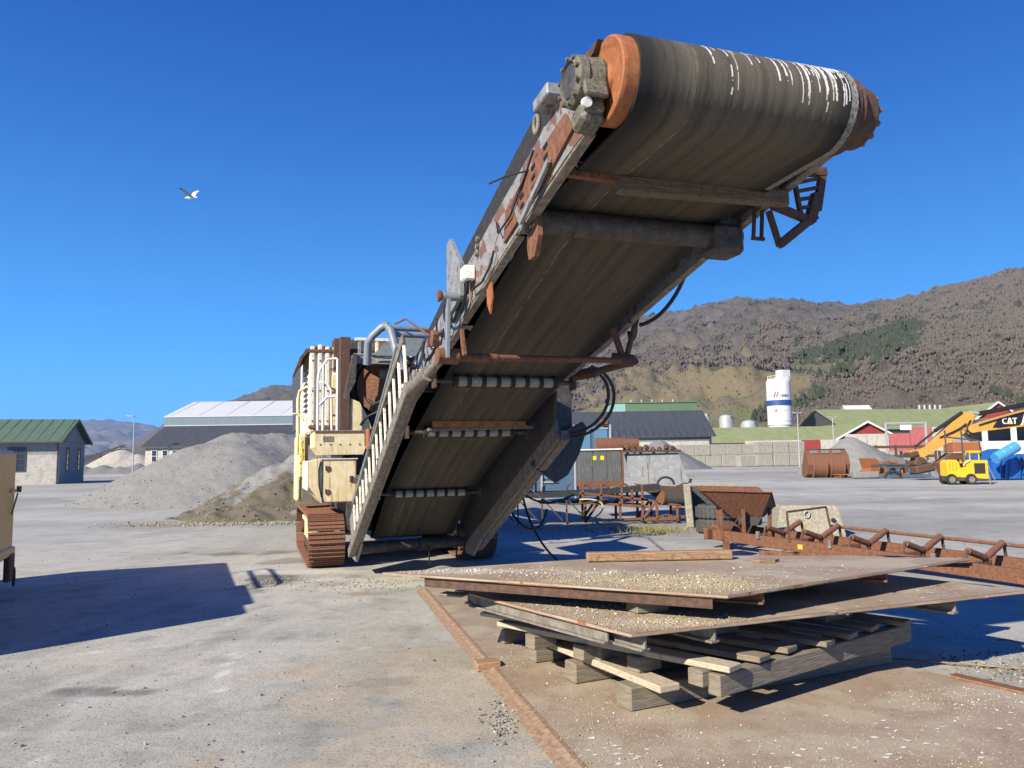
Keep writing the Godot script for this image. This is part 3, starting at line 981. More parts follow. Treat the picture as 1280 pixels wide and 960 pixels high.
func make_crusher():
	var R := thing("mobile_crusher", "huge tracked rock crusher with long conveyor rising over the yard", "crusher", V(-1.75, 0, -12.42), 18.5)
	clutter(R)
	make_track(R, -1.0, "rusty brown crawler track in the sun")
	make_track(R, 1.0, "crawler track in the machine's shade")
	var g := Geo.new()
	# chassis
	g.box(V(0, .85, -4.2), V(1.8, .35, 7.6), Basis(), .02)
	g.box(V(-.85, .75, -1.4), V(.12, .5, 3.0))
	g.box(V(.85, .75, -1.4), V(.12, .5, 3.0))
	g.box(V(0, .55, -1.5), V(1.7, .25, .4))
	part("chassis", g, M.steel_dark, R)
	# belt, pulleys, rollers
	var bm := belt_mesh()
	part("conveyor_belt", bm[0], belt_material(bm[1]), R)
	var d := thing_part(R, "head_drum")
	g = Geo.new()
	g.lathe(DRUM + V(-.735, 0, 0), V(1, 0, 0), [Vector2(.05, .016), Vector2(.15, .012), Vector2(.18, .004), Vector2(.196, .0), Vector2(.205, .006), Vector2(.208, .02), Vector2(.207, .35), Vector2(.207, .8)], 40)
	part("drum_shell", g, M.rust_bright, d, "bright orange rusted drum end")
	g = Geo.new()
	g.lathe(DRUM + V(-.735, 0, 0), V(1, 0, 0), [Vector2(.207, .8), Vector2(.207, 1.34), Vector2(.18, 1.36), Vector2(.05, 1.33)], 40)
	part("drum_shell", g, M.rust_dark, d)
	g = Geo.new()
	g.lathe(DRUM + V(-.755, 0, 0), V(1, 0, 0), [Vector2(0, -.03), Vector2(.045, -.03), Vector2(.075, .02), Vector2(.09, .06)], 24)
	g.cyl(DRUM + V(-.85, 0, 0), DRUM + V(-.7, 0, 0), .035, -1, 16)
	part("shaft", g, M.rust_bright, d)
	g = Geo.new()
	g.lathe(DRUM + V(.6, 0, 0), V(1, 0, 0), [Vector2(.19, -.02), Vector2(.2, .04), Vector2(.165, .06), Vector2(.16, .15), Vector2(.145, .17), Vector2(.0, .17)], 28)
	part("drive_hub", g, M.rust_dark, d)
	for k in 12:
		g = Geo.new()
		var a := TAU * k / 12
		g.cyl(DRUM + V(.755, cos(a) * .13, sin(a) * .13), DRUM + V(.79, cos(a) * .13, sin(a) * .13), .016, -1, 6)
		part("hub_bolt", g, M.rust_track, d)
	# bearing housing at the near left end of the drum
	var b := thing_part(R, "bearing_housing")
	var bc := V(-.83, 3.43, 9.1)
	g = Geo.new()
	g.lathe(bc + V(.09, 0, 0), V(-1, 0, 0), [Vector2(.12, 0), Vector2(.128, .02), Vector2(.118, .09), Vector2(.128, .1), Vector2(.122, .14), Vector2(.095, .16), Vector2(.09, .145), Vector2(.0, .145)], 28)
	g.box(bc + V(.03, -.17, 0), V(.12, .11, .14), Basis(V(1, 0, 0), -.25), .02)
	g.box(bc + V(.03, -.1, .06), V(.1, .16, .05), Basis(V(1, 0, 0), -.3), .015)
	g.bar(bc + V(.02, -.02, .1), bc + V(.02, -.12, .13), .12, .03, .008)
	for k in 10:
		var a := TAU * k / 10
		g.cyl(bc + V(-.05, cos(a) * .11, sin(a) * .11), bc + V(-.075, cos(a) * .11, sin(a) * .11), .011, -1, 6)
	part("casting", g, M.bearing, b)
	g = Geo.new()
	g.cyl(bc + V(-.06, 0, 0), bc + V(-.064, 0, 0), .078, -1, 24)
	part("end_cover", g, M.steel_dark, b)
	g = Geo.new()
	g.cyl(bc + V(-.02, -.14, .09), bc + V(-.02, -.145, .115), .024, -1, 14)
	part("grease_cap", g, M.white_rail, b, "white round grease cap")
	# side frames of the upper conveyor
	for s in [-1.0, 1.0]:
		var sf := thing_part(R, "side_frame")
		var x: float = s * .76
		if s > 0:
			sf.position.y = .09
		g = Geo.new()
		g.prism([Vector2(6.55, 2.72), Vector2(7.95, 3.03), Vector2(8.75, 3.2), Vector2(9.12, 3.25), Vector2(9.16, 3.3), Vector2(9.05, 3.34), Vector2(9.0, 3.42), Vector2(9.0, 3.56), Vector2(8.92, 3.6), Vector2(8.72, 3.6), Vector2(8.6, 3.55), Vector2(8.4, 3.47), Vector2(7.6, 3.3), Vector2(7.17, 3.2), Vector2(6.55, 3.06)], V(x - .015, 0, 0), V(0, 0, 1), V(0, 1, 0), V(.03, 0, 0))
		part("head_plate", g, M.steel_rusty, sf)
		g = Geo.new()
		g.prism([Vector2(4.2, 2.16), Vector2(6.55, 2.7), Vector2(6.55, 3.04), Vector2(6.2, 2.95), Vector2(4.2, 2.5)], V(x - .012, 0, 0), V(0, 0, 1), V(0, 1, 0), V(.024, 0, 0))
		part("middle_plate", g, M.steel, sf)
		g = Geo.new()
		g.bar(V(x - s * .02, 2.71, 6.56), V(x - s * .02, 3.02, 7.93), .06, .02, .004)
		g.bar(V(x - s * .02, 3.03, 7.97), V(x - s * .02, 3.235, 9.0), .06, .02, .004)
		g.bar(V(x - s * .02, 2.17, 4.2), V(x - s * .02, 2.69, 6.52), .06, .02, .004)
		part("bottom_flange", g, M.dusty_steel, sf)
		# rust plate bolted on the head, with painted slots
		g = Geo.new()
		g.prism([Vector2(7.75, 3.02), Vector2(8.45, 3.17), Vector2(8.62, 3.21), Vector2(8.9, 3.3), Vector2(8.8, 3.42), Vector2(8.4, 3.36), Vector2(7.8, 3.22)], V(x + s * .019, 0, 0), V(0, 0, 1), V(0, 1, 0), V(s * .014, 0, 0))
		part("bolted_plate", g, M.rust, sf)
		if s < 0:
			for k in 9:
				g = Geo.new()
				var zz := 8.1 + (k / 3) * .2
				var yy := 3.14 + (k % 3) * .06 + (zz - 8.1) * .22
				g.bar(V(x - .036, yy, zz), V(x - .036, yy + .012, zz + .055), .006, .02)
				part("slot_shade", g, M.black, sf)  # uncut plate: black bars painted in for the shade inside slot holes
			g = Geo.new()
			g.prism([Vector2(0, 0), Vector2(.42, .1), Vector2(.42, .35), Vector2(.1, .62), Vector2(0, .6)], V(x - .09, 2.76, 6.45), V(0, 0, 1), V(0, 1, 0), V(.03, 0, 0))
			part("cover_flap", g, M.steel, sf)
			g = Geo.new()
			g.box(V(x - .06, 3.0, 6.98), V(.09, .11, .12), Basis(), .012)
			part("junction_box", g, M.white_rail, sf)
			g = Geo.new()
			g.tube([V(x - .06, 2.96, 6.98), V(x - .07, 2.88, 6.97), V(x - .06, 2.8, 6.85), V(x - .05, 2.76, 6.75)], .012, 6)
			part("cable", g, M.black, sf)
			g = Geo.new()
			g.tube([V(x - .05, 2.96, 7.0), V(x - .055, 2.86, 7.05), V(x - .045, 2.87, 7.3), V(x - .04, 2.95, 7.5), V(x - .04, 3.02, 7.56)], .008, 6)
			part("cable", g, M.black, sf)
			g = Geo.new()
			g.tube([V(x - .03, 3.2, 7.6), V(x - .05, 3.1, 7.7), V(x - .05, 3.14, 7.95), V(x - .04, 3.3, 8.2), V(x - .04, 3.4, 8.35)], .007, 6)
			part("cable", g, M.black, sf)
			g = Geo.new()
			g.tube([V(x - .03, 3.32, 8.25), V(x - .12, 3.33, 8.1), V(x - .2, 3.31, 8.0)], .006, 6)
			part("cable", g, M.black, sf)
			g = Geo.new()
			g.bar(V(x - .03, 3.21, 7.98), V(x - .03, 3.02, 8.12), .012, .05)
			g.bar(V(x - .05, 3.04, 8.14), V(x - .05, 3.24, 8.62), .02, .035)
			part("chain_bracket", g, M.steel, sf)
			# lifting eye
			g = Geo.new()
			var ring := []
			for k in 15:
				var a := TAU * k / 14
				ring.append(V(x - .03, 3.54 + sin(a) * .05, 8.38 + cos(a) * .035))
			g.tube(ring, .014, 6)
			part("lifting_eye", g, M.dusty_steel, sf)
			# square tab that sticks out backwards at the top of the head
			g = Geo.new()
			g.box(V(x - .05, 3.58, 8.62), V(.1, .07, .22), Basis(V(1, 0, 0), -.05), .008)
			part("head_tab", g, M.steel, sf)
			g = Geo.new()
			g.prism([Vector2(8.75, 3.55), Vector2(9.1, 3.6), Vector2(9.15, 3.64), Vector2(8.8, 3.64)], V(x + .0, 0, 0), V(0, 0, 1), V(0, 1, 0), V(.12, 0, 0))
			part("guard_cap", g, M.rust_dark, sf)
			# hanging hook plate
			g = Geo.new()
			g.prism([Vector2(8.05, 3.05), Vector2(8.2, 3.08), Vector2(8.22, 2.95), Vector2(8.15, 2.84), Vector2(8.05, 2.84), Vector2(8.02, 2.92)], V(x + .03, 0, 0), V(0, 0, 1), V(0, 1, 0), V(.03, 0, 0))
			part("roller_bracket", g, M.rust, sf)
			g = Geo.new()
			g.prism([Vector2(7.25, 2.84), Vector2(7.36, 2.86), Vector2(7.38, 2.74), Vector2(7.33, 2.64), Vector2(7.26, 2.72)], V(x + .0, 0, 0), V(0, 0, 1), V(0, 1, 0), V(.012, 0, 0))
			part("torn_plate", g, M.rust_bright, sf, "torn orange rusted plate")
			for k in 3:
				g = Geo.new()
				g.cyl(V(x - .02, 3.12 + k * .05, 7.1 + k * .02), V(x - .04, 3.12 + k * .05, 7.1 + k * .02), .02, -1, 8)
				part("bolt", g, M.dusty_steel, sf)
	# black rubber skirt along the carrying side
	for s in [-1.0, 1.0]:
		g = Geo.new()
		g.prism([Vector2(.85, 1.0), Vector2(3.5, 2.33), Vector2(6.3, 3.12), Vector2(8.16, 3.6), Vector2(8.6, 3.66), Vector2(8.18, 3.86), Vector2(6.3, 3.39), Vector2(3.5, 2.58), Vector2(.8, 1.28)], V(s * .62, 0, 0), V(0, 0, 1), V(0, 1, 0), V(s * .02, 0, 0))
		part("skirt", g, M.rubber, R)
	# cross members inside the frame
	for z in [4.6, 5.3, 5.9, 6.5, 7.1, 7.7, 8.3]:
		g = Geo.new()
		g.bar(V(-.74, belt_y(z) + .16, z), V(.74, belt_y(z) + .16, z), .05, .08, .006)
		part("cross_member", g, M.steel_dark, R)
	# rubber disc return rollers
	for z in [1.94, 3.96, 5.32]:
		var rr := thing_part(R, "return_roller")
		var y := belt_y(z) - .065
		g = Geo.new()
		g.cyl(V(-.7, y, z), V(.7, y, z), .022, -1, 10)
		part("shaft", g, M.steel_dark, rr)
		var seg := [-.5, -.37, -.225, -.08, .065, .21, .355, .5]
		for k in seg.size() - 1:
			g = Geo.new()
			g.cyl(V(seg[k] + .02, y, z), V(seg[k + 1] - .018, y, z), .048, -1, 14)
			part("sleeve", g, M.roller_grey, rr)
		for k in seg:
			g = Geo.new()
			g.cyl(V(k - .02, y, z), V(k + .02, y, z), .062, -1, 14)
			part("rubber_disc", g, M.rubber, rr)
		for s in [-1.0, 1.0]:
			g = Geo.new()
			g.box(V(s * .7, y, z), V(.03, .14, .12), Basis(), .005)
			part("bracket", g, M.rust_dark, rr)
	# large pipe roller under the head and the timber wedged across it
	g = Geo.new()
	g.cyl(V(-.74, 3.08, 8.07), V(.74, 3.08, 8.07), .075, -1, 20)
	g.cyl(V(-.45, 3.08, 8.07), V(-.2, 3.08, 8.07), .079, -1, 20)
	g.box(V(.62, 3.05, 8.07), V(.22, .2, .22), Basis(), .03)
	part("snub_roller", g, M.steel_dark, R)
	g = Geo.new()
	g.bar(V(-.74, 3.19, 8.6), V(-.35, 3.18, 8.6), .04, .05, .006)
	part("push_rod", g, M.rust, R)
	g = Geo.new()
	g.bar(V(-.4, 3.15, 8.6), V(.74, 3.185, 8.58), .07, .1, .012)
	part("wedged_timber", g, M.timber_old, R, "brown timber wedged across under the head")
	# slotted bracket and triangle frame on the far side of the head
	var tb := thing_part(R, "side_bracket")
	g = Geo.new()
	g.bar(V(.76, 3.2, 8.42), V(1.06, 3.12, 8.42), .04, .045)
	g.bar(V(1.08, 3.16, 8.42), V(.8, 2.95, 8.42), .045, .05)
	g.bar(V(.8, 2.94, 8.42), V(.73, 3.16, 8.42), .03, .03)
	g.bar(V(1.04, 3.12, 8.42), V(1.1, 3.3, 8.42), .05, .06)
	g.bar(V(.76, 3.2, 8.42), V(.76, 3.4, 8.46), .05, .06)
	g.bar(V(.93, 3.4, 8.42), V(.76, 3.38, 8.5), .04, .05)
	part("triangle_bars", g, M.rust_dark, tb)
	for k in 4:
		g = Geo.new()
		g.bar(V(.96, 3.2 + k * .055, 8.42), V(1.12, 3.23 + k * .06, 8.42), .02, .022)
		part("rung", g, M.rust_dark, tb)
	g = Geo.new()
	g.bar(V(.97, 3.16, 8.42), V(.93, 3.4, 8.42), .02, .03)
	g.bar(V(1.1, 3.2, 8.42), V(1.16, 3.46, 8.42), .03, .05)
	g.bar(V(.9, 3.42, 8.42), V(1.18, 3.46, 8.42), .04, .05)
	part("stringers", g, M.rust_dark, tb)
	g = Geo.new()
	g.bar(V(.68, 3.2, 8.35), V(.66, 3.0, 8.35), .018, .018)
	g.bar(V(.74, 3.24, 8.35), V(.72, 3.0, 8.35), .018, .018)
	g.bar(V(.65, 3.0, 8.35), V(.74, 3.0, 8.35), .02, .02)
	part("shackle", g, M.rust_dark, tb)
	# lower beams that carry the conveyor
	for s in [-1.0, 1.0]:
		var lb := thing_part(R, "support_beam")
		g = Geo.new()
		var x: float = s * .95
		var ze := 5.42 if s < 0 else 4.5
		g.bar(V(x, .33, 1.0), V(x, .33 + (ze - 1.0) * .4457, ze), .09, .13, .008)
		g.bar(V(x - s * .07, .39, .92), V(x - s * .07, .39 + (ze - .98) * .4457, ze - .06), .05, .25, .005)
		part("channel", g, M.dusty_steel, lb)
		g = Geo.new()
		g.prism([Vector2(.6, .2), Vector2(1.0, .2), Vector2(1.5, .5), Vector2(1.2, .85), Vector2(.55, .95), Vector2(.2, .75)], V(x - s * .1, 0, 0), V(0, 0, 1), V(0, 1, 0), V(s * .03, 0, 0))
		part("foot_plate", g, M.steel, lb)
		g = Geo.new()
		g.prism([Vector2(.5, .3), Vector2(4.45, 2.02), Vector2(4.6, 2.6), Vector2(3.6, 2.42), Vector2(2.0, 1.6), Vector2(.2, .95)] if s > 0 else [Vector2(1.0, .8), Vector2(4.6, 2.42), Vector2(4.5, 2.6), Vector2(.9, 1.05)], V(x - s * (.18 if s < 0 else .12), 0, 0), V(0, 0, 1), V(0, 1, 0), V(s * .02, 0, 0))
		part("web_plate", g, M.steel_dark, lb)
		for k in (7 if s < 0 else 5):
			g = Geo.new()
			var t := (k + .5) / 7.0
			g.bar(V(x, lerpf(.26, 2.2, t) + .02, lerpf(1.0, 5.3, t)), V(x, lerpf(.26, 2.2, t) + .16, lerpf(1.0, 5.3, t)), .098, .015)
			part("stiffener", g, M.steel_dark, lb)
	# guard grille of white posts on the sunny beam
	var gr := thing_part(R, "guard_grille")
	for k in 14:
		var t := k / 13.0
		var z := lerpf(1.55, 5.3, t)
		var y := .33 + (z - 1.0) * .4457 + .07
		g = Geo.new()
		g.bar(V(-.96, y, z), V(-.97, y + .47, z - .08 + (.05 if k % 4 == 2 else 0.0)), .03, .022, .005)
		part("post", g, M.white_worn, gr)
	g = Geo.new()
	g.bar(V(-.985, .33 + (.55) * .4457 + .5, 1.45), V(-.985, .33 + 4.3 * .4457 + .53, 5.25), .02, .09, .004)
	part("top_rail", g, M.dusty_steel, gr)
	g = Geo.new()
	g.tube([V(-.99, 1.35, 2.2), V(-.99, 2.75, 5.0)], .022, 8)
	part("hand_pipe", g, M.pipe_grey, gr)
	g = Geo.new()
	g.cyl(V(-1.0, 1.78, 3.1), V(-1.0, 2.02, 3.1), .035, -1, 10)
	part("latch", g, M.rust_bright, gr)
	g = Geo.new()
	g.box(V(-.98, 1.42, 3.5), V(.02, .08, .12), Basis(V(1, 0, 0), -.4))
	part("plate_tag", g, M.white_rail, gr)
	# hinge pipe between the feet
	g = Geo.new()
	g.cyl(V(-.82, .36, .75), V(.85, .38, .55), .085, -1, 16)
	g.cyl(V(.1, .37, .66), V(.3, .37, .64), .1, -1, 16)
	g.cyl(V(-.84, .45, .78), V(-.76, .45, .78), .13, -1, 18)
	g.cyl(V(.76, .5, .5), V(.86, .5, .5), .13, -1, 18)
	part("hinge_pipe", g, M.steel_dark, R)
	g = Geo.new()
	g.tube([V(.25, .4, .72), V(.24, .2, .74), V(.25, .05, .74)], .012, 6)
	g.tube([V(.68, .5, .6), V(.7, .3, .62), V(.69, .12, .63)], .012, 6)
	part("hose", g, M.black, R)
	# side-lift cylinders, link bars and the cross pipe
	g = Geo.new()
	g.cyl(V(-.95, 2.28, 5.45), V(-.95, 2.34, 6.1), .055, -1, 14)
	g.cyl(V(-.95, 2.34, 6.1), V(-.95, 2.35, 6.2), .066, -1, 14)
	g.cyl(V(-.95, 2.35, 6.2), V(-.94, 2.42, 6.75), .035, -1, 14)
	part("lift_cylinder", g, M.dusty_steel, R)
	g = Geo.new()
	g.cyl(V(.82, 2.5, 4.6), V(.95, 2.5, 5.3), .055, -1, 14)
	g.cyl(V(.95, 2.5, 5.3), V(1.02, 2.52, 6.05), .035, -1, 14)
	part("lift_cylinder", g, M.rust_dark, R)
	g = Geo.new()
	g.bar(V(-.93, 2.4, 6.78), V(-.93, 2.86, 6.82), .03, .06, .004)
	g.cyl(V(-.98, 2.86, 6.82), V(-.72, 2.86, 6.82), .035, -1, 12)
	part("link_bar", g, M.pipe_grey, R)
	g = Geo.new()
	g.cyl(V(-1.0, 2.42, 6.74), V(-.84, 2.42, 6.72), .06, -1, 12)
	g.box(V(-.86, 2.43, 6.7), V(.08, .1, .12), Basis(V(0, 1, 0), .3), .01)
	g.bar(V(-.8, 2.42, 6.8), V(-.82, 2.62, 6.78), .03, .05, .004)
	g.cyl(V(-.99, 2.86, 6.82), V(-1.01, 2.86, 6.82), .045, -1, 10)
	g.box(V(-.92, 2.62, 6.3), V(.06, .12, .09), Basis(V(1, 0, 0), .5), .01)
	part("hinge_knuckle", g, M.rust, R)
	g = Geo.new()
	g.cyl(V(-.88, 2.42, 6.7), V(.72, 2.48, 6.35), .026, -1, 12)
	g.cyl(V(-.88, 2.42, 6.7), V(-.5, 2.432, 6.62), .034, -1, 12)
	part("cross_pipe", g, M.rust, R)
	g = Geo.new()
	g.cyl(V(.66, 2.5, 6.3), V(.84, 2.48, 6.35), .055, -1, 12)
	g.bar(V(.75, 2.5, 6.33), V(.62, 2.78, 6.4), .05, .04, .005)
	g.bar(V(.78, 2.5, 6.33), V(.84, 2.86, 6.45), .04, .04, .005)
	part("arm_bracket", g, M.rust_dark, R)
	for q in [[V(.8, 2.86, 6.45), V(1.0, 2.8, 6.2), V(.95, 2.6, 6.1), V(.78, 2.72, 6.4)], [V(.84, 3.12, 7.3), V(1.02, 3.0, 6.9), V(1.0, 2.8, 6.6), V(.86, 2.78, 6.45)], [V(.93, 2.55, 5.2), V(1.3, 2.45, 5.2), V(1.28, 1.95, 5.0), V(.96, 1.9, 4.6)], [V(.96, 2.57, 5.2), V(1.38, 2.46, 5.2), V(1.36, 1.9, 5.0), V(.96, 1.86, 4.6)]]:
		g = Geo.new()
		var hv := []
		for k in 17:
			hv.append(q[0].bezier_interpolate(q[1], q[2], q[3], k / 16.0))
		g.tube(hv, .017, 8)
		part("hydraulic_hose", g, M.black, R)
	# orange scraper bar over the second roller
	g = Geo.new()
	g.box(V(.09, 2.05, 4.1), V(1.08, .11, .03), Basis(), .006)
	part("scraper_bar", g, M.orange_bar, R, "flat orange painted scraper bar")
	g = Geo.new()
	g.bar(V(-.5, 1.97, 4.08), V(.72, 2.0, 4.08), .07, .035, .005)
	part("scraper_holder", g, M.dusty_steel, R)
	for k in 5:
		g = Geo.new()
		g.cyl(V(-.3 + k * .2, 2.01, 4.12), V(-.3 + k * .2, 2.01, 4.14), .022, -1, 8)
		part("bolt", g, M.dusty_steel, R)
	# right-hand post, hanging rubber flap, tank
	g = Geo.new()
	g.box(V(1.27, 2.3, 3.4), V(.26, 1.3, .5), Basis(), .02)
	part("column", g, M.steel_dark, R)
	g = Geo.new()
	g.prism([Vector2(.8, 1.57), Vector2(1.11, 1.345), Vector2(1.27, 1.44), Vector2(1.42, 1.68), Vector2(1.47, 1.82), Vector2(1.54, 2.0), Vector2(1.475, 2.08), Vector2(1.27, 1.98), Vector2(1.05, 1.88)], V(0, 0, 3.75), V(1, 0, 0), V(0, 1, 0), V(0, 0, .03))
	part("rubber_flap", g, M.rubber_grey, R, "torn grey rubber flap hanging down")
	g = Geo.new()
	g.box(V(1.5, 1.5, .6), V(.5, .75, 1.4), Basis(), .04)
	part("tank", g, M.dusty_steel, R)
	g = Geo.new()
	g.tube([V(1.0, 1.9, 3.9), V(1.0, 1.75, 3.95), V(1.01, 1.68, 3.95)], .02, 8)
	part("blue_cable", g, M.cable_blue, R)
	for q in [[V(1.2, 1.0, 1.6), V(1.3, .6, 1.9), V(1.5, .5, 2.2), V(1.75, .9, 1.8)], [V(1.55, 1.1, 1.3), V(1.5, .7, 1.7), V(1.55, .4, 2.0), V(1.85, .12, 2.2)], [V(1.7, 1.1, .9), V(2.0, .85, 1.0), V(2.3, .95, .9), V(2.6, 1.05, .8)]]:
		g = Geo.new()
		var cv := []
		for k in 13:
			var t := k / 12.0
			cv.append(q[0].bezier_interpolate(q[1], q[2], q[3], t))
		g.tube(cv, .018, 6)
		part("hose", g, M.black, R)
	# cream cabinets beside the conveyor
	var cab := thing_part(R, "lower_cabinet")
	g = Geo.new()
	g.prism([Vector2(-1.48, 1.25), Vector2(-1.3, 1.0), Vector2(-.76, 1.0), Vector2(-.76, 1.68), Vector2(-1.3, 1.68), Vector2(-1.48, 1.64)], V(0, 0, -1.2), V(1, 0, 0), V(0, 1, 0), V(0, 0, 1.2))
	part("cabinet_body", g, M.cream, cab)
	g = Geo.new()
	g.box(V(-1.5, 1.42, -.6), V(.03, .46, 1.1), Basis(), .01)
	part("side_door", g, M.white_worn, cab)
	g = Geo.new()
	g.tube([V(-1.31, 1.64, .01), V(-1.34, 1.5, .015), V(-1.33, 1.25, .015), V(-1.28, 1.03, .01)], .01, 6)
	g.box(V(-1.285, 1.34, .004), V(.012, .66, .01))
	part("seal_strip", g, M.black, cab)
	for k in 2:
		g = Geo.new()
		g.box(V(-1.2, 1.17 + k * .36, .012), V(.05, .07, .024), Basis(), .006)
		g.cyl(V(-1.23, 1.13 + k * .36, .02), V(-1.23, 1.21 + k * .36, .02), .011, -1, 8)
		part("hinge", g, M.rust, cab)
	g = Geo.new()
	g.box(V(-.84, 1.36, .014), V(.05, .1, .028), Basis(), .008)
	part("handle", g, M.steel_dark, cab)
	g = Geo.new()
	g.box(V(-1.02, 1.008, .006), V(.52, .016, .02))
	g.box(V(-.768, 1.34, .006), V(.014, .66, .018))
	part("rusty_lip", g, M.rust, cab)
	g = Geo.new()
	g.box(V(-1.02, 1.676, .008), V(.56, .014, .03))
	part("top_lip", g, M.white_worn, cab)
	var pl := thing_part(R, "upper_cabinet")
	g = Geo.new()
	g.box(V(-1.01, 2.088, .044), V(.78, .022, .012))
	g.box(V(-.632, 1.98, .044), V(.018, .2, .012))
	part("rusty_lip", g, M.rust, pl)
	for k in 5:
		g = Geo.new()
		g.cyl(V(-1.32 + k * .15, 1.9, .038), V(-1.32 + k * .15, 1.9, .05), .012, -1, 6)
		part("bolt", g, M.rust_dark, pl)
	g = Geo.new()
	g.box(V(-1.2, 1.985, .044), V(.16, .08, .006))
	part("data_plate", g, M.dusty_steel, pl)
	g = Geo.new()
	g.prism([Vector2(-1.4, 1.86), Vector2(-1.3, 1.74), Vector2(-.66, 1.74), Vector2(-.62, 1.86), Vector2(-.62, 2.1), Vector2(-1.4, 2.1)], V(0, 0, -1.1), V(1, 0, 0), V(0, 1, 0), V(0, 0, 1.14))
	part("cabinet_body", g, M.cream, pl)
	g = Geo.new()
	g.box(V(-1.0, 2.11, -.5), V(.8, .02, 1.1), Basis(), .004)
	part("deck", g, M.dusty_steel, pl)
	g = Geo.new()
	g.box(V(-1.5, 1.72, -1.9), V(.2, .8, .8), Basis(), .06)
	g.box(V(-1.56, 1.3, -1.85), V(.1, .7, .6), Basis(), .05)
	part("side_panel", g, M.cream, R)
	g = Geo.new()
	g.tube([V(-1.52, 1.9, -1.3), V(-1.55, 1.95, -1.1), V(-1.52, 1.7, -1.05), V(-1.55, 1.6, -1.2), V(-1.5, 1.85, -1.25)], .016, 6)
	g.tube([V(-1.5, 1.98, -1.25), V(-1.56, 1.85, -1.15), V(-1.5, 1.72, -1.2), V(-1.54, 1.5, -1.2)], .014, 6)
	part("yellow_hose", g, M.cable_yellow, R)
	# worn white engine housing made of upright ribs
	var eh := thing_part(R, "engine_housing")
	g = Geo.new()
	g.box(V(-1.2, 2.8, -2.0), V(.5, 1.4, 2.6), Basis(), .03)
	part("housing_wall", g, M.white_worn, eh)
	for k in 4:
		g = Geo.new()
		g.box(V(-1.4 + k * .12, 2.83 + (.03 if k == 1 else 0.0), -.68), V(.075, 1.42, .06), Basis(), .015)
		part("rib", g, M.white_worn, eh)
	g = Geo.new()
	g.box(V(-1.04, 2.62, -.66), V(.1, .9, .05), Basis(), .01)
	part("door_panel", g, M.cream, eh)
	for k in 9:
		g = Geo.new()
		g.box(V(-1.475, 2.5 + k * .09, -1.3), V(.02, .03, .7), Basis(V(0, 0, 1), .5))
		part("louvre", g, M.steel_dark, eh)
	g = Geo.new()
	g.bar(V(-1.46, 3.46, -.66), V(-.98, 3.47, -.66), .05, .05, .006)
	g.bar(V(-1.46, 2.2, -.65), V(-.98, 2.2, -.65), .04, .06, .006)
	part("cross_rail", g, M.rust, eh)
	for k in 10:
		g = Geo.new()
		g.cyl(V(-1.4 + (k % 4) * .12, 2.3 + (k / 4) * .5, -.65), V(-1.4 + (k % 4) * .12, 2.3 + (k / 4) * .5, -.635), .014, -1, 6)
		part("bolt", g, M.rust_dark, eh)
	for k in 3:
		g = Geo.new()
		g.box(V(-1.08, 2.4 + k * .38, -.63), V(.08, .02, .02))
		part("hinge", g, M.rust_dark, eh)
	g = Geo.new()
	var hood := [Vector2(-1.64, 3.22), Vector2(-1.6, 3.36), Vector2(-1.48, 3.5), Vector2(-1.3, 3.56), Vector2(-1.3, 3.53), Vector2(-1.46, 3.46), Vector2(-1.56, 3.34), Vector2(-1.6, 3.22)]
	g.prism(hood, V(0, 0, -2.6), V(1, 0, 0), V(0, 1, 0), V(0, 0, 1.9))
	part("bent_hood", g, M.rust_dark, eh, "bent brown rusty rain hood")
	g = Geo.new()
	for k in 5:
		g.box(V(-1.38 + k * .09, 3.53, -.8 - (k % 2) * .1), V(.06, .06, .1), Basis(V(0, 0, 1), .3 * k), .01)
	part("top_lugs", g, M.rust_dark, eh)
	# handrails
	var hr := thing_part(R, "handrail")
	for q in [[V(-1.36, 2.1, .0), V(-1.36, 2.9, .0), V(-1.34, 3.06, -.02), V(-1.22, 3.24, -.02), V(-1.08, 3.26, -.02), V(-1.06, 3.25, -.02), V(-1.06, 2.12, -.02)], [V(-1.36, 2.5, .0), V(-1.22, 2.64, -.01), V(-1.1, 2.655, -.02), V(-1.065, 2.6, -.02)], [V(-1.28, 2.1, -.01), V(-1.28, 3.15, -.02)], [V(-1.42, 2.1, -1.0), V(-1.44, 2.85, -1.0), V(-1.38, 2.95, -.9), V(-1.2, 2.93, -.5), V(-1.12, 2.8, -.45), V(-1.1, 2.12, -.45)]]:
		g = Geo.new()
		g.tube(q, .021, 8)
		part("rail", g, M.white_rail, hr)
	g = Geo.new()
	g.tube([V(-1.6, 1.75, -1.2), V(-1.6, 2.7, -1.2), V(-1.57, 2.84, -1.2), V(-1.46, 2.9, -1.1), V(-1.4, 2.9, -1.0)], .028, 8)
	g.tube([V(-1.68, 2.45, -1.2), V(-1.6, 2.45, -1.15), V(-1.5, 2.3, -1.1), V(-1.56, 2.5, -1.15), V(-1.46, 2.28, -1.05)], .015, 6)
	part("grab_rail", g, M.cream, hr)
	# rusty channel post, jaw wheel in its guard, brackets
	g = Geo.new()
	g.box(V(-.9, 2.9, -.55), V(.17, 1.55, .3), Basis(), .012)
	g.box(V(-1.02, 3.42, -.75), V(.1, .5, .4), Basis(), .01)
	part("rusty_post", g, M.rust_dark, R, "tall brown rusty channel post")
	g = Geo.new()
	g.prism([Vector2(-.84, 2.12), Vector2(-.45, 2.12), Vector2(-.5, 2.3), Vector2(-.66, 2.6), Vector2(-.8, 2.66)], V(0, 0, -.48), V(1, 0, 0), V(0, 1, 0), V(0, 0, .05))
	part("gusset", g, M.cream, R)
	var jw := thing_part(R, "jaw_wheel")
	var jc := V(-.14, 2.86, -.75)
	g = Geo.new()
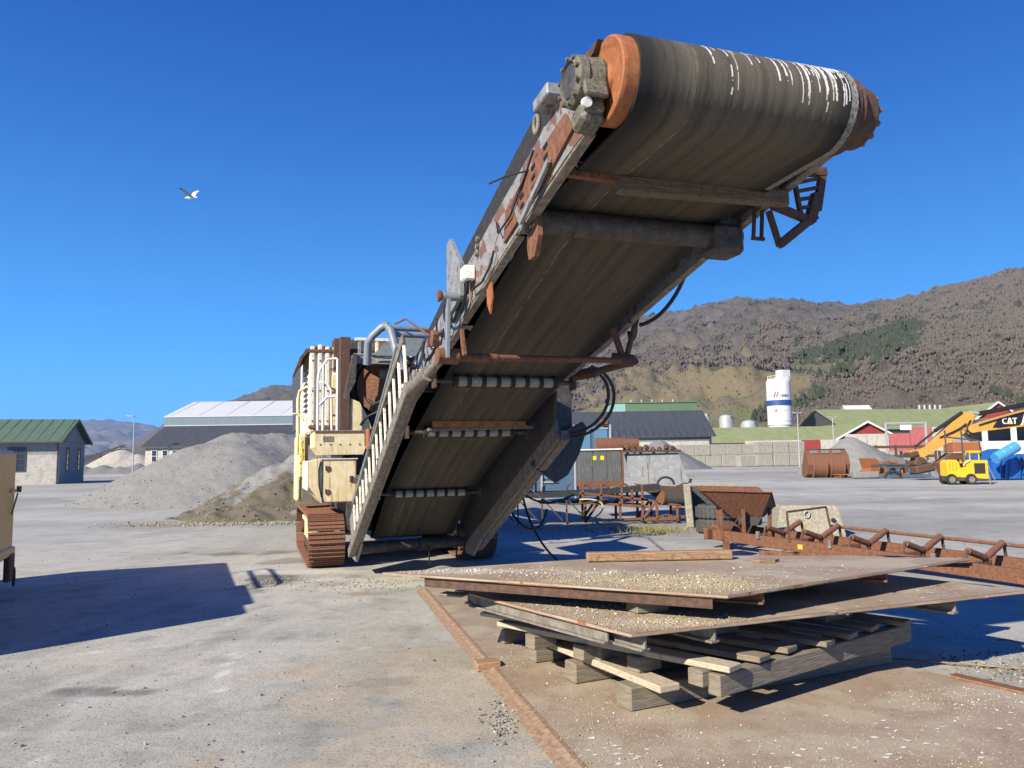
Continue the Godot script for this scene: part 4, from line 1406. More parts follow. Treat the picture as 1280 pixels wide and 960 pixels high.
	g.lathe(jc, V(-.35, 0, 1), [Vector2(.3, 0), Vector2(.56, .02), Vector2(.6, .1), Vector2(.6, .32), Vector2(.55, .36), Vector2(.5, .34), Vector2(.49, .2), Vector2(.3, .18)], 40)
	part("guard_ring", g, M.rubber, jw)
	g = Geo.new()
	g.lathe(jc + V(-.03, 0, .1), V(-.35, 0, 1), [Vector2(.0, .22), Vector2(.2, .22), Vector2(.36, .2), Vector2(.38, .24), Vector2(.47, .24), Vector2(.48, .1)], 36)
	part("wheel", g, M.rust, jw)
	for k in 8:
		g = Geo.new()
		var a := PI + .25 + k * .3
		g.box(jc + V(-.06, 0, .2) + V(cos(a), sin(a), cos(a) * .35) * .605, V(.06, .02, .3), Basis(V(0, 0, 1), a), .006)
		part("lug", g, M.rubber_grey, jw)
	g = Geo.new()
	g.cyl(V(-.36, 3.06, -.3), V(-.2, 3.08, -.28), .09, -1, 18)
	part("filter_can", g, M.dusty_steel, R)
	g = Geo.new()
	g.box(V(-.38, 3.34, -.25), V(.85, .04, .4), Basis(), .006)
	g.box(V(-.4, 3.25, -.06), V(.8, .12, .025), Basis(), .006)
	part("shelf_frame", g, M.steel, R)
	g = Geo.new()
	g.prism([Vector2(-.82, 3.34), Vector2(-.76, 3.34), Vector2(-.78, 2.9), Vector2(-.93, 2.6), Vector2(-.96, 2.62)], V(0, 0, -.2), V(1, 0, 0), V(0, 1, 0), V(0, 0, .22))
	part("bent_side", g, M.steel_dark, R)
	g = Geo.new()
	g.box(V(-.15, 3.45, -1.6), V(1.3, .5, 1.6), Basis(), .04)
	g.box(V(.3, 3.0, -1.5), V(1.6, .9, 1.6), Basis(), .04)
	g.box(V(0, 2.1, -2.2), V(1.7, 1.4, 2.4), Basis(), .04)
	part("crusher_box", g, M.steel_dark, R)
	g = Geo.new()
	g.box(V(.2, 3.72, -1.9), V(1.2, .1, .7), Basis(), .02)
	g.box(V(-.5, 3.35, -.75), V(.06, .6, .06))
	g.box(V(-.2, 3.6, -.9), V(.9, .06, .05))
	part("top_frame", g, M.white_worn, R)
	g = Geo.new()
	g.prism([Vector2(-.72, 3.3), Vector2(.3, 3.3), Vector2(.3, 3.62), Vector2(-.1, 3.62), Vector2(-.35, 3.5), Vector2(-.5, 3.34)], V(0, 0, .2), V(1, 0, 0), V(0, 1, 0), V(0, 0, .03))
	part("arched_plate", g, M.pipe_grey, R)
	# rear feed hopper, mostly hidden
	g = Geo.new()
	g.prism([Vector2(-4.2, 2.4), Vector2(-8.6, 2.4), Vector2(-9.2, 3.9), Vector2(-3.6, 3.9)], V(-1.35, 0, 0), V(0, 0, 1), V(0, 1, 0), V(.06, 0, 0))
	g.prism([Vector2(-4.2, 2.4), Vector2(-8.6, 2.4), Vector2(-9.2, 3.5), Vector2(-3.6, 3.5)], V(1.35, 0, 0), V(0, 0, 1), V(0, 1, 0), V(.06, 0, 0))
	g.box(V(0, 2.2, -6.4), V(2.6, .3, 4.6), Basis(), .03)
	part("feed_hopper", g, M.steel_dark, R)
	# bent grey pipes over the crusher
	g = Geo.new()
	g.tube([V(-.68, 3.1, .6), V(-.68, 3.42, .7), V(-.62, 3.52, .75), V(-.48, 3.66, .8), V(-.4, 3.66, .85)], .06, 12)
	part("bent_pipe", g, M.pipe_grey, R)
	g = Geo.new()
	g.tube([V(-.5, 3.63, .8), V(-.44, 3.68, .82), V(-.36, 3.6, .86), V(-.3, 3.3, .95), V(-.23, 2.95, 1.1)], .066, 12)
	part("bent_pipe", g, M.pipe_grey, R)
	g = Geo.new()
	g.cyl(V(-.36, 3.66, .7), V(.6, 3.68, .6), .045, -1, 12)
	part("straight_pipe", g, M.pipe_grey, R)
	g = Geo.new()
	g.cyl(V(-.34, 3.55, .8), V(.6, 3.56, .7), .045, -1, 12)
	part("straight_pipe", g, M.pipe_grey, R)
	g = Geo.new()
	g.tube([V(-.3, 3.7, .85), V(-.2, 3.72, 1.2), V(-.8, 2.66, 5.9)], .014, 6)
	part("tie_rod", g, M.rust, R)

func clutter(R: Node3D):
	var r2 := RandomNumberGenerator.new()
	r2.seed = 61
	for k in 7:
		var z := 4.5 + k * .28
		var y := 2.2 + (z - 4.2) * .225
		var g := Geo.new()
		var cv := []
		for j in 11:
			cv.append(V(-.8, y + .28, z).bezier_interpolate(V(-.86, y + .1, z + .1), V(-.84, y - .02, z + .2 + r2.randf() * .3), V(-.8, y + .12 + r2.randf() * .1, z + .5), j / 10.0))
		g.tube(cv, r2.randf_range(.008, .015), 6)
		part("cable", g, M.black, R)
	for k in 9:
		var z := 4.3 + k * .25
		var y := 2.18 + (z - 4.2) * .225 + r2.randf_range(.02, .25)
		var g := Geo.new()
		g.box(V(-.8, y, z), V(.04, r2.randf_range(.03, .09), r2.randf_range(.03, .08)), Basis(V(1, 0, 0), r2.randf() * 1.2), .006)
		part("lug", g, M.rust if k % 3 else M.white_rail, R)
	for q in [[V(-.55, 3.3, .2), V(-.3, 3.15, .3), V(.1, 3.35, .3), V(.4, 3.2, .2)], [V(-.6, 2.6, .1), V(-.45, 2.4, .3), V(-.3, 2.7, .4), V(-.2, 3.0, .3)], [V(-.7, 2.2, .05), V(-.6, 2.45, .2), V(-.4, 2.3, .3), V(-.3, 2.6, .35)]]:
		var g := Geo.new()
		var cv := []
		for j in 13:
			cv.append(q[0].bezier_interpolate(q[1], q[2], q[3], j / 12.0))
		g.tube(cv, .022, 8)
		part("hose", g, M.black, R)
	for k in 4:
		var g := Geo.new()
		g.box(V(-.7 + k * .28, 3.46, -.15), V(.05, .3, .05), Basis(), .006)
		part("upright", g, M.white_worn if k % 2 else M.steel, R)
	var g2 := Geo.new()
	g2.box(V(-.3, 3.6, -.15), V(.95, .05, .07), Basis(), .006)
	part("head_rail", g2, M.white_worn, R)
	g2 = Geo.new()
	g2.box(V(-.25, 3.2, .35), V(.5, .03, .3), Basis(V(1, 0, 0), .3), .006)
	part("tread_plate", g2, M.steel, R)
	g2 = Geo.new()
	g2.cyl(V(-.5, 3.5, -.7), V(.1, 3.52, -.7), .13, -1, 18)
	part("silencer", g2, M.rust, R)

func thing_part(root: Node3D, called: String) -> Node3D:
	var o := Node3D.new()
	o.name = called
	root.add_child(o, true)
	return o

# ---------------------------------------------------------------- steel plates and timber in the foreground
func rough_outline(pts: Array, step: float, amp: float, sd: int) -> Array:
	var r2 := RandomNumberGenerator.new()
	r2.seed = sd
	var out := []
	for i in pts.size():
		var a: Vector2 = pts[i]
		var b: Vector2 = pts[(i + 1) % pts.size()]
		var k := maxi(1, int(a.distance_to(b) / step))
		var nrm := (b - a).normalized().orthogonal()
		for j in k:
			var p := a.lerp(b, float(j) / k)
			if j > 0:
				p += nrm * r2.randf_range(-amp, amp)
			out.append(p)
	return out

func slab(pts: Array, y: float, thick: float) -> Geo:
	var g := Geo.new()
	g.prism(pts, V(0, y - thick, 0), V(1, 0, 0), V(0, 0, 1), V(0, thick, 0))
	return g

# T-section rib hanging under a plate from a to b (plan), top at y
func rib(a: Vector2, b: Vector2, y: float, h: float, m: Material, parent: Node):
	var g := Geo.new()
	var p := V(a.x, y - h * .5, a.y)
	var q := V(b.x, y - h * .5, b.y)
	g.bar(p, q, .014, h)
	g.bar(p - V(0, h * .5 - .008, 0), q - V(0, h * .5 - .008, 0), .075, .016, .003)
	part("rib", g, m, parent)

func scatter(poly: Array, y: float, spots: Array, sd: int, size := .016, warm := .35) -> Array:
	# spots of [x, z, rx, rz, count, pale]
	var r2 := RandomNumberGenerator.new()
	r2.seed = sd
	var pp := PackedVector2Array()
	for p in poly:
		pp.append(p)
	var out := []
	for s in spots:
		for i in s[4]:
			var p := Vector2(s[0] + r2.randfn(0, .5) * s[2], s[1] + r2.randfn(0, .5) * s[3])
			if not Geometry2D.is_point_in_polygon(p, pp):
				continue
			var z := size * (r2.randf_range(.2, .5) if r2.randf() < .95 else r2.randf_range(.6, 1.4))
			var c := stone_tone(r2, warm)
			if r2.randf() < s[5]:
				var k := r2.randf_range(.45, .72)
				c = Color(k, k * .97, k * .9)
			elif r2.randf() < .8:
				var k := r2.randf_range(.24, .42)
				c = Color(k, k * .82, k * .55)
			out.append([V(p.x, y + z * .22, p.y), z, c])
	return out

func droppings(parent: Node, y: float, list: Array, sd: int):
	var r2 := RandomNumberGenerator.new()
	r2.seed = sd
	var g := Geo.new()
	for s in list:
		for k in s[3]:
			var cx: float = s[0] + r2.randfn(0, .5) * s[2]
			var cz: float = s[1] + r2.randfn(0, .5) * s[2] * .7
			var rr := r2.randf_range(.004, .016)
			var ring := []
			for q in 8:
				var a := TAU * q / 8
				var e := rr * r2.randf_range(.5, 1.4)
				ring.append(V(cx + cos(a) * e * 1.3, y + .002, cz + sin(a) * e))
			g.face(ring, Vector3.UP)
	part("white_splashes", g, M.white, parent).set_meta("kind", "stuff")

func plank(called: String, p: Vector3, q: Vector3, w: float, h: float, m: Material, parent: Node, bevel := .006) -> MeshInstance3D:
	# built along its own x axis so that the grain runs lengthwise
	var g := Geo.new()
	g.box(Vector3.ZERO, V(p.distance_to(q), h, w), Basis(), bevel)
	var o := part(called, g, m, parent)
	var x := (q - p).normalized()
	var z := x.cross(Vector3.UP).normalized()
	o.transform = Transform3D(Basis(x, z.cross(x).normalized(), z), (p + q) * .5)
	return o

func make_plates():
	# plate lying on the ground
	var t := thing("ground_plate", "wide rusty steel plate lying flat on the ground under the timbers", "steel plate")
	var gp := rough_outline([Vector2(.98, -1.7), Vector2(-1.11, -9.9), Vector2(.9, -9.3), Vector2(3.12, -5.8), Vector2(3.45, -5.28), Vector2(5.6, -2.4)], .35, .012, 1)
	part("sheet", slab(gp, .03, .026), M.plate, t)
	var g := Geo.new()
	var a := V(.985, .0, -1.7)
	var b := V(-1.15, .0, -9.9)
	var out := V(-.97, 0, .25).normalized()
	g.face([a + V(0, .034, 0), b + V(0, .034, 0), b + out * .035 + V(0, .02, 0), a + out * .035 + V(0, .02, 0)], Vector3.UP)
	g.face([a + out * .035 + V(0, .02, 0), b + out * .035 + V(0, .02, 0), b + out * .1 + V(0, .004, 0), a + out * .1 + V(0, .004, 0)], Vector3.UP)
	g.face([a + V(0, .034, 0), b + V(0, .034, 0), b - out * .03 + V(0, .033, 0), a - out * .03 + V(0, .033, 0)], Vector3.UP)
	part("folded_edge", g, M.strip, t, "orange brown folded rim of the plate")
	g = Geo.new()
	g.prism([Vector2(3.12, -5.74), Vector2(3.42, -5.26), Vector2(3.5, -5.3), Vector2(3.2, -5.8)], V(0, .034, 0), V(1, 0, 0), V(0, 0, 1), V(.01, .012, .01))
	part("curled_rim", g, M.plate_edge, t)
	var list := scatter(gp, .03, [[1.1, -3.6, 1.2, .9, 24000, .06], [2.3, -4.2, 1.5, 1.0, 9000, .08], [.45, -4.8, .6, .9, 4500, .15], [3.0, -5.2, .5, .3, 1500, .4], [0.0, -6.3, .5, 1.0, 1800, .2], [1.9, -3.2, 1.4, .8, 20000, .05]], 5, .011)
	grains("gravel", t, list)
	droppings(t, .031, [[2.6, -4.6, .8, 46], [1.7, -4.2, .6, 26], [.6, -4.4, .35, 22], [3.2, -4.4, .6, 30], [.9, -3.5, .5, 14]], 2)
	# sleepers
	var e := V(2.18, 0, -1.05).normalized()
	var names := ["grey squared timber nearest the camera, long, under the pallet", "second grey timber from the front with its cut end in the sun", "third grey timber from the front, end half under the pallet", "rearmost grey timber under the stack, nearest the crusher"]
	var i := 0
	for s in [[.69, -5.06, 2.42, .15, .17], [.39, -5.67, 1.5, .14, .16], [.12, -6.25, 1.6, .13, .16], [-.14, -6.88, 1.7, .13, .16]]:
		var tm := thing("timber_sleeper", names[i], "timber", V(s[0], .031, s[1]), 0, "grey timbers under the steel plates")
		plank("baulk", V(0, s[3] * .5, 0) + V(.0, 0, -.08), V(0, s[3] * .5, -.08) + e * s[2], s[4], s[3], M.timber, tm, .01)
		i += 1
	var tm2 := thing("timber_offcut", "short brown timber end poking out beside the ground plate's rim", "timber", V(-.3, 0, -6.2))
	plank("baulk", V(-.02, .035, 0), V(.17, .035, -.05), .14, .07, M.timber_brown, tm2, .01)
	# pallet: boards run to the back left, bearers to the back right
	var pal := thing("wooden_pallet", "weathered wooden pallet between the timbers and the lower plate", "pallet")
	var u := V(-1.4, 0, -1.38).normalized()
	var w := V(1.83, 0, -1.26).normalized()
	var c0 := V(1.24, 0, -4.92)
	plank("bottom_board", V(.96, .205, -4.96), V(.2, .205, -6.4), .16, .045, M.timber_pale, pal)
	plank("bottom_board", V(2.0, .205, -5.5), V(1.2, .205, -6.9), .16, .045, M.timber, pal)
	for k in 4:
		for j in 2:
			var p := c0 + u * (.08 + k * .47) + w * (.0 + j * 1.4)
			plank("block", p + V(0, .278, 0) - w * .09, p + V(0, .278, 0) + w * .12, .12, .1, M.timber, pal)
	plank("bearer", c0 + V(0, .245, 0) - w * .05 + u * -.02, c0 + V(0, .27, 0) + w * 2.15 + u * -.02, .1, .13, M.timber, pal)
	plank("bearer", c0 + V(0, .26, 0) + u * .95, c0 + V(0, .27, 0) + w * 2.1 + u * .95, .1, .12, M.timber, pal)
	plank("bearer", c0 + V(0, .26, 0) + u * 1.6, c0 + V(0, .27, 0) + w * 2.1 + u * 1.6, .1, .12, M.timber, pal)
	for k in 7:
		var p := c0 + w * (.02 + k * .33) + V(0, .352 + k * .002, 0)
		plank("top_board", p - u * (.12 - (k % 3) * .03), p + u * 1.9, .15, .038, M.timber_pale if k == 0 else M.timber, pal)
	plank("broken_board", c0 + w * .1 + u * 1.55 + V(0, .39, 0), c0 + w * .0 + u * 2.1 + V(0, .4, 0), .11, .03, M.timber_pale, pal)
	for q in [V(.5, .435, -5.8), V(1.3, .435, -5.6), V(2.3, .435, -6.0), V(2.0, .435, -6.7)]:
		plank("packing", q, q + w * .35, .14, .115, M.timber, pal)
	plank("loose_block", V(1.9, .21, -5.6), V(2.35, .21, -5.82), .12, .09, M.timber, pal)
	plank("loose_block", V(2.45, .215, -5.85), V(2.8, .215, -6.02), .13, .1, M.timber, pal)
	# lower plate
	var lo := thing("lower_plate", "lower rusty steel plate of the stack, its corner over the pallet", "steel plate")
	var lp := rough_outline([Vector2(0.687, -4.673), Vector2(3.855, -5.918), Vector2(2.741, -7.525), Vector2(-0.483, -6.317)], .22, .008, 3)
	part("sheet", slab(lp, .6, .016), M.plate, lo)
	g = Geo.new()
	g.bar(V(0.706, 0.590, -4.696), V(3.827, 0.590, -5.922), .012, .024)
	g.bar(V(0.687, 0.590, -4.691), V(-0.465, 0.590, -6.317), .012, .024)
	part("cut_edge", g, M.plate_edge, lo)
	var ld := Vector2(-1.26, -1.77).normalized()
	for k in [.12, .62, 2.7]:
		var p: Vector2 = Vector2(0.687, -4.673) + Vector2(3.41, -1.34).normalized() * k + ld * .03
		rib(p, p + ld * 2.0, .584, .1, M.dusty_steel, lo)
	rib(Vector2(0.576, -4.905), Vector2(-0.334, -6.187), .584, .09, M.dusty_steel, lo)
	grains("gravel", lo, scatter(lp, .6, [[0.557, -5.388, .45, .45, 4000, .12], [0.929, -4.970, .5, .2, 8000, .08], [0.186, -5.760, .4, .4, 1500, .3], [3.159, -6.038, .5, .3, 120, .5]], 7, .013))
	droppings(lo, .601, [[2.973, -5.806, .5, 22], [2.044, -5.481, .5, 12]], 6)
	# blocks that hold the upper plate up at the back left
	var bp := thing("support_pallet", "small dark pallet wedged between the two plates at the left", "pallet")
	for k in 3:
		plank("block", V(-.55 + k * .33, .565, -6.62 + k * .14), V(-.38 + k * .33, .565, -6.54 + k * .14), .13, .075, M.timber, bp)
	plank("board", V(-0.627, 0.697, -6.159), V(0.553, 0.697, -5.643), .12, .02, M.timber, bp)
	plank("board", V(-0.572, 0.595, -6.196), V(-0.387, 0.595, -6.104), .12, .02, M.timber, bp)
	plank("prop", V(1.936, 0.650, -6.177), V(2.397, 0.650, -6.362), .15, .088, M.timber, bp)
	plank("prop", V(0.784, 0.650, -5.301), V(1.014, 0.650, -5.394), .15, .088, M.timber, bp)
	# upper plate
	var up := thing("upper_plate", "top rusty steel plate of the stack, strewn with gravel", "steel plate")
	var ep := rough_outline([Vector2(1.319, -4.873), Vector2(3.737, -6.412), Vector2(2.931, -6.687), Vector2(1.786, -6.797), Vector2(0.577, -6.687), Vector2(-1.026, -6.073)], .22, .008, 9)
	part("sheet", slab(ep, .78, .014), M.plate, up)
	g = Geo.new()
	g.bar(V(1.319, 0.770, -4.887), V(3.728, 0.770, -6.417), .012, .022)
	g.bar(V(1.319, 0.770, -4.891), V(-0.714, 0.770, -5.927), .012, .022)
	part("cut_edge", g, M.plate_edge, up)
	var ud := Vector2(-2.56, -1.31).normalized()
	g = Geo.new()
	g.bar(V(1.246, 0.725, -4.956), V(-0.678, 0.725, -5.945), .02, .075)
	part("edge_channel", g, M.rust_dark, up)
	for k in [.38, 1.75, 2.95]:
		var p: Vector2 = Vector2(1.319, -4.873) + Vector2(2.64, -1.68).normalized() * k + ud * .03
		rib(p, p + ud * 1.7, .766, .08 if k < 1.0 else .07, M.rust, up)
	grains("gravel", up, scatter(ep, .78, [[-0.321, -6.064, .6, .16, 1500, .75], [0.458, -5.908, .5, .15, 700, .6], [1.191, -5.359, .5, .35, 16000, .05], [0.733, -5.542, .7, .3, 10000, .08], [2.198, -6.046, .8, .3, 120, .6]], 11, .013))
	droppings(up, .781, [[2.382, -5.954, .7, 26], [1.740, -5.679, .5, 12], [2.840, -6.137, .4, 12]], 12)
	g = Geo.new()
	g.prism([Vector2(0.000, 0.000), Vector2(0.110, 0.009), Vector2(0.238, -0.009), Vector2(0.183, 0.055), Vector2(0.055, 0.073)], V(1.92, .783, -6.37), V(1, 0, 0), V(0, 0, 1), V(0, .02, 0))
	part("bark_flake", g, M.timber_brown, up)
	# timber on top
	var tt := thing("timber_baulk", "long brown squared timber lying on the top plate's far edge", "timber", V(.6, .785, -6.5))
	plank("baulk", V(0, .038, 0), V(1.22, .038, -.055), .09, .075, M.timber_brown, tt, .008)
	# twigs on the ground to the right
	var tw := thing("dead_branch", "thin bare branch lying on the ground right of the stack", "branch", V(3.6, .012, -5.8))
	for q in [[V(-.6, .01, -.5), V(.2, .02, -.1), V(.9, .01, .1), V(1.4, .01, .4)], [V(.2, .02, -.1), V(.5, .05, -.4), V(.6, .1, -.8), V(.55, .02, -1.0)], [V(.5, .02, 0), V(.9, .03, -.2), V(1.3, .02, -.2), V(1.7, .01, -.1)]]:
		var cv := []
		for k in 9:
			cv.append(q[0].bezier_interpolate(q[1], q[2], q[3], k / 8.0))
		g = Geo.new()
		g.tube(cv, .007, 5)
		part("twig", g, M.timber_brown, tw)

# ---------------------------------------------------------------- rusty conveyor, hopper, ballast block, tyres (right of the crusher)
func make_near_right():
	var a := V(3.62, 0, -13.75)
	var dirv := V(6.1, 0, -9.45) - a
	var len := dirv.length() + 1.6
	var d := dirv.normalized()
	var s := V(-d.z, 0, d.x)    # to the right and away
	if s.z > 0:
		s = -s
	var t := thing("rusty_conveyor", "long rusty conveyor frame with trough rollers lying behind the steel plates", "conveyor")
	var P := func(l: float, w: float, y: float) -> Vector3:
		return a + d * l + s * w + V(0, y + .14 * (1.0 - l / len), 0)
	for w in [0.0, .95]:
		var g := Geo.new()
		g.bar(P.call(-.3, w, .1), P.call(len, w, .1), .03, .17, .006)
		g.bar(P.call(-.3, w + .03, .185), P.call(len, w + .03, .185), .07, .014)
		g.bar(P.call(-.3, w + .03, .02), P.call(len, w + .03, .02), .07, .014)
		part("rail", g, M.rust, t)
	var g := Geo.new()
	g.cyl(P.call(1.5, 1.05, .34), P.call(len, 1.05, .34), .025, -1, 10)
	part("pipe_rail", g, M.rust, t)
	for l in [.35, 1.2, 2.1, 3.1, 4.1, 5.1, 6.0]:
		g = Geo.new()
		g.bar(P.call(l, 0.0, .1), P.call(l, .95, .1), .06, .06, .005)
		part("cross_bar", g, M.rust, t)
	for l in [1.0, 1.75, 2.6, 3.45, 4.3, 5.15]:
		var st := thing_part(t, "roller_set")
		for k in 2:
			g = Geo.new()
			var lo: Vector3 = P.call(l, .47 + (.03 if k else -.03), .22)
			var hi: Vector3 = P.call(l, .9 if k else .06, .38)
			if k == 0:
				hi = P.call(l, .08, .33)
			g.cyl(lo, hi, .044, -1, 14)
			part("roller", g, M.rust, st)
			g = Geo.new()
			g.cyl(hi + (hi - lo).normalized() * .002, hi + (hi - lo).normalized() * .03, .014, -1, 8)
			g.bar(P.call(l, .97 if k else 0.0, .15), hi + (hi - lo).normalized() * .03, .04, .012)
			g.bar(P.call(l, .47, .12), lo, .04, .03)
			part("bracket", g, M.rust_dark, st)
	# small clips along the near rail
	for l in [.9, 2.3, 3.9]:
		g = Geo.new()
		g.box(P.call(l, -.025, .2), V(.04, .12, .06), Basis(V(0, 1, 0), .5), .004)
		part("clip", g, M.dusty_steel, t)
	g = Geo.new()
	g.box(P.call(1.75, -.022, .1), V(.012, .07, .09), Basis(Vector3.UP, atan2(d.x, d.z)))
	part("yellow_tag", g, M.cable_yellow, t)
	# tail pulley, feet
	g = Geo.new()
	g.cyl(P.call(-.2, .08, .14), P.call(-.2, .9, .14), .14, -1, 18)
	part("tail_pulley", g, M.rust, t)
	for w in [0.0, .95]:
		g = Geo.new()
		g.box(P.call(-.2, w, .12), V(.3, .2, .1), Basis(V(0, 1, 0), .5), .02)
		g.cyl(P.call(-.22, w - .06, .12), P.call(-.22, w + .06, .12), .07, -1, 12)
		g.bar(P.call(.15, w, .02), P.call(.15, w, -.13), .1, .08)
		part("foot", g, M.rust, t)
	# hoop of bar over the frame
	g = Geo.new()
	for q in [[P.call(1.55, -.02, .15), P.call(1.5, .0, .62)], [P.call(1.5, .0, .62), P.call(1.5, .95, .66)], [P.call(1.5, .95, .66), P.call(1.6, .95, .15)]]:
		g.bar(q[0], q[1], .03, .03, .004)
	part("hoop", g, M.rust_dark, t)
	# hopper at the tail
	var h := thing("feed_funnel", "rusty sheet steel hopper standing on the end of the rusty conveyor", "hopper", a + V(.45, .12, -.2))
	var rim := [V(-.78, .92, .35), V(.38, .88, .55), V(.62, .6, .0), V(.5, .92, -.55), V(-.7, .96, -.5)]
	var low := [V(-.2, .42, .2), V(.3, .42, .2), V(.42, .42, .0), V(.3, .42, -.2), V(-.2, .42, -.2)]
	for k in 5:
		g = Geo.new()
		var k1 := (k + 1) % 5
		var ctr := V(0, .6, 0)
		var f := [rim[k], rim[k1], low[k1], low[k]]
		var o: Vector3 = (rim[k] + rim[k1]) * .5 - ctr
		g.face(f, o)
		var inn := []
		for q in f:
			inn.append(q - V(o.x, 0, o.z).normalized() * .012)
		g.face(inn, -o)
		part("panel", g, M.rust, h)
	g = Geo.new()
	for k in 5:
		var k1 := (k + 1) % 5
		g.bar(rim[k], rim[k1], .03, .02)
	part("rim", g, M.rust, h)
	g = Geo.new()
	g.box(V(.1, .36, .21), V(.42, .14, .012))
	g.box(V(.1, .36, -.21), V(.42, .14, .012))
	part("spout", g, M.rubber_grey, h)
	for q in [V(-.42, 0, .3), V(-.05, 0, .32), V(.45, 0, .15), V(-.3, 0, -.35), V(.35, 0, -.35)]:
		g = Geo.new()
		g.bar(q + V(0, .05, 0), V(q.x * 1.05, .58, q.z * 1.02), .06, .05, .005)
		part("leg", g, M.rust, h)
	g = Geo.new()
	g.bar(V(-.4, .08, .33), V(-.1, .5, .34), .018, .018)
	g.bar(V(-.05, .08, .34), V(.2, .5, .34), .018, .018)
	part("brace", g, M.rust_dark, h)
	# concrete ballast block
	var cb := thing("ballast_block", "weathered tapered concrete block with a lifting shackle behind the rusty conveyor", "concrete block", V(5.95, 0, -15.9), -8)
	g = Geo.new()
	var rows := [[0.0, .66, .42], [.06, .66, .42], [.56, .56, .33], [.62, .5, .28]]
	for k in 3:
		var r0: Array = rows[k]
		var r1: Array = rows[k + 1]
		for q in [[1, 1, -1, 1], [-1, 1, -1, -1], [-1, -1, 1, -1], [1, -1, 1, 1]]:
			var f := [V(q[0] * r0[1], r0[0], q[1] * r0[2]), V(q[2] * r0[1], r0[0], q[3] * r0[2]), V(q[2] * r1[1], r1[0], q[3] * r1[2]), V(q[0] * r1[1], r1[0], q[1] * r1[2])]
			g.face(f, V(q[0] + q[2], .3, q[1] + q[3]))
	g.face([V(-.5, .62, -.28), V(.5, .62, -.28), V(.5, .62, .28), V(-.5, .62, .28)], Vector3.UP)
	part("body", g, M.concrete_near, cb)
	g = Geo.new()
	var ring := []
	for k in 13:
		var an := TAU * k / 12
		ring.append(V(-.05 + cos(an) * .05, .45 + sin(an) * .07, .39))
	g.tube(ring, .014, 6)
	g.box(V(-.05, .55, .36), V(.05, .06, .05), Basis(), .01)
	part("shackle", g, M.galv, cb)
	g = Geo.new()
	g.cyl(V(.45, .33, .34), V(.45, .33, .405), .045, -1, 12)
	part("socket", g, M.black_dull, cb)
	# tyres
	var lb := ["worn grey tyre on the bottom of the pair by the hopper", "upper worn grey tyre of the pair by the hopper"]
	for k in 2:
		var ty := thing("stacked_tyre", lb[k], "tyre", V(4.35, .0 + k * .3, -16.6), 0, "tyres beside the hopper")
		g = Geo.new()
		g.lathe(Vector3.ZERO, Vector3.UP, [Vector2(.24, .06), Vector2(.26, .0), Vector2(.4, .0), Vector2(.45, .06), Vector2(.455, .15), Vector2(.45, .24), Vector2(.4, .3), Vector2(.26, .3), Vector2(.24, .24), Vector2(.24, .06)], 28)
		part("tread", g, M.rubber_grey, ty)
		g = Geo.new()
		for q in 28:
			var an := TAU * q / 28
			g.box(V(cos(an) * .455, .15, sin(an) * .455), V(.02, .22, .06), Basis(Vector3.UP, -an), .004)
		part("lugs", g, M.rubber_grey, ty)
	# dark crate and posts beside the tyres
	var cr := thing("dark_container", "dark open steel skip with a pale upright post behind the tyres", "skip", V(4.6, 0, -18.4), -6)
	g = Geo.new()
	g.box(V(0, .5, -.6), V(.9, .9, .04))
	g.box(V(-.45, .5, 0), V(.04, .9, 1.2))
	g.box(V(.45, .5, 0), V(.04, .9, 1.2))
	g.box(V(0, .06, 0), V(.9, .05, 1.2))
	part("skip_wall", g, M.steel_dark, cr)
	g = Geo.new()
	g.box(V(-.52, .5, .62), V(.16, 1.0, .12), Basis(V(0, 0, 1), .06), .02)
	part("upright", g, M.concrete_near, cr)
	g = Geo.new()
	g.bar(V(-.5, .98, .62), V(.6, .96, .6), .1, .08, .01)
	part("top_bar", g, M.concrete_near, cr)

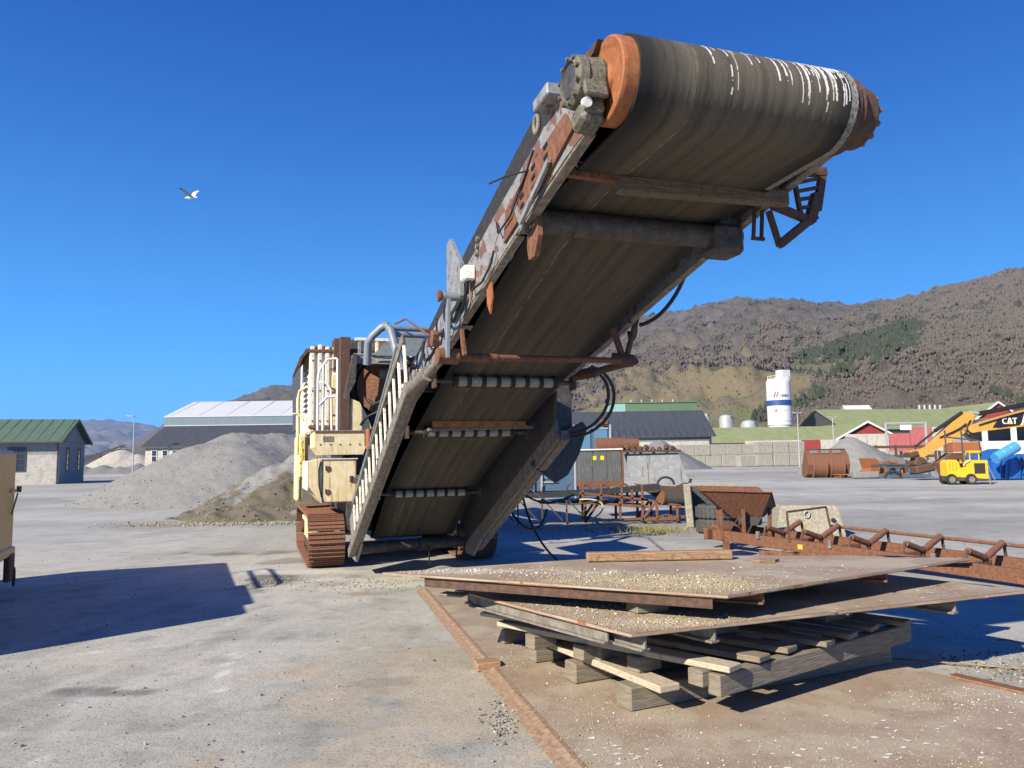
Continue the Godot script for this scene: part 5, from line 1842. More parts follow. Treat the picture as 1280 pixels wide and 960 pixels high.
# ---------------------------------------------------------------- the rusting feeder and low conveyor behind the crusher
func make_feeder():
	var t := thing("rusty_feeder", "rusting screening unit with dark grey cabinet and leaning stained sheet", "feeder", V(1.75, 0, -20.6))
	var g := Geo.new()
	g.box(V(.57, 1.36, -.4), V(1.15, .92, .9), Basis(), .02)
	part("cabinet", g, M.panel_grey, t)
	g = Geo.new()
	g.box(V(.57, .96, -.4), V(1.17, .2, .92), Basis(), .01)
	part("sill", g, M.rust, t)
	g = Geo.new()
	g.box(V(.55, 1.84, -.4), V(1.25, .04, 1.0), Basis(V(0, 0, 1), .01), .01)
	part("lid", g, M.white_rail, t)
	g = Geo.new()
	g.box(V(1.16, 1.36, .07), V(.05, .96, .05))
	g.box(V(.57, 1.82, .06), V(1.18, .04, .03))
	part("edge_frame", g, M.rust, t)
	for k in 3:
		g = Geo.new()
		g.box(V(.19 + k * .38, 1.4, .056), V(.34, .8, .012), Basis(), .004)
		part("door_panel", g, M.panel_grey, t)
	for k in 2:
		g = Geo.new()
		g.box(V(.42 + k * .2, 1.62, .068), V(.09, .11, .01))
		part("sticker", g, M.sticker, t, "small yellow warning sticker")
	g = Geo.new()
	g.cyl(V(.5, 1.98, -.3), V(1.65, 1.96, -.4), .18, -1, 22)
	part("rusty_cylinder", g, M.rust, t)
	g = Geo.new()
	for k in 9:
		g.cyl(V(1.1 + k * .18, 1.86 + .04 * sin(k * 2.0), -.1), V(1.2 + k * .18, 1.8 + .05 * cos(k * 3.0), -.5), .07, .05, 8)
		g.box(V(1.15 + k * .17, 1.84 + .05 * cos(k * 1.7), .0), V(.12, .1, .1), Basis(V(.3, 1, .2).normalized(), k * .8), .02)
	g.bar(V(1.15, 1.78, .05), V(2.72, 1.78, .05), .06, .06)
	part("scrap_rollers", g, M.rust_dark, t)
	g = Geo.new()
	g.prism([Vector2(1.22, 1.72), Vector2(2.66, 1.73), Vector2(2.9, .9), Vector2(1.42, .85)], V(0, 0, .12), V(1, 0, .02), V(0, 1, -.12), V(0, 0, .02))
	part("leaning_sheet", g, M.sheet_stained, t, "pale rust streaked leaning sheet")
	g = Geo.new()
	g.box(V(2.2, 1.3, -.5), V(1.0, .8, .9), Basis(), .02)
	part("bin", g, M.rust_dark, t)
	g = Geo.new()
	g.prism([Vector2(1.4, .95), Vector2(1.7, .9), Vector2(2.5, .85), Vector2(2.75, .95), Vector2(2.65, .6), Vector2(2.0, .55)], V(0, 0, .2), V(1, 0, 0), V(0, 1, 0), V(0, 0, .35))
	part("chute", g, M.rust_dark, t)
	var cv := []
	for k in 11:
		var an := PI * k / 10
		cv.append(V(2.2 - cos(an) * .22, .9 + sin(an) * .2, .5))
	g = Geo.new()
	g.tube(cv, .03, 8)
	g.tube([V(2.75, .85, .4), V(2.85, .95, .4), V(2.88, 1.05, .4)], .04, 8)
	part("rubber_hose", g, M.rubber, t)
	# truss frame
	var fr := thing("truss_conveyor", "low rusty truss conveyor with black belt and green drum by the feeder", "conveyor", V(1.7, 0, -19.0))
	for w in [0.0, -.8]:
		for q in [[V(-.1, .78, w), V(1.6, .58, w)], [V(1.4, .62, w), V(2.4, .42, w)], [V(-.1, .55, w), V(1.6, .42, w)], [V(1.4, .1, w), V(2.3, .12, w)], [V(.9, .55, w), V(.9, .08, w)], [V(.05, .55, w), V(.05, .06, w)], [V(1.45, .95, w), V(1.45, .08, w)], [V(1.8, .55, w), V(1.8, .1, w)], [V(2.3, .45, w), V(2.3, .06, w)], [V(.05, .08, w), V(.35, .5, w)], [V(1.45, .12, w), V(1.75, .5, w)], [V(.0, .95, w), V(.0, .55, w)], [V(.45, .95, w), V(.45, .55, w)], [V(.95, .9, w), V(.95, .5, w)], [V(1.2, .85, w), V(1.2, .5, w)]]:
			g = Geo.new()
			g.bar(q[0], q[1], .06, .06, .008)
			part("truss_bar", g, M.rust, fr)
	for x in [.0, .45, .95]:
		g = Geo.new()
		g.tube([V(x, .93, 0), V(x + .02, .97, -.03), V(x + .1, .97, -.06), V(x + .3, .82, -.06)], .025, 8)
		part("hoop", g, M.rust, fr)
	for q in [[V(1.45, .1, 0), V(1.45, .1, -.8)], [V(2.3, .1, 0), V(2.3, .1, -.8)], [V(2.3, .45, 0), V(2.3, .45, -.8)], [V(.05, .3, 0), V(.05, .3, -.8)], [V(1.0, .12, 0), V(3.1, .16, -.1)], [V(3.1, .1, -.1), V(3.1, .45, -.1)], [V(2.2, .35, -.1), V(3.1, .34, -.1)]]:
		g = Geo.new()
		g.bar(q[0], q[1], .055, .055, .006)
		part("cross_bar", g, M.rust, fr)
	g = Geo.new()
	g.cyl(V(1.95, .62, -.05), V(2.6, .57, -.25), .17, -1, 22)
	part("drum", g, M.rubber_grey, fr, "green grey belt drum")
	g = Geo.new()
	g.cyl(V(1.9, .625, -.03), V(1.95, .62, -.05), .18, -1, 22)
	g.cyl(V(2.6, .57, -.25), V(2.64, .567, -.26), .175, -1, 22)
	part("drum_rim", g, M.rust, fr)
	# belt sagging away to the left behind the crusher
	g = Geo.new()
	var pts := []
	for k in 17:
		var x := lerpf(-5.5, 1.9, k / 16.0)
		pts.append([x, .78 + .22 * pow((x + 1.5) / 4.0, 2.0)])
	for k in 16:
		var p0: Array = pts[k]
		var p1: Array = pts[k + 1]
		g.bar(V(p0[0], p0[1], -.4), V(p1[0], p1[1], -.4), .75, .03)
		g.bar(V(p0[0], p0[1] - .05, .0), V(p1[0], p1[1] - .05, .0), .05, .12)
	part("belt", g, M.rubber, fr)
	for k in 9:
		var x := -5.2 + k * .6
		g = Geo.new()
		g.bar(V(x, .8, -.1), V(x, .02, -.1), .04, .04)
		g.bar(V(x, .65, -.1), V(x + .5, .1, -.1), .03, .03)
		g.tube([V(x, .8, 0), V(x + .02, .95, .02), V(x + .1, 1.0, .02)], .02, 6)
		part("stand", g, M.rust_dark, fr)
	g = Geo.new()
	cv = []
	for k in 13:
		cv.append(V(-1.2, .8, .1).bezier_interpolate(V(-.6, .3, .2), V(.2, .6, .2), V(.6, .62, .1), k / 12.0))
	g.tube(cv, .02, 6)
	part("air_hose", g, M.rubber_grey, fr)
	g = Geo.new()
	cv = []
	for k in 13:
		cv.append(V(-.1, .62, .1).bezier_interpolate(V(.5, .68, .15), V(.7, .4, .12), V(.15, .12, .1), k / 12.0))
	g.tube(cv, .02, 6)
	part("air_hose", g, M.rope, fr)
	# weeds at the feet of the truss
	g = Geo.new()
	g.colored = true
	var r2 := RandomNumberGenerator.new()
	r2.seed = 21
	for k in 900:
		var px := V(3.0 + r2.randfn(0, .35), 0, -16.9 + r2.randfn(0, .3)) if k < 420 else V(3.0 + r2.randfn(0, 1.3), 0, -17.4 + r2.randfn(0, .5))
		var h := r2.randf_range(.05, .22) if k < 420 else r2.randf_range(.03, .1)
		var lean := V(r2.randfn(0, .5) * h, h, r2.randfn(0, .5) * h)
		g.col = Color(.34, .27, .12).lerp(Color(.12, .14, .04), r2.randf())
		var sd := V(r2.randf() - .5, 0, r2.randf() - .5).normalized() * .008
		g.face([px - sd, px + sd, px + lean], V(0, .3, 1))
	var o := solo("dry_weeds", g, M.foliage, "tuft of dry yellow grass at the foot of the truss conveyor", "grass")
	o.set_meta("kind", "stuff")
	# blue site cabin behind
	var cb := thing("blue_cabin", "blue steel cabin with windows and pale posts behind the feeder", "cabin", V(1.0, 0, -27.5), 4)
	g = Geo.new()
	g.box(V(1.1, 1.5, -1.2), V(2.9, 2.5, 2.4), Basis(), .03)
	part("shell", g, M.blue_dull, cb)
	for k in 4:
		g = Geo.new()
		g.box(V(.3 + k * .62, 2.25 if k > 0 else 1.2, .02), V(.48, .8 if k > 0 else .6, .03))
		var wd := part("window", g, M.glass_blue, cb)
		g = Geo.new()
		g.box(V(.3 + k * .62, (2.25 if k > 0 else 1.2) + .42, .04), V(.54, .05, .03))
		g.box(V(.3 + k * .62, (2.25 if k > 0 else 1.2) - .42, .04), V(.54, .05, .03))
		part("frame", g, M.galv, wd)
	for x in [-.3, .0, 1.2, 2.5]:
		g = Geo.new()
		g.box(V(x, 1.5, .07), V(.07, 2.6, .06), Basis(), .01)
		part("post", g, M.galv, cb)
	g = Geo.new()
	g.box(V(1.1, 1.72, .05), V(2.9, .08, .05))
	g.box(V(1.1, .28, .05), V(2.9, .12, .05))
	part("band", g, M.blue_dull, cb)
	g = Geo.new()
	g.box(V(2.3, 2.88, .0), V(.3, .2, .3), Basis(), .04)
	part("rusty_box", g, M.rust, cb)
	g = Geo.new()
	for k in 4:
		g.box(V(1.0 + k * .09, 2.2 + .02 * (k % 2), .045), V(.05, .16, .006))
	part("white_mark", g, M.white, cb)

# ---------------------------------------------------------------- heaps
# cones of [x, z, height, slope]; h = soft maximum of the cones, grid of the given step
func heap(x0: float, x1: float, z0: float, z1: float, step: float, cones: Array, noise: float, tone = null, round_off := .12) -> Geo:
	var nx := int((x1 - x0) / step) + 1
	var nz := int((z1 - z0) / step) + 1
	var hs := PackedFloat32Array()
	for j in nz:
		for i in nx:
			var x := x0 + i * step
			var z := z0 + j * step
			var h := -9.0
			for c in cones:
				var dx: float = x - c[0]
				var dz: float = z - c[1]
				var d := sqrt(dx * dx + dz * dz + round_off)
				d += n1.get_noise_2d(x * .8 + c[0], z * .8) * .2
				var k: float = c[2] - d * c[3]
				var m := maxf(h, k)
				h = m + .12 * exp(-absf(h - k) * 6.0) if h > -8.0 else k
			h += (n1.get_noise_2d(x * 2.0, z * 2.0) * .5 + n3.get_noise_2d(x * 1.3, z * 1.3) * .3) * noise
			hs.append(h)
	var g := Geo.new()
	g.colored = tone != null
	var P := func(i: int, j: int) -> Vector3:
		return V(x0 + i * step, maxf(hs[j * nx + i], -.05), z0 + j * step)
	var N := func(i: int, j: int) -> Vector3:
		var a := hs[j * nx + mini(i + 1, nx - 1)] - hs[j * nx + maxi(i - 1, 0)]
		var b := hs[mini(j + 1, nz - 1) * nx + i] - hs[maxi(j - 1, 0) * nx + i]
		return V(-a, 2.0 * step, -b).normalized()
	for j in nz - 1:
		for i in nx - 1:
			if maxf(maxf(hs[j * nx + i], hs[j * nx + i + 1]), maxf(hs[(j + 1) * nx + i], hs[(j + 1) * nx + i + 1])) < -.02:
				continue
			for q in [[[i, j], [i + 1, j], [i + 1, j + 1]], [[i, j], [i + 1, j + 1], [i, j + 1]]]:
				for s in q:
					var p: Vector3 = P.call(s[0], s[1])
					if g.colored:
						g.col = tone.call(p)
					g.vx(p, N.call(s[0], s[1]))
	return g

func heap_stones(o: Node, g: Geo, count: int, lo: float, hi: float, c: Color):
	var r2 := RandomNumberGenerator.new()
	r2.seed = 91
	var list := []
	for i in count:
		var p: Vector3 = g.v[r2.randi() % g.v.size()]
		if p.y < 0.0:
			continue
		# larger stones roll to the foot
		var s := lo + (hi - lo) * pow(r2.randf(), 3.0) * (1.0 if p.y < .5 else .6)
		list.append([p + V(r2.randf_range(-.07, .07), s * .1, r2.randf_range(-.07, .07)), s, c * r2.randf_range(.55, 1.35)])
	grains("stones", o, list)

func lamp_post(x: float, z: float, h: float, label: String, two := true):
	var t := thing("lamp_post", label, "lamp post", V(x, 0, z), 0, "lamp posts round the yard")
	var g := Geo.new()
	g.cyl(V(0, 0, 0), V(0, h, 0), .1, .06, 8)
	part("pole", g, M.galv, t)
	if two:
		for s in [-1.0, 1.0]:
			g = Geo.new()
			g.box(V(s * .35, h + .02, 0), V(.6, .12, .25), Basis(V(0, 0, 1), s * .12), .03)
			part("lamp_head", g, M.galv, t)
	else:
		g = Geo.new()
		g.box(V(-.5, h + .02, .1), V(1.0, .12, .3), Basis(V(0, 0, 1), -.05), .03)
		part("lamp_head", g, M.galv, t)

# gabled hall; w along x, d along -z, ridge along x
func hall(t: Node3D, w: float, d: float, eave: float, ridge: float, wall: Material, roof: Material, over := .4, gable: Material = null):
	var g := Geo.new()
	g.box(V(w * .5, eave * .5, -.1), V(w, eave, .2))
	part("front_wall", g, wall, t)
	g = Geo.new()
	g.box(V(w * .5, eave * .5, -d + .1), V(w, eave, .2))
	part("back_wall", g, wall, t)
	for x in [.1, w - .1]:
		g = Geo.new()
		g.prism([Vector2(-.2, 0), Vector2(-d + .2, 0), Vector2(-d + .2, eave), Vector2(-.2, eave)], V(x - .1, 0, 0), V(0, 0, 1), V(0, 1, 0), V(.2, 0, 0))
		part("end_wall", g, wall, t)
		g = Geo.new()
		g.prism([Vector2(0, eave + .003), Vector2(-d, eave + .003), Vector2(-d * .5, ridge - .05)], V(x - .1, 0, 0), V(0, 0, 1), V(0, 1, 0), V(.2, 0, 0))
		part("gable", g, gable if gable else wall, t)
	for s in [0, 1]:
		g = Geo.new()
		var sl := (ridge - eave) / (d * .5)
		var za := over if s == 0 else -d - over
		var ya := eave - over * sl + .06
		g.prism([Vector2(za, ya), Vector2(-d * .5, ridge + .06), Vector2(-d * .5, ridge + .2), Vector2(za, ya + .12)], V(-over, 0, 0), V(0, 0, 1), V(0, 1, 0), V(w + over * 2.0, 0, 0))
		part("roof_slope", g, roof, t)

func window_in(t: Node3D, at: Vector3, w: float, h: float, out: Vector3, cols: int, rows: int, frame: Material):
	var side := Vector3.UP.cross(out).normalized()
	var b := Basis(side, Vector3.UP, out)
	var g := Geo.new()
	for k in cols + 1:
		g.box(at + side * (-w * .5 + w * k / cols), V(.06, h + .06, .08), b)
	for k in rows + 1:
		g.box(at + V(0, -h * .5 + h * k / rows, 0), V(w, .06, .08 - .006), b)
	var wd := part("window", g, frame, t)
	for i in cols:
		for j in rows:
			g = Geo.new()
			g.box(at + side * (-w * .5 + w * (i + .5) / cols) + V(0, -h * .5 + h * (j + .5) / rows, 0), V(w / cols - .07, h / rows - .07, .02), b)
			part("pane", g, M.glass_dark, wd)

func make_left_side():
	# building with green roof; x runs along the front to the left corner, origin at its right front corner
	var phi := 15.5
	var t := thing("green_roofed_shed", "grey plastered shed with dark green gable roof at the left edge", "building", V(-38.3, 0, -65.0), phi)
	var g := Geo.new()
	g.box(V(-8, 1.25, -.15), V(16, 2.5, .3))
	part("lower_wall", g, M.plaster, t)
	g = Geo.new()
	g.box(V(-8, 3.05, -.14), V(16, 1.1, .3))
	part("upper_wall", g, M.plaster_grey, t)
	g = Geo.new()
	g.box(V(-.15, 1.8, -4.2), V(.3, 3.6, 7.75))
	part("end_wall", g, M.plaster_grey, t)
	g = Geo.new()
	g.prism([Vector2(.05, 3.62), Vector2(-8.35, 3.62), Vector2(-4.15, 5.45)], V(-.3, 0, 0), V(0, 0, 1), V(0, 1, 0), V(.28, 0, 0))
	part("gable", g, M.sheet_grey, t)
	g = Geo.new()
	g.box(V(-8, 1.8, -8.2), V(15.9, 3.6, .3))
	part("back_wall", g, M.plaster_grey, t)
	for s in [0, 1]:
		g = Geo.new()
		var za := .6 if s == 0 else -8.9
		g.prism([Vector2(za, 3.48), Vector2(-4.15, 5.5), Vector2(-4.15, 5.66), Vector2(za, 3.62)], V(-16.5, 0, 0), V(0, 0, 1), V(0, 1, 0), V(17.0, 0, 0))
		part("roof_slope", g, M.roof_green, t)
	for k in 20:
		g = Geo.new()
		var x := -16.2 + k * .86
		g.bar(V(x, 3.63, .58), V(x, 5.665, -4.1), .06, .03)
		part("roof_batten", g, M.roof_green, t)
	g = Geo.new()
	g.bar(V(.45, 3.5, .6), V(.45, 5.56, -4.15), .08, .22)
	g.bar(V(.45, 3.5, -8.9), V(.45, 5.56, -4.15), .08, .22)
	g.box(V(-8, 3.5, .63), V(17, .1, .06))
	part("barge_board", g, M.roof_dark, t)
	window_in(t, V(-3.1, 2.1, .03), 1.3, 1.95, V(0, 0, 1), 2, 4, M.steel_dark)
	window_in(t, V(.02, 2.1, -2.6), .7, 2.0, V(1, 0, 0), 1, 4, M.steel_dark)
	window_in(t, V(.02, 2.1, -6.2), .7, 2.0, V(1, 0, 0), 1, 4, M.steel_dark)
	g = Geo.new()
	g.cyl(V(-.05, 0, .06), V(-.05, 3.5, .06), .05, -1, 8)
	part("downpipe", g, M.roof_dark, t)
	# long grey hall with the white one behind
	t = thing("grey_hall", "long low hall with dark grey roof behind the gravel heaps", "building", V(-51.5, 0, -108.0))
	hall(t, 34, 14, 3.9, 6.9, M.plaster, M.roof_dark, .5)
	for k in 4:
		window_in(t, V(1.3 + k * 1.5, 2.6, .04), .7, 1.6, V(0, 0, 1), 1, 2, M.white)
	t = thing("white_hall", "tall hall with white sheet roof above a blue grey wall", "building", V(-63.0, 0, -139.0))
	hall(t, 42, 26, 9.8, 13.4, M.sheet_blue, M.sheet_white, .1)
	for k in 9:
		g = Geo.new()
		g.bar(V(1.0 + k * 5.0, 9.96, .05), V(1.0 + k * 5.0, 13.62, -12.9), .08, .06)
		part("roof_seam", g, M.grey_line, t)
	g = Geo.new()
	g.box(V(21, 8.3, .06), V(42, .12, .1))
	part("wall_rail", g, M.grey_line, t)
	lamp_post(-51.2, -104.0, 8.0, "tall lamp post left of the grey gravel heap", false)
	# far pale cone with its stacker
	g = heap(-84, -62, -150, -130, .6, [[-71.0, -140.0, 4.9, .62], [-67.5, -139.0, 3.6, .6]], .25)
	solo("pale_sand_heap", g, M.pile_pale, "pale sand cone under the far stacking conveyor", "heap")
	g = heap(-75, -58, -131, -119, .5, [[-69.5, -125.0, 1.5, .5], [-66.5, -125.5, 1.7, .5], [-63.5, -125.0, 1.4, .5], [-61.5, -126.5, 1.8, .5]], .2)
	solo("dark_grit_heap", g, M.pile_dark, "low dark grit heaps in front of the pale sand cone", "heap")
	t = thing("stacking_conveyor", "thin dark stacking conveyor reaching over the far pale cone", "conveyor", V(-79.0, 0, -136.0))
	for s in [0.0, 1.0]:
		g = Geo.new()
		g.bar(V(0, 1.6, -s), V(9.0, 5.0, -3.0 - s), .12, .15)
		g.bar(V(0, 1.1, -s), V(9.0, 4.6, -3.0 - s), .12, .12)
		part("girder", g, M.steel_dark, t)
	for k in 10:
		g = Geo.new()
		g.bar(V(k * .9, 1.12 + k * .345, -k * .3), V(k * .9 + .9, 1.95 + k * .345, -k * .3 - .3), .08, .08)
		part("lattice", g, M.steel_dark, t)
	for x in [1.0, 5.0]:
		g = Geo.new()
		g.bar(V(x, 0, -.6), V(x + .3, 1.3 + x * .37, -.6 - x * .33), .12, .12)
		part("leg", g, M.steel_dark, t)
	# big grey heap and the mossy one before it
	g = heap(-18.5, -3.5, -46, -24.5, .14, [[-12.5, -35.2, 3.55, .58], [-11.0, -36.0, 3.5, .58], [-9.2, -36.5, 3.2, .58], [-13.4, -33.4, 2.9, .57], [-11.6, -33.2, 3.0, .57]], .12, null, .9)
	heap_stones(solo("gravel_heap", g, M.pile, "big grey gravel heap left of the crusher", "heap"), g, 5200, .02, .1, Color(.24, .24, .235))
	var tone := func(p: Vector3) -> Color:
		var c := Color(.29, .29, .285)
		var m := n1.get_noise_2d(p.x * 1.3 + 5.0, p.z * 1.3) + n3.get_noise_2d(p.x, p.z) * .7
		var k := smoothstep(-.15, .3, m + (1.05 - p.y) * .55 + (p.z + 23.0) * .12)
		c = c.lerp(Color(.17, .15, .11), k)
		return c.lerp(Color(.13, .125, .05), smoothstep(.2, .6, n3.get_noise_2d(p.x * .6 + 20.0, p.z * .6)) * k)
	g = heap(-11.6, -2.2, -29, -20.4, .1, [[-6.6, -24.8, 2.2, .62], [-5.7, -24.8, 2.1, .62], [-7.6, -23.6, 1.1, .5], [-6.2, -22.9, .95, .5], [-4.9, -23.3, 1.0, .5], [-8.3, -22.9, .5, .4]], .34, tone)
	heap_stones(solo("mossy_heap", g, M.pile_tone, "smaller mossy brown and grey heap beside the crusher's track", "heap"), g, 3600, .015, .09, Color(.2, .185, .14))
	# clods on the mossy heap's foot
	var r2 := RandomNumberGenerator.new()
	r2.seed = 40
	var list := []
	for k in 1400:
		var x := -6.6 + r2.randfn(0, 1.6)
		var s := r2.randf_range(.02, .09)
		list.append([V(x, s * .2, -20.9 + r2.randfn(0, .35)), s, Color(.2, .17, .09).lerp(Color(.3, .29, .26), r2.randf())])
	tag(grains("soil_crumbs", self, list), "brown soil crumbs along the foot of the mossy heap", "soil")
	# teal machine peeping over the heap
	t = thing("teal_cab", "dark teal machine cab peeping over the gravel heap", "vehicle", V(-13.4, 0, -47.5))
	g = Geo.new()
	g.box(V(0, 2.35, 0), V(1.1, 1.8, 1.6), Basis(), .15)
	g.box(V(0, .75, -.6), V(1.6, 1.5, 3.0), Basis(), .1)
	part("cab", g, M.teal, t)
	g = Geo.new()
	g.box(V(.0, 2.7, .81), V(.8, .8, .03))
	part("pane", g, M.glass_dark, t)
	g = Geo.new()
	g.box(V(.45, 3.2, .3), V(.25, .2, .5), Basis(), .03)
	part("roof_box", g, M.black, t)
	# yellow machine at the left edge; its long shadow falls into the picture
	t = thing("yellow_machine", "tan yellow steel machine body cut off by the left edge", "machine", V(-5.0, 0, -6.3), 0)
	var ang := rad_to_deg(atan2(1.8, 4.25))
	t.rotation_degrees.y = ang      # local -z runs along the machine, local -x away from the camera
	g = Geo.new()
	g.box(V(-1.1, 1.12, -2.35), V(2.2, 1.45, 4.7), Basis(), .05)
	part("body", g, M.tan_yellow, t)
	g = Geo.new()
	g.box(V(.012, .5, -2.35), V(.06, .12, 4.6), Basis(), .02)
	g.box(V(.01, 1.3, -4.52), V(.05, .04, .4), Basis(), .01)
	part("side_rail", g, M.tan_yellow, t)
	g = Geo.new()
	g.cyl(V(.05, 1.28, -4.66), V(.05, 1.36, -4.66), .03, -1, 8)
	g.bar(V(.03, 1.0, -4.35), V(.04, 1.26, -4.64), .012, .03)
	part("latch", g, M.rust, t)
	g = Geo.new()
	g.box(V(.02, .3, -4.4), V(.08, .36, .3), Basis(), .02)
	part("step", g, M.rust, t)
	g = Geo.new()
	var cv := []
	for k in 13:
		var an := TAU * k / 12
		cv.append(V(.06, .16 + sin(an) * .12, -4.52 + cos(an) * .06))
	g.tube(cv, .012, 6)
	part("hose", g, M.black, t)
	for q in [[-.35, -1.0], [-1.85, -1.0], [-.35, -3.9], [-1.85, -3.9]]:
		g = Geo.new()
		g.lathe(V(q[0] - .2, .5, q[1]), V(1, 0, 0), [Vector2(.0, .05), Vector2(.25, .04), Vector2(.3, .0), Vector2(.46, .02), Vector2(.5, .08), Vector2(.5, .32), Vector2(.46, .38), Vector2(.3, .4), Vector2(.25, .36), Vector2(0, .35)], 28)
		part("wheel", g, M.rubber, t)
	g = Geo.new()
	g.box(V(-.9, 1.95, -1.2), V(1.4, .2, 1.5), Basis(), .04)
	part("hood", g, M.tan_yellow, t)
	for q in [[V(-.1, 1.85, -1.6), V(-.1, 2.2, -1.6), V(-.1, 2.25, -1.75), V(-.1, 2.25, -3.2), V(-.1, 2.2, -3.35), V(-.1, 1.85, -3.35)], [V(-.1, 2.05, -1.6), V(-.1, 2.05, -3.3)]]:
		g = Geo.new()
		g.tube(q, .025, 8)
		part("rail", g, M.tan_yellow, t)

func make_gull():
	var t := thing("seagull", "white gull with grey wings and black tips flying in the sky", "bird", V(-15.75, 14.7, -37.0), 0)
	t.scale = V(.85, .85, .85)
	var g := Geo.new()
	# body along x, head to the left
	g.lathe(V(-.34, 0, 0), V(1, .03, 0), [Vector2(0, -.03), Vector2(.035, .0), Vector2(.06, .05), Vector2(.058, .1), Vector2(.09, .2), Vector2(.1, .3), Vector2(.07, .45), Vector2(.035, .56), Vector2(.04, .68), Vector2(.0, .7)], 14)
	part("body", g, M.white, t)
	g = Geo.new()
	g.cyl(V(-.36, 0, 0), V(-.43, -.01, 0), .015, .003, 6)
	part("beak", g, M.cable_yellow, t)
	for s in [-1.0, 1.0]:
		var path := [V(-.08, .06, s * .06), V(-.05 + s * .08, .22, s * .3), V(.04 + s * .16, .34, s * .5), V(.1 + s * .24, .42, s * .66)]
		if s > 0:
			path = [V(-.02, .06, .06), V(-.18, .2, .3), V(-.34, .33, .5), V(-.45, .37, .64)]
		else:
			path = [V(.02, .06, -.06), V(.06, .4, -.26), V(.2, .56, -.42), V(.36, .64, -.55)]
		var ch := [.26, .24, .17, .05]
		for seg in [[0, 2, "wing", M.roller_grey if s > 0 else M.white], [2, 3, "wing_tip", M.black]]:
			g = Geo.new()
			for k in range(seg[0], seg[1]):
				var a: Vector3 = path[k]
				var b: Vector3 = path[k + 1]
				var x := V(1, 0, 0)
				for y in [.012, -.012]:
					g.face([a - x * ch[k] * .45 + V(0, y, 0), a + x * ch[k] * .55 + V(0, y * .2, 0), b + x * ch[k + 1] * .55 + V(0, y * .2, 0), b - x * ch[k + 1] * .45 + V(0, y, 0)], V(0, signf(y), 0))
				g.face([a - x * ch[k] * .45 + V(0, .012, 0), a - x * ch[k] * .45 - V(0, .012, 0), b - x * ch[k + 1] * .45 - V(0, .012, 0), b - x * ch[k + 1] * .45 + V(0, .012, 0)], V(-1, 0, 0))
			part(seg[2], g, seg[3], t)

# ---------------------------------------------------------------- far side of the yard on the right
func text_on(parent: Node, words: String, at: Vector3, size: float, m: Material, turn := 0.0, called := "lettering", wide := 1.0):
	var tm := TextMesh.new()
	var f := SystemFont.new()
	f.font_names = PackedStringArray(["Droid Sans"])
	f.font_weight = 700
	tm.font = f
	tm.text = words
	tm.font_size = 64
	tm.pixel_size = size / 64.0
	tm.depth = .02
	var o := mesh_part(called, tm, m, parent)
	o.position = at
	o.rotation_degrees.y = turn
	o.scale.x = wide

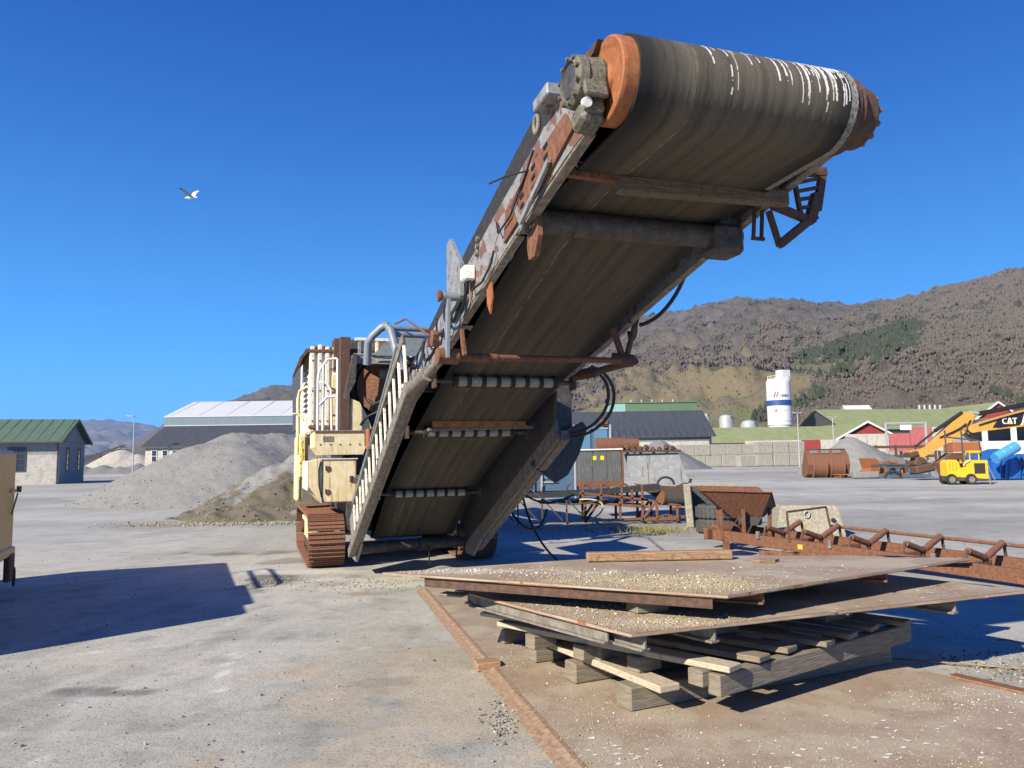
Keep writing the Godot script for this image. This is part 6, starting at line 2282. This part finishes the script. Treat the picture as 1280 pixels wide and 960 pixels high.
func make_far_right():
	var g := Geo.new()
	# warehouse with the dark roof
	var t := thing("dark_roofed_warehouse", "pale plastered warehouse with dark grey sheet roof", "building", V(3.0, 0, -114.5), -2)
	hall(t, 26.3, 17, 4.6, 8.6, M.plaster, M.roof_dark, .6)
	g = Geo.new()
	g.box(V(13.1, 4.25, .03), V(26.2, .9, .06))
	part("upper_boards", g, M.sheet_grey, t)
	for k in 28:
		g = Geo.new()
		g.bar(V(-.3 + k, 4.64, .6), V(-.3 + k, 6.6, -3.9), .08, .07)
		part("roof_rib", g, M.roof_dark, t)
	g = Geo.new()
	g.cyl(V(26.0, 0, .2), V(26.0, 4.4, .2), .12, -1, 8)
	part("downpipe", g, M.roof_dark, t)
	for x in [18.6, 24.0]:
		window_in(t, V(x, 2.6, .05), 1.4, .7, V(0, 0, 1), 2, 1, M.steel_dark)
	var pb := thing("wall_banner", "white banner with a blue picture hung on the warehouse wall", "banner", V(23.6, 0, -113.9), -2)
	g = Geo.new()
	g.box(V(0, 3.2, 0), V(2.6, 1.7, .03))
	part("cloth", g, M.white, pb)
	g = Geo.new()
	g.box(V(0, 3.45, .022), V(2.4, .7, .012))
	part("print", g, M.blue_light, pb)
	g = Geo.new()
	g.box(V(-.1, 3.35, .034), V(1.6, .28, .012))
	part("print_band", g, M.blue_dull, pb)
	# dark grit heap in front of it
	g = heap(9, 27, -104, -91, .4, [[18.6, -97.5, 3.9, .62], [16.0, -98, 3.2, .6]], .2)
	solo("grit_heap", g, M.pile_dark, "smooth dark grey grit heap before the warehouse", "heap")
	# wall of concrete blocks
	t = thing("concrete_block_wall", "stepped wall of big stained concrete blocks across the yard", "wall", V(22.8, 0, -110.5), 6)
	var bw := 2.35
	var bh := 1.6
	var shape := []
	var r2 := RandomNumberGenerator.new()
	r2.seed = 17
	for v in 3:
		g = Geo.new()
		g.box(Vector3.ZERO, V(bw - .03, bh - .03, 1.5), Basis(), .06)
		shape.append(g.commit())
	for row in 2:
		for k in 5:
			var o := mesh_part("block", shape[k % 3], M.concrete, t)
			o.position = V(bw * (k + .5 + row * .3), bh * (row + .5), r2.randf_range(-.08, .08))
	for row in 2:
		for k in 3:
			var o := mesh_part("block", shape[k % 3], M.concrete, t)
			o.position = V(11.6 + bw * (k + .5) * 1.02, bh * 1.08 * (row + .5) + row * .02, 1.6 + r2.randf_range(-.1, .1))
			o.scale = V(1, 1.08, 1)
	var lb := thing("loose_concrete_block", "pale single concrete block lying before the block wall", "concrete block", V(32.0, 0, -106.5), 12)
	g = Geo.new()
	g.box(V(0, .75, 0), V(2.2, 1.5, 1.4), Basis(), .06)
	part("body", g, M.concrete, lb)
	# green shed and tanks up behind
	t = thing("green_factory", "flat green sheet metal factory on rising ground behind the warehouse", "building", V(29.0, 0, -222.0))
	g = Geo.new()
	g.box(V(14, 8.5, -6), V(21, 17, 12))
	part("wall", g, M.green_sheet, t)
	g = Geo.new()
	g.box(V(1.7, 8.4, -5.9), V(4, 16.8, 12.1))
	part("pale_bay", g, M.pale_teal, t)
	g = Geo.new()
	g.box(V(12, 17.1, -6), V(25.2, .25, 12.6))
	part("roof_edge", g, M.green_sheet, t)
	for k in 5:
		g = Geo.new()
		g.cyl(V(6 + k * 3.1, 17, -4), V(6 + k * 3.1, 18.2, -4), .25, -1, 8)
		part("chimney", g, M.galv, t)
	for k in 7:
		var tk := thing("steel_tank", ["leftmost small tank dome over the warehouse roof", "second small tank dome over the warehouse roof", "tank dome with a white hood over the roof", "grey tank dome right of the white hood", "small tank right of the green factory", "tall grey tank at the warehouse's right end", "rightmost grey tank beside the green roof"][k], "tank", V([36.0, 40.0, 44.0, 47.5, 51.5, 57.0, 63.0][k], 0, -205.0), 0, "steel tanks behind the warehouse")
		g = Geo.new()
		var hh: float = [12.2, 12.4, 13.2, 13.0, 12.8, 12.5, 11.0][k]
		var rr: float = [.9, .9, 1.2, 1.5, 1.1, 1.9, 2.2][k]
		g.lathe(Vector3.ZERO, Vector3.UP, [Vector2(rr, 0), Vector2(rr, hh - rr * .6), Vector2(rr * .75, hh - rr * .2), Vector2(0, hh)], 18)
		part("shell", g, M.galv if k != 2 else M.white, tk)
		g = Geo.new()
		g.box(V(rr * .5, hh - rr * .5, rr * .8), V(.5, .6, .5), Basis(), .1)
		part("hatch", g, M.steel_dark, tk)
	# cement silo
	t = thing("cement_silo", "tall white cement silo with a blue band and lettering", "silo", V(62.6, 0, -180.0))
	g = Geo.new()
	g.lathe(Vector3.ZERO, Vector3.UP, [Vector2(2.6, 0), Vector2(2.6, 8.4), Vector2(2.75, 8.45), Vector2(2.75, 18.6), Vector2(2.4, 19.2), Vector2(0, 19.3)], 36)
	part("shell", g, M.white, t)
	for y in [7.4, 8.4, 9.3]:
		g = Geo.new()
		g.lathe(V(0, y, 0), Vector3.UP, [Vector2(2.6, 0), Vector2(2.82, 0), Vector2(2.82, .12), Vector2(2.6, .12)], 36)
		part("ring", g, M.grey_line, t)
	g = Geo.new()
	g.lathe(V(0, 12.9, 0), Vector3.UP, [Vector2(2.7, 0), Vector2(2.78, 0), Vector2(2.78, 1.3), Vector2(2.7, 1.3)], 36)
	part("blue_band", g, M.logo_blue, t)
	g = Geo.new()
	g.box(V(1.2, 20.0, 0), V(2.4, 2.6, 2.2), Basis(V(0, 1, 0), .4), .05)
	part("filter_house", g, M.white, t)
	g = Geo.new()
	var rail := []
	for k in 25:
		var an := TAU * k / 24
		rail.append(V(cos(an) * 2.4, 19.9, sin(an) * 2.4))
	g.tube(rail, .05, 6)
	for k in 12:
		var an := TAU * k / 12
		g.cyl(V(cos(an) * 2.4, 19.1, sin(an) * 2.4), V(cos(an) * 2.4, 19.9, sin(an) * 2.4), .04, -1, 6)
	part("roof_rail", g, M.white, t)
	var out := V(-.33, 0, .944)
	var sd := V(.944, 0, .33)
	for k in 2:
		g = Geo.new()
		g.bar(out * 2.76 + sd * (-1.15 + k * .6) + V(0, 14.9, 0) - out * .03, out * 2.78 + sd * (-.65 + k * .6) + V(0, 16.1, 0) - out * .03, .26, .08, 0.0, out)
		part("logo_stripe", g, M.logo_red if k == 0 else M.logo_blue, t)
	# letters laid round the shell one by one
	var word := "CEMEX"
	for k in word.length():
		var an := -19.3 + 6.0 + k * 9.5
		var o := V(sin(deg_to_rad(an)), 0, cos(deg_to_rad(an)))
		text_on(t, word[k], o * 2.77 + V(0, 15.15, 0), .8, M.logo_blue, an)
	g = Geo.new()
	g.box(out * 2.76 + sd * -.75 + V(0, 11.75, 0), V(.5, .45, .06), Basis(Vector3.UP, deg_to_rad(-19.3)))
	part("red_mark", g, M.logo_red, t)
	for k in 9:
		var an := -24.0 + k * 5.5
		var o := V(sin(deg_to_rad(an)), 0, cos(deg_to_rad(an)))
		g = Geo.new()
		g.box(o * 2.76 + V(0, 11.75, 0), V(.2, .28 if k % 3 else .4, .03), Basis(Vector3.UP, deg_to_rad(an)))
		part("small_print", g, M.grey_line, t)
	# green roofed sheds
	t = thing("long_green_shed", "low shed with long mossy green roof behind the block wall", "building", V(33.0, 0, -142.0))
	hall(t, 36, 12, 4.0, 6.7, M.plaster, M.roof_moss, .5)
	t = thing("red_gabled_shed", "green roofed shed whose dark red gable faces the yard", "building", V(67.8, 0, -136.0), 90)
	hall(t, 30, 10.5, 4.2, 7.0, M.steel_dark, M.roof_moss, .5, M.red_board)
	for s in [-1.0, 1.0]:
		g = Geo.new()
		g.bar(V(-.56, 7.16, -5.25), V(-.56, 4.05, -5.25 + s * 5.8), .1, .32)
		part("barge_board", g, M.white, t)
	t = thing("large_green_shed", "big hall with wide mossy green roof and red gable at the right", "building", V(122.5, 0, -188.0), 0)
	t.rotation_degrees.y = 90
	t.position = V(122.6, 0, -186.0)
	hall(t, 44, 10.5, 9.4, 13.3, M.plaster, M.roof_moss, .6, M.red_board)
	for s in [-1.0, 1.0]:
		g = Geo.new()
		g.bar(V(-.66, 13.5, -5.25), V(-.66, 9.3, -5.25 + s * 5.9), .12, .4)
		part("barge_board", g, M.white, t)
	t = thing("wide_green_hall", "wide mossy green roof stretching behind the red gabled shed", "building", V(76.0, 0, -176.0), 7)
	hall(t, 42, 24, 7.2, 12.2, M.steel_dark, M.roof_moss, .6)
	for k in 5:
		g = Geo.new()
		g.cyl(V(27 + k * 1.4, 12.3, -12), V(27 + k * 1.4, 13.4, -12), .3, -1, 8)
		part("roof_vent", g, M.galv, t)
	t = thing("pale_roof_house", "small pale roofed house peeping above the green roofs", "house", V(94.0, 0, -215.0))
	hall(t, 7, 6, 13.0, 15.0, M.plaster, M.sheet_white, .3)
	# walls and clutter at the far edge of the yard
	t = thing("red_container", "faded red shipping container by the block wall", "container", V(43.5, 0, -103.0))
	g = Geo.new()
	g.box(V(0, 1.1, 0), V(8.5, 2.2, 2.4), Basis(), .05)
	part("shell", g, M.red_faded, t)
	for k in 14:
		g = Geo.new()
		g.box(V(-3.9 + k * .6, 1.1, 1.22), V(.25, 1.9, .06), Basis(), .02)
		part("corrugation", g, M.red_faded, t)
	t = thing("red_door_wall", "cream wall panels with red doors under the green roof", "wall", V(41.0, 0, -131.0))
	for k in 8:
		g = Geo.new()
		g.box(V(k * 3.2, 2.0, 0), V(3.1, 4.0, .3), Basis(), .02)
		part("panel", g, M.red_board if k == 3 else M.plaster, t)
	t = thing("pale_parapet", "pale low wall with red hoarding behind the gravel heap", "wall", V(57.0, 0, -128.0))
	for k in 9:
		g = Geo.new()
		g.box(V(k * 3.6, 2.4 if k < 3 else 2.9, 0), V(3.5, 4.8 if k < 3 else 5.8, .3), Basis(), .02)
		part("panel", g, M.red_faded if k in [2, 3] else M.plaster, t)
	t = thing("concrete_retaining_wall", "long low grey concrete wall behind the yellow excavator", "wall", V(33.0, 0, -79.0))
	for k in 10:
		g = Geo.new()
		g.box(V(k * 2.5, .9, 0), V(2.45, 1.8, .5), Basis(), .03)
		part("panel", g, M.concrete, t)
	t = thing("brown_steel_rack", "long brown steel rack beam in front of the retaining wall", "rack", V(31.0, 0, -74.0))
	for y in [1.3, 2.2]:
		g = Geo.new()
		g.bar(V(0, y, 0), V(9.5, y, 0), .2, .25)
		part("beam", g, M.rust_dark, t)
	for k in 6:
		g = Geo.new()
		g.bar(V(k * 1.9, 0, 0), V(k * 1.9, 2.4, 0), .16, .16)
		part("post", g, M.rust_dark, t)
	lamp_post(36.7, -99.0, 6.9, "twin headed lamp post beside the white silo")
	lamp_post(41.2, -99.0, 6.3, "lamp post left of the red gable", true)
	t = thing("goal_gantry", "grey tubular gantry with a hanging white sign", "gantry", V(36.6, 0, -75.5))
	for x in [0.0, 3.9]:
		g = Geo.new()
		g.bar(V(x, 0, 0), V(x, 4.5, 0), .18, .18, .02)
		part("post", g, M.galv, t)
	g = Geo.new()
	g.bar(V(-.1, 4.55, 0), V(4.0, 4.55, 0), .14, .14)
	g.bar(V(-.1, 4.3, -.2), V(4.0, 4.3, -.2), .08, .08)
	part("crossbar", g, M.galv, t)
	g = Geo.new()
	g.box(V(1.9, 4.1, .1), V(1.1, .5, .05))
	part("sign_board", g, M.white, t)
	# pale building with openings at the right edge
	t = thing("white_garage", "white low building with dark openings behind the excavator", "building", V(44.0, 0, -72.0), -4)
	g = Geo.new()
	g.box(V(10, 1.3, -3), V(20, 2.6, 6), Basis(), .03)
	part("plinth", g, M.white, t)
	g = Geo.new()
	g.box(V(10, 4.4, -3), V(20, .5, 6.4), Basis(), .03)
	part("roof_slab", g, M.roof_dark, t)
	g = Geo.new()
	g.box(V(10, 3.4, -5.9), V(20, 1.6, .2))
	part("back_wall", g, M.plaster_grey, t)
	for k in 8:
		g = Geo.new()
		g.box(V(.2 + k * 2.6, 3.4, -.2), V(.35, 1.7, .35))
		part("pillar", g, M.white, t)
	g = Geo.new()
	g.box(V(-1.6, 2.1, -1), V(2.4, .9, 2.0), Basis(), .05)
	part("side_bay", g, M.rust_bright, t)
	# gravel heap between the buckets
	g = heap(21, 36, -69, -57, .22, [[27.2, -62.0, 3.2, .72], [28.6, -62.5, 2.5, .62], [30.6, -62.5, 1.6, .5], [25.8, -61.5, 1.6, .6]], .3)
	solo("pale_gravel_heap", g, M.pile, "pale pointed gravel heap behind the rusty bucket", "heap")
	g = heap(26, 35, -58, -50.5, .2, [[30.5, -54.0, 1.5, .55], [32.5, -54.0, 1.1, .5], [28.5, -54.0, .9, .5]], .3)
	solo("rubble_heap", g, M.pile_dark, "dark rubble heap under the excavator's linkage", "heap")
	make_bucket()
	make_excavator()
	make_cart()
	make_blue_things()

func make_bucket():
	var t := thing("rusty_bucket", "big rusty clamshell loader bucket standing in the yard", "bucket", V(20.4, 0, -54.0), -6)
	var prof := [Vector2(.1, 1.95), Vector2(-.55, 1.55), Vector2(-.75, .9), Vector2(-.5, .25), Vector2(.1, .0), Vector2(.9, .05), Vector2(1.1, .5), Vector2(1.0, .55), Vector2(.85, .14), Vector2(.15, .1), Vector2(-.4, .32), Vector2(-.62, .9), Vector2(-.46, 1.48), Vector2(.14, 1.85)]
	var g := Geo.new()
	var flip := []
	for p in prof:
		flip.append(Vector2(-p.x, p.y))
	g.prism(flip, V(.05, 0, 0), V(0, 0, 1), V(0, 1, 0), V(2.7, 0, 0))
	part("shell", g, M.rust, t)
	for x in [0.0, 2.72]:
		g = Geo.new()
		g.prism([Vector2(-.1, 1.9), Vector2(.5, 1.5), Vector2(.72, .9), Vector2(.48, .25), Vector2(-.1, .05), Vector2(-.9, .05), Vector2(-1.05, .5)], V(x, 0, 0), V(0, 0, 1), V(0, 1, 0), V(.06, 0, 0))
		part("cheek", g, M.rust, t)
	for k in 2:
		g = Geo.new()
		var x := .35 + k * 1.15
		g.lathe(V(x, .7, .12), V(1, 0, 0), [Vector2(.6, 0), Vector2(.72, .05), Vector2(.72, .85), Vector2(.6, .9)], 24)
		part("jaw_drum", g, M.rust, t)
		for q in 2:
			g = Geo.new()
			g.lathe(V(x + q * .85, .7, .12), V(1, 0, 0), [Vector2(.5, 0), Vector2(.78, 0), Vector2(.78, .08), Vector2(.5, .08)], 24)
			part("hoop", g, M.rust_track, t)
	for k in 3:
		g = Geo.new()
		g.box(V(.55 + k * .75, 1.78, .28), V(.55, .03, .4), Basis(V(1, 0, 0), .55))
		part("wear_plate", g, M.dusty_steel, t)
	g = Geo.new()
	g.box(V(1.4, 1.95, -.05), V(2.6, .08, .12), Basis(), .02)
	part("top_bar", g, M.rust_dark, t)
	t = thing("rusty_grapple", "small rusty bucket with open side behind the blue roller frame", "bucket", V(23.8, 0, -53.0), 10)
	g = Geo.new()
	g.prism([Vector2(0, 0), Vector2(1.0, 0), Vector2(1.2, .9), Vector2(.9, 1.25), Vector2(.3, 1.3), Vector2(.5, .6)], V(0, 0, -.6), V(1, 0, 0), V(0, 1, 0), V(0, 0, 1.1))
	part("shell", g, M.rust_bright, t)
	g = Geo.new()
	g.box(V(1.9, .5, -.3), V(1.5, .5, .8), Basis(V(0, 0, 1), .1), .04)
	g.box(V(2.4, 1.0, -.3), V(.9, .12, .5), Basis(V(0, 0, 1), -.1), .02)
	g.box(V(2.1, .8, -.1), V(.15, .6, .15))
	g.box(V(2.8, .8, -.1), V(.15, .6, .15))
	part("hinge_frame", g, M.rust_bright, t)
	t = thing("timber_pallet", "orange brown pallet on the ground before the rusty bucket", "pallet", V(21.8, 0, -52.0), -3)
	for k in 3:
		g = Geo.new()
		g.box(V(k * 1.1, .1, 0), V(.12, .2, 1.0))
		part("bearer", g, M.rust, t)
	for k in 5:
		g = Geo.new()
		g.box(V(1.2, .24, -.45 + k * .22), V(2.7, .06, .18), Basis(), .01)
		part("board", g, M.rust_bright, t)

func make_cart():
	var t := thing("yellow_compressor", "bright yellow wheeled works vehicle with a flat canopy", "vehicle", V(21.85, 0, -39.0), -8)
	t.scale = V(.92, .95, .92)
	var g := Geo.new()
	g.prism([Vector2(0, .45), Vector2(2.1, .3), Vector2(2.1, 1.28), Vector2(1.05, 1.3), Vector2(1.0, .95), Vector2(.72, .85), Vector2(.62, 1.2), Vector2(.5, 1.32), Vector2(.1, 1.32), Vector2(0, 1.15)], V(0, 0, -.9), V(1, 0, 0), V(0, 1, 0), V(0, 0, .9))
	part("body", g, M.yellow, t)
	g = Geo.new()
	g.box(V(1.05, .3, -.45), V(2.1, .22, .85), Basis(), .03)
	part("chassis", g, M.steel_dark, t)
	g = Geo.new()
	g.box(V(1.68, .85, .006), V(.55, .55, .02))
	var gl := part("grille", g, M.black_dull, t)
	for k in 6:
		g = Geo.new()
		g.box(V(1.68, .62 + k * .09, .02), V(.55, .02, .02))
		part("slat", g, M.steel_dark, gl)
	g = Geo.new()
	g.box(V(1.5, 1.72, -.4), V(.62, .13, .8), Basis(), .03)
	part("canopy", g, M.yellow, t)
	for x in [1.25, 1.72]:
		for z in [-.1, -.75]:
			g = Geo.new()
			g.bar(V(x, 1.25, z), V(x, 1.68, z), .05, .05)
			part("canopy_post", g, M.yellow, t)
	for x in [.15, 1.0, 1.9]:
		g = Geo.new()
		g.bar(V(x, 1.25, -.3), V(x + .03, 2.9 if x < 1.8 else 2.3, -.4), .06, .06)
		part("mast", g, M.steel_dark, t)
	g = Geo.new()
	g.bar(V(.1, 2.55, -.4), V(1.95, 2.3, -.4), .05, .08)
	part("mast_bar", g, M.rust_dark, t)
	for x in [.2, 1.2]:
		for z in [.02, -.9]:
			var w := thing_part(t, "wheel")
			g = Geo.new()
			g.lathe(V(x, .29, z - .1), V(0, 0, 1), [Vector2(.16, .02), Vector2(.26, .0), Vector2(.29, .05), Vector2(.29, .15), Vector2(.26, .2), Vector2(.16, .18)], 22)
			part("tyre", g, M.rubber, w)
			g = Geo.new()
			g.lathe(V(x, .29, z - .08), V(0, 0, 1), [Vector2(0, .0), Vector2(.17, .0), Vector2(.17, .15), Vector2(.1, .13), Vector2(0, .14)], 18)
			part("rim", g, M.dusty_steel, w)
	g = Geo.new()
	g.bar(V(2.05, 1.1, .06), V(2.4, .02, .2), .06, .03)
	g.bar(V(2.1, .5, .06), V(2.12, .02, .1), .06, .03)
	part("leaning_board", g, M.timber_brown, t)
	for k in 3:
		g = Geo.new()
		g.box(V(.16 + k * .16, .95, .004), V(.02, .45, .012))
		part("panel_seam", g, M.steel_dark, t)
	g = Geo.new()
	g.box(V(.86, 1.06, -.45), V(.3, .12, .5), Basis(), .04)
	g.box(V(.72, 1.2, -.45), V(.08, .3, .5), Basis(), .03)
	part("seat", g, M.black, t)
	g = Geo.new()
	g.tube([V(1.06, 1.0, -.45), V(.98, 1.3, -.45), V(.94, 1.36, -.45)], .025, 6)
	part("steering_column", g, M.steel_dark, t)
	g = Geo.new()
	g.tube([V(.85, 1.0, .02), V(.95, 1.15, .05), V(1.15, 1.25, .05), V(1.2, 1.3, .02)], .04, 8)
	part("pale_hose", g, M.rope, t)

func make_excavator():
	# the arm reaches in from the right; the machine itself stands outside the frame
	var t := thing("yellow_excavator", "yellow tracked excavator with its arm reaching in from the right", "excavator", V(0, 0, -46.0))
	var g := Geo.new()
	var z0 := V(0, 0, -.3)
	var dz := V(0, 0, .6)
	var X := V(1, 0, 0)
	g.prism([Vector2(23.5, 1.75), Vector2(23.6, 1.45), Vector2(24.05, 1.2), Vector2(24.3, 1.35), Vector2(26.8, 2.75), Vector2(27.25, 3.2), Vector2(27.5, 3.85), Vector2(27.1, 4.02), Vector2(26.3, 3.45), Vector2(25.5, 2.75), Vector2(24.6, 1.95), Vector2(24.0, 1.8)], z0, X, Vector3.UP, dz)
	part("stick", g, M.cat_yellow, t)
	g = Geo.new()
	g.prism([Vector2(26.7, 3.0), Vector2(26.95, 2.7), Vector2(27.6, 2.82), Vector2(31.5, 3.22), Vector2(35.5, 3.1), Vector2(38.5, 2.0), Vector2(38.8, 2.3), Vector2(36.0, 4.0), Vector2(33.0, 4.4), Vector2(30.5, 4.1), Vector2(28.0, 3.42), Vector2(27.2, 3.25)], V(0, 0, -.42), X, Vector3.UP, V(0, 0, .84))
	part("boom", g, M.cat_yellow, t)
	g = Geo.new()
	g.prism([Vector2(28.4, 3.05), Vector2(28.75, 3.5), Vector2(30.35, 3.95), Vector2(30.15, 3.3), Vector2(30.0, 3.16), Vector2(28.8, 3.02)], V(0, 0, .423), X, Vector3.UP, V(0, 0, .012))
	part("black_decal", g, M.black, t)
	g = Geo.new()
	g.prism([Vector2(30.07, 3.15), Vector2(30.17, 3.16), Vector2(30.55, 4.0), Vector2(30.42, 3.97)], V(0, 0, .423), X, Vector3.UP, V(0, 0, .012))
	part("white_slash", g, M.white, t)
	text_on(t, "CAT", V(29.42, 3.42, .45), .5, M.white, 0.0, "lettering")
	g = Geo.new()
	g.prism([Vector2(29.3, 3.24), Vector2(29.56, 3.24), Vector2(29.43, 3.4)], V(0, 0, .462), X, Vector3.UP, V(0, 0, .01))
	part("yellow_triangle", g, M.yellow, t)
	g = Geo.new()
	g.cyl(V(27.9, 3.9, 0), V(31.5, 4.55, 0), .14, -1, 12)
	part("stick_cylinder", g, M.black, t)
	g = Geo.new()
	g.cyl(V(27.3, 4.0, 0), V(28.0, 3.92, 0), .09, -1, 12)
	part("cylinder_rod", g, M.galv, t)
	g = Geo.new()
	g.cyl(V(24.0, 2.0, 0), V(25.2, 2.9, 0), .06, -1, 10)
	g.cyl(V(25.2, 2.9, 0), V(26.9, 3.98, 0), .11, -1, 10)
	part("bucket_cylinder", g, M.black, t)
	for q in [[V(26.9, 3.2, .35), V(26.8, 2.9, .5), V(27.0, 2.6, .5), V(27.5, 2.72, .45)], [V(27.2, 3.5, .33), V(26.9, 3.2, .45), V(26.6, 2.6, .45), V(27.1, 2.55, .45)], [V(25.3, 2.5, .33), V(25.9, 2.75, .36), V(26.5, 2.95, .36), V(26.9, 3.3, .36)], [V(27.6, 3.2, .45), V(28.4, 3.45, .46), V(29.5, 3.75, .46), V(31.0, 4.1, .46)]]:
		g = Geo.new()
		var cv := []
		for k in 9:
			cv.append(q[0].bezier_interpolate(q[1], q[2], q[3], k / 8.0))
		g.tube(cv, .05, 6)
		part("hydraulic_hose", g, M.black, t)
	g = Geo.new()
	g.box(V(23.7, 1.55, 0), V(.5, .3, .9), Basis(V(0, 0, 1), .3), .05)
	g.box(V(24.0, 1.1, 0), V(.5, .6, .8), Basis(V(0, 0, 1), -.4), .08)
	g.box(V(24.3, .7, 0), V(1.1, .5, .9), Basis(V(0, 0, 1), .2), .1)
	g.bar(V(24.2, 1.3, .3), V(24.9, .6, .3), .12, .12)
	g.bar(V(23.6, 1.2, -.3), V(23.5, .5, -.3), .14, .12)
	part("coupler", g, M.rust_dark, t)
	# the machine outside the frame
	g = Geo.new()
	g.box(V(40.5, 2.0, 0), V(5.0, 1.6, 3.2), Basis(), .1)
	g.box(V(37.9, 2.6, 1.0), V(1.6, 2.4, 1.1), Basis(), .1)
	part("house", g, M.cat_yellow, t)
	for s in [-1.0, 1.0]:
		g = Geo.new()
		g.prism([Vector2(37.4, .0), Vector2(42.4, .0), Vector2(42.8, .5), Vector2(42.4, 1.0), Vector2(37.4, 1.0), Vector2(37.0, .5)], V(0, 0, s * 1.3 - .3), X, Vector3.UP, V(0, 0, .6))
		part("crawler", g, M.steel_dark, t)
	# orange coupling lying right of the blue machine
	t = thing("orange_coupler", "orange excavator attachment lying on the ground at the right edge", "attachment", V(27.3, 0, -40.5), 5)
	g = Geo.new()
	g.prism([Vector2(0, .25), Vector2(.5, .1), Vector2(1.8, .15), Vector2(2.6, .6), Vector2(2.2, 1.0), Vector2(1.2, .95), Vector2(.6, .6), Vector2(.0, .55)], V(0, 0, -.4), X, Vector3.UP, V(0, 0, .7))
	part("body", g, M.cat_yellow, t)
	g = Geo.new()
	g.cyl(V(1.4, .6, .31), V(1.4, .6, .36), .22, -1, 16)
	g.cyl(V(.3, .4, .31), V(.3, .4, .36), .12, -1, 12)
	part("pin", g, M.rust, t)

func make_blue_things():
	var t := thing("roller_bed", "blue steel roller bed lying in the scrap row", "roller bed", V(23.3, 0, -50.0), -2)
	var g := Geo.new()
	for q in [[V(0, .15, 0), V(3.6, .15, 0)], [V(.9, .75, 0), V(3.6, .75, 0)], [V(0, .15, -.9), V(3.6, .15, -.9)], [V(.9, .75, -.9), V(3.6, .75, -.9)]]:
		g = Geo.new()
		g.bar(q[0], q[1], .14, .16, .01)
		part("beam", g, M.blue_dull, t)
	for k in 5:
		g = Geo.new()
		g.bar(V(.95 + k * .64, .2, 0), V(.95 + k * .64, .72, 0), .1, .1)
		part("post", g, M.blue_dull, t)
	for k in 3:
		g = Geo.new()
		g.lathe(V(1.3 + k * .66, .45, -.5), V(0, 0, 1), [Vector2(.12, 0), Vector2(.22, .05), Vector2(.22, .4), Vector2(.12, .42)], 18)
		part("roller", g, M.rust_bright if k == 1 else M.blue_dull, t)
	g = Geo.new()
	g.box(V(-.5, .25, -.2), V(1.6, .4, .6), Basis(V(0, 0, 1), .02), .05)
	part("end_box", g, M.steel, t)
	g = Geo.new()
	for k in 3:
		g.tube([V(-.2, .75 + k * .05, .1), V(.5, .85 + k * .04, .1), V(1.5, .84 + k * .03, .1), V(2.6, .8, .1)], .05, 6)
	part("black_hose", g, M.rubber_grey, t)
	var ty := thing("half_tyre", "black tyre arch lying before the blue roller frame", "tyre", V(24.1, 0, -49.2))
	g = Geo.new()
	var cv := []
	for k in 11:
		var an := PI * k / 10
		cv.append(V(-cos(an) * .5, .05 + sin(an) * .4, 0))
	g.tube(cv, .1, 8)
	part("tread", g, M.rubber, ty)
	# rusty hopper beside the yellow cart
	t = thing("rusty_chute", "rusty sloping chute leaning beside the yellow vehicle", "chute", V(25.6, 0, -46.0), 12)
	g = Geo.new()
	g.prism([Vector2(-.3, 1.0), Vector2(.6, 1.6), Vector2(1.4, 1.6), Vector2(1.0, .2), Vector2(.2, 0)], V(0, 0, -.5), V(1, 0, 0), V(0, 1, 0), V(0, 0, .6))
	part("body", g, M.rust, t)
	# blue crusher parts
	t = thing("blue_machine", "heap of bright blue crusher plates and frames behind the yellow vehicle", "machine", V(25.1, 0, -43.6))
	t.scale = V(.8, .85, .9)
	g = Geo.new()
	g.prism([Vector2(0, .1), Vector2(6.2, .1), Vector2(6.5, 1.3), Vector2(5.4, 1.75), Vector2(4.9, 1.2), Vector2(4.2, 1.95), Vector2(3.4, 2.1), Vector2(2.2, 1.7), Vector2(.4, .9)], V(0, 0, -1.8), V(1, 0, 0), V(0, 1, 0), V(0, 0, 1.2))
	part("frame", g, M.blue, t)
	for q in [[Vector2(.1, .9), Vector2(.2, .7), Vector2(3.6, 1.75), Vector2(3.6, 2.1), Vector2(2.9, 2.12)], [Vector2(2.3, .1), Vector2(3.2, .1), Vector2(3.4, 1.4), Vector2(2.4, 1.2)], [Vector2(3.5, .1), Vector2(4.4, .1), Vector2(4.8, 1.3), Vector2(3.7, 1.5)], [Vector2(4.8, .4), Vector2(6.2, .3), Vector2(6.6, 1.5), Vector2(5.2, 1.9)]]:
		g = Geo.new()
		g.prism(q, V(0, 0, -.6 + q[0].x * .02), V(1, 0, 0), V(0, 1, 0), V(0, 0, .08))
		part("plate", g, M.blue, t)
	for k in 4:
		g = Geo.new()
		g.bar(V(2.4 + k * .7, .1, -.4), V(2.5 + k * .75, 1.3, -.45), .07, .12)
		part("rib", g, M.blue, t)
	g = Geo.new()
	g.bar(V(4.65, 1.5, -.3), V(5.1, .3, -.2), .1, .14)
	part("ram", g, M.steel_dark, t)
	for k in 5:
		g = Geo.new()
		g.box(V(5.25 + k * .1, 1.3 - k * .17, -.42), V(.1, .1 + .03 * (k % 2), .01), Basis(V(0, 0, 1), -1.0))
		part("white_print", g, M.white, t)
	t = thing("blue_drum", "light blue oil drum resting slanted on the blue machine", "drum", V(26.75, 1.25, -42.9))
	g = Geo.new()
	g.lathe(V(0, 0, 0), V(.86, .42, -.1), [Vector2(0, .01), Vector2(.28, .01), Vector2(.3, 0), Vector2(.3, .5), Vector2(.315, .53), Vector2(.3, .56), Vector2(.3, 1.0), Vector2(.315, 1.03), Vector2(.3, 1.06), Vector2(.3, 1.5), Vector2(.28, 1.49), Vector2(0, 1.49)], 24)
	part("shell", g, M.blue_light, t)
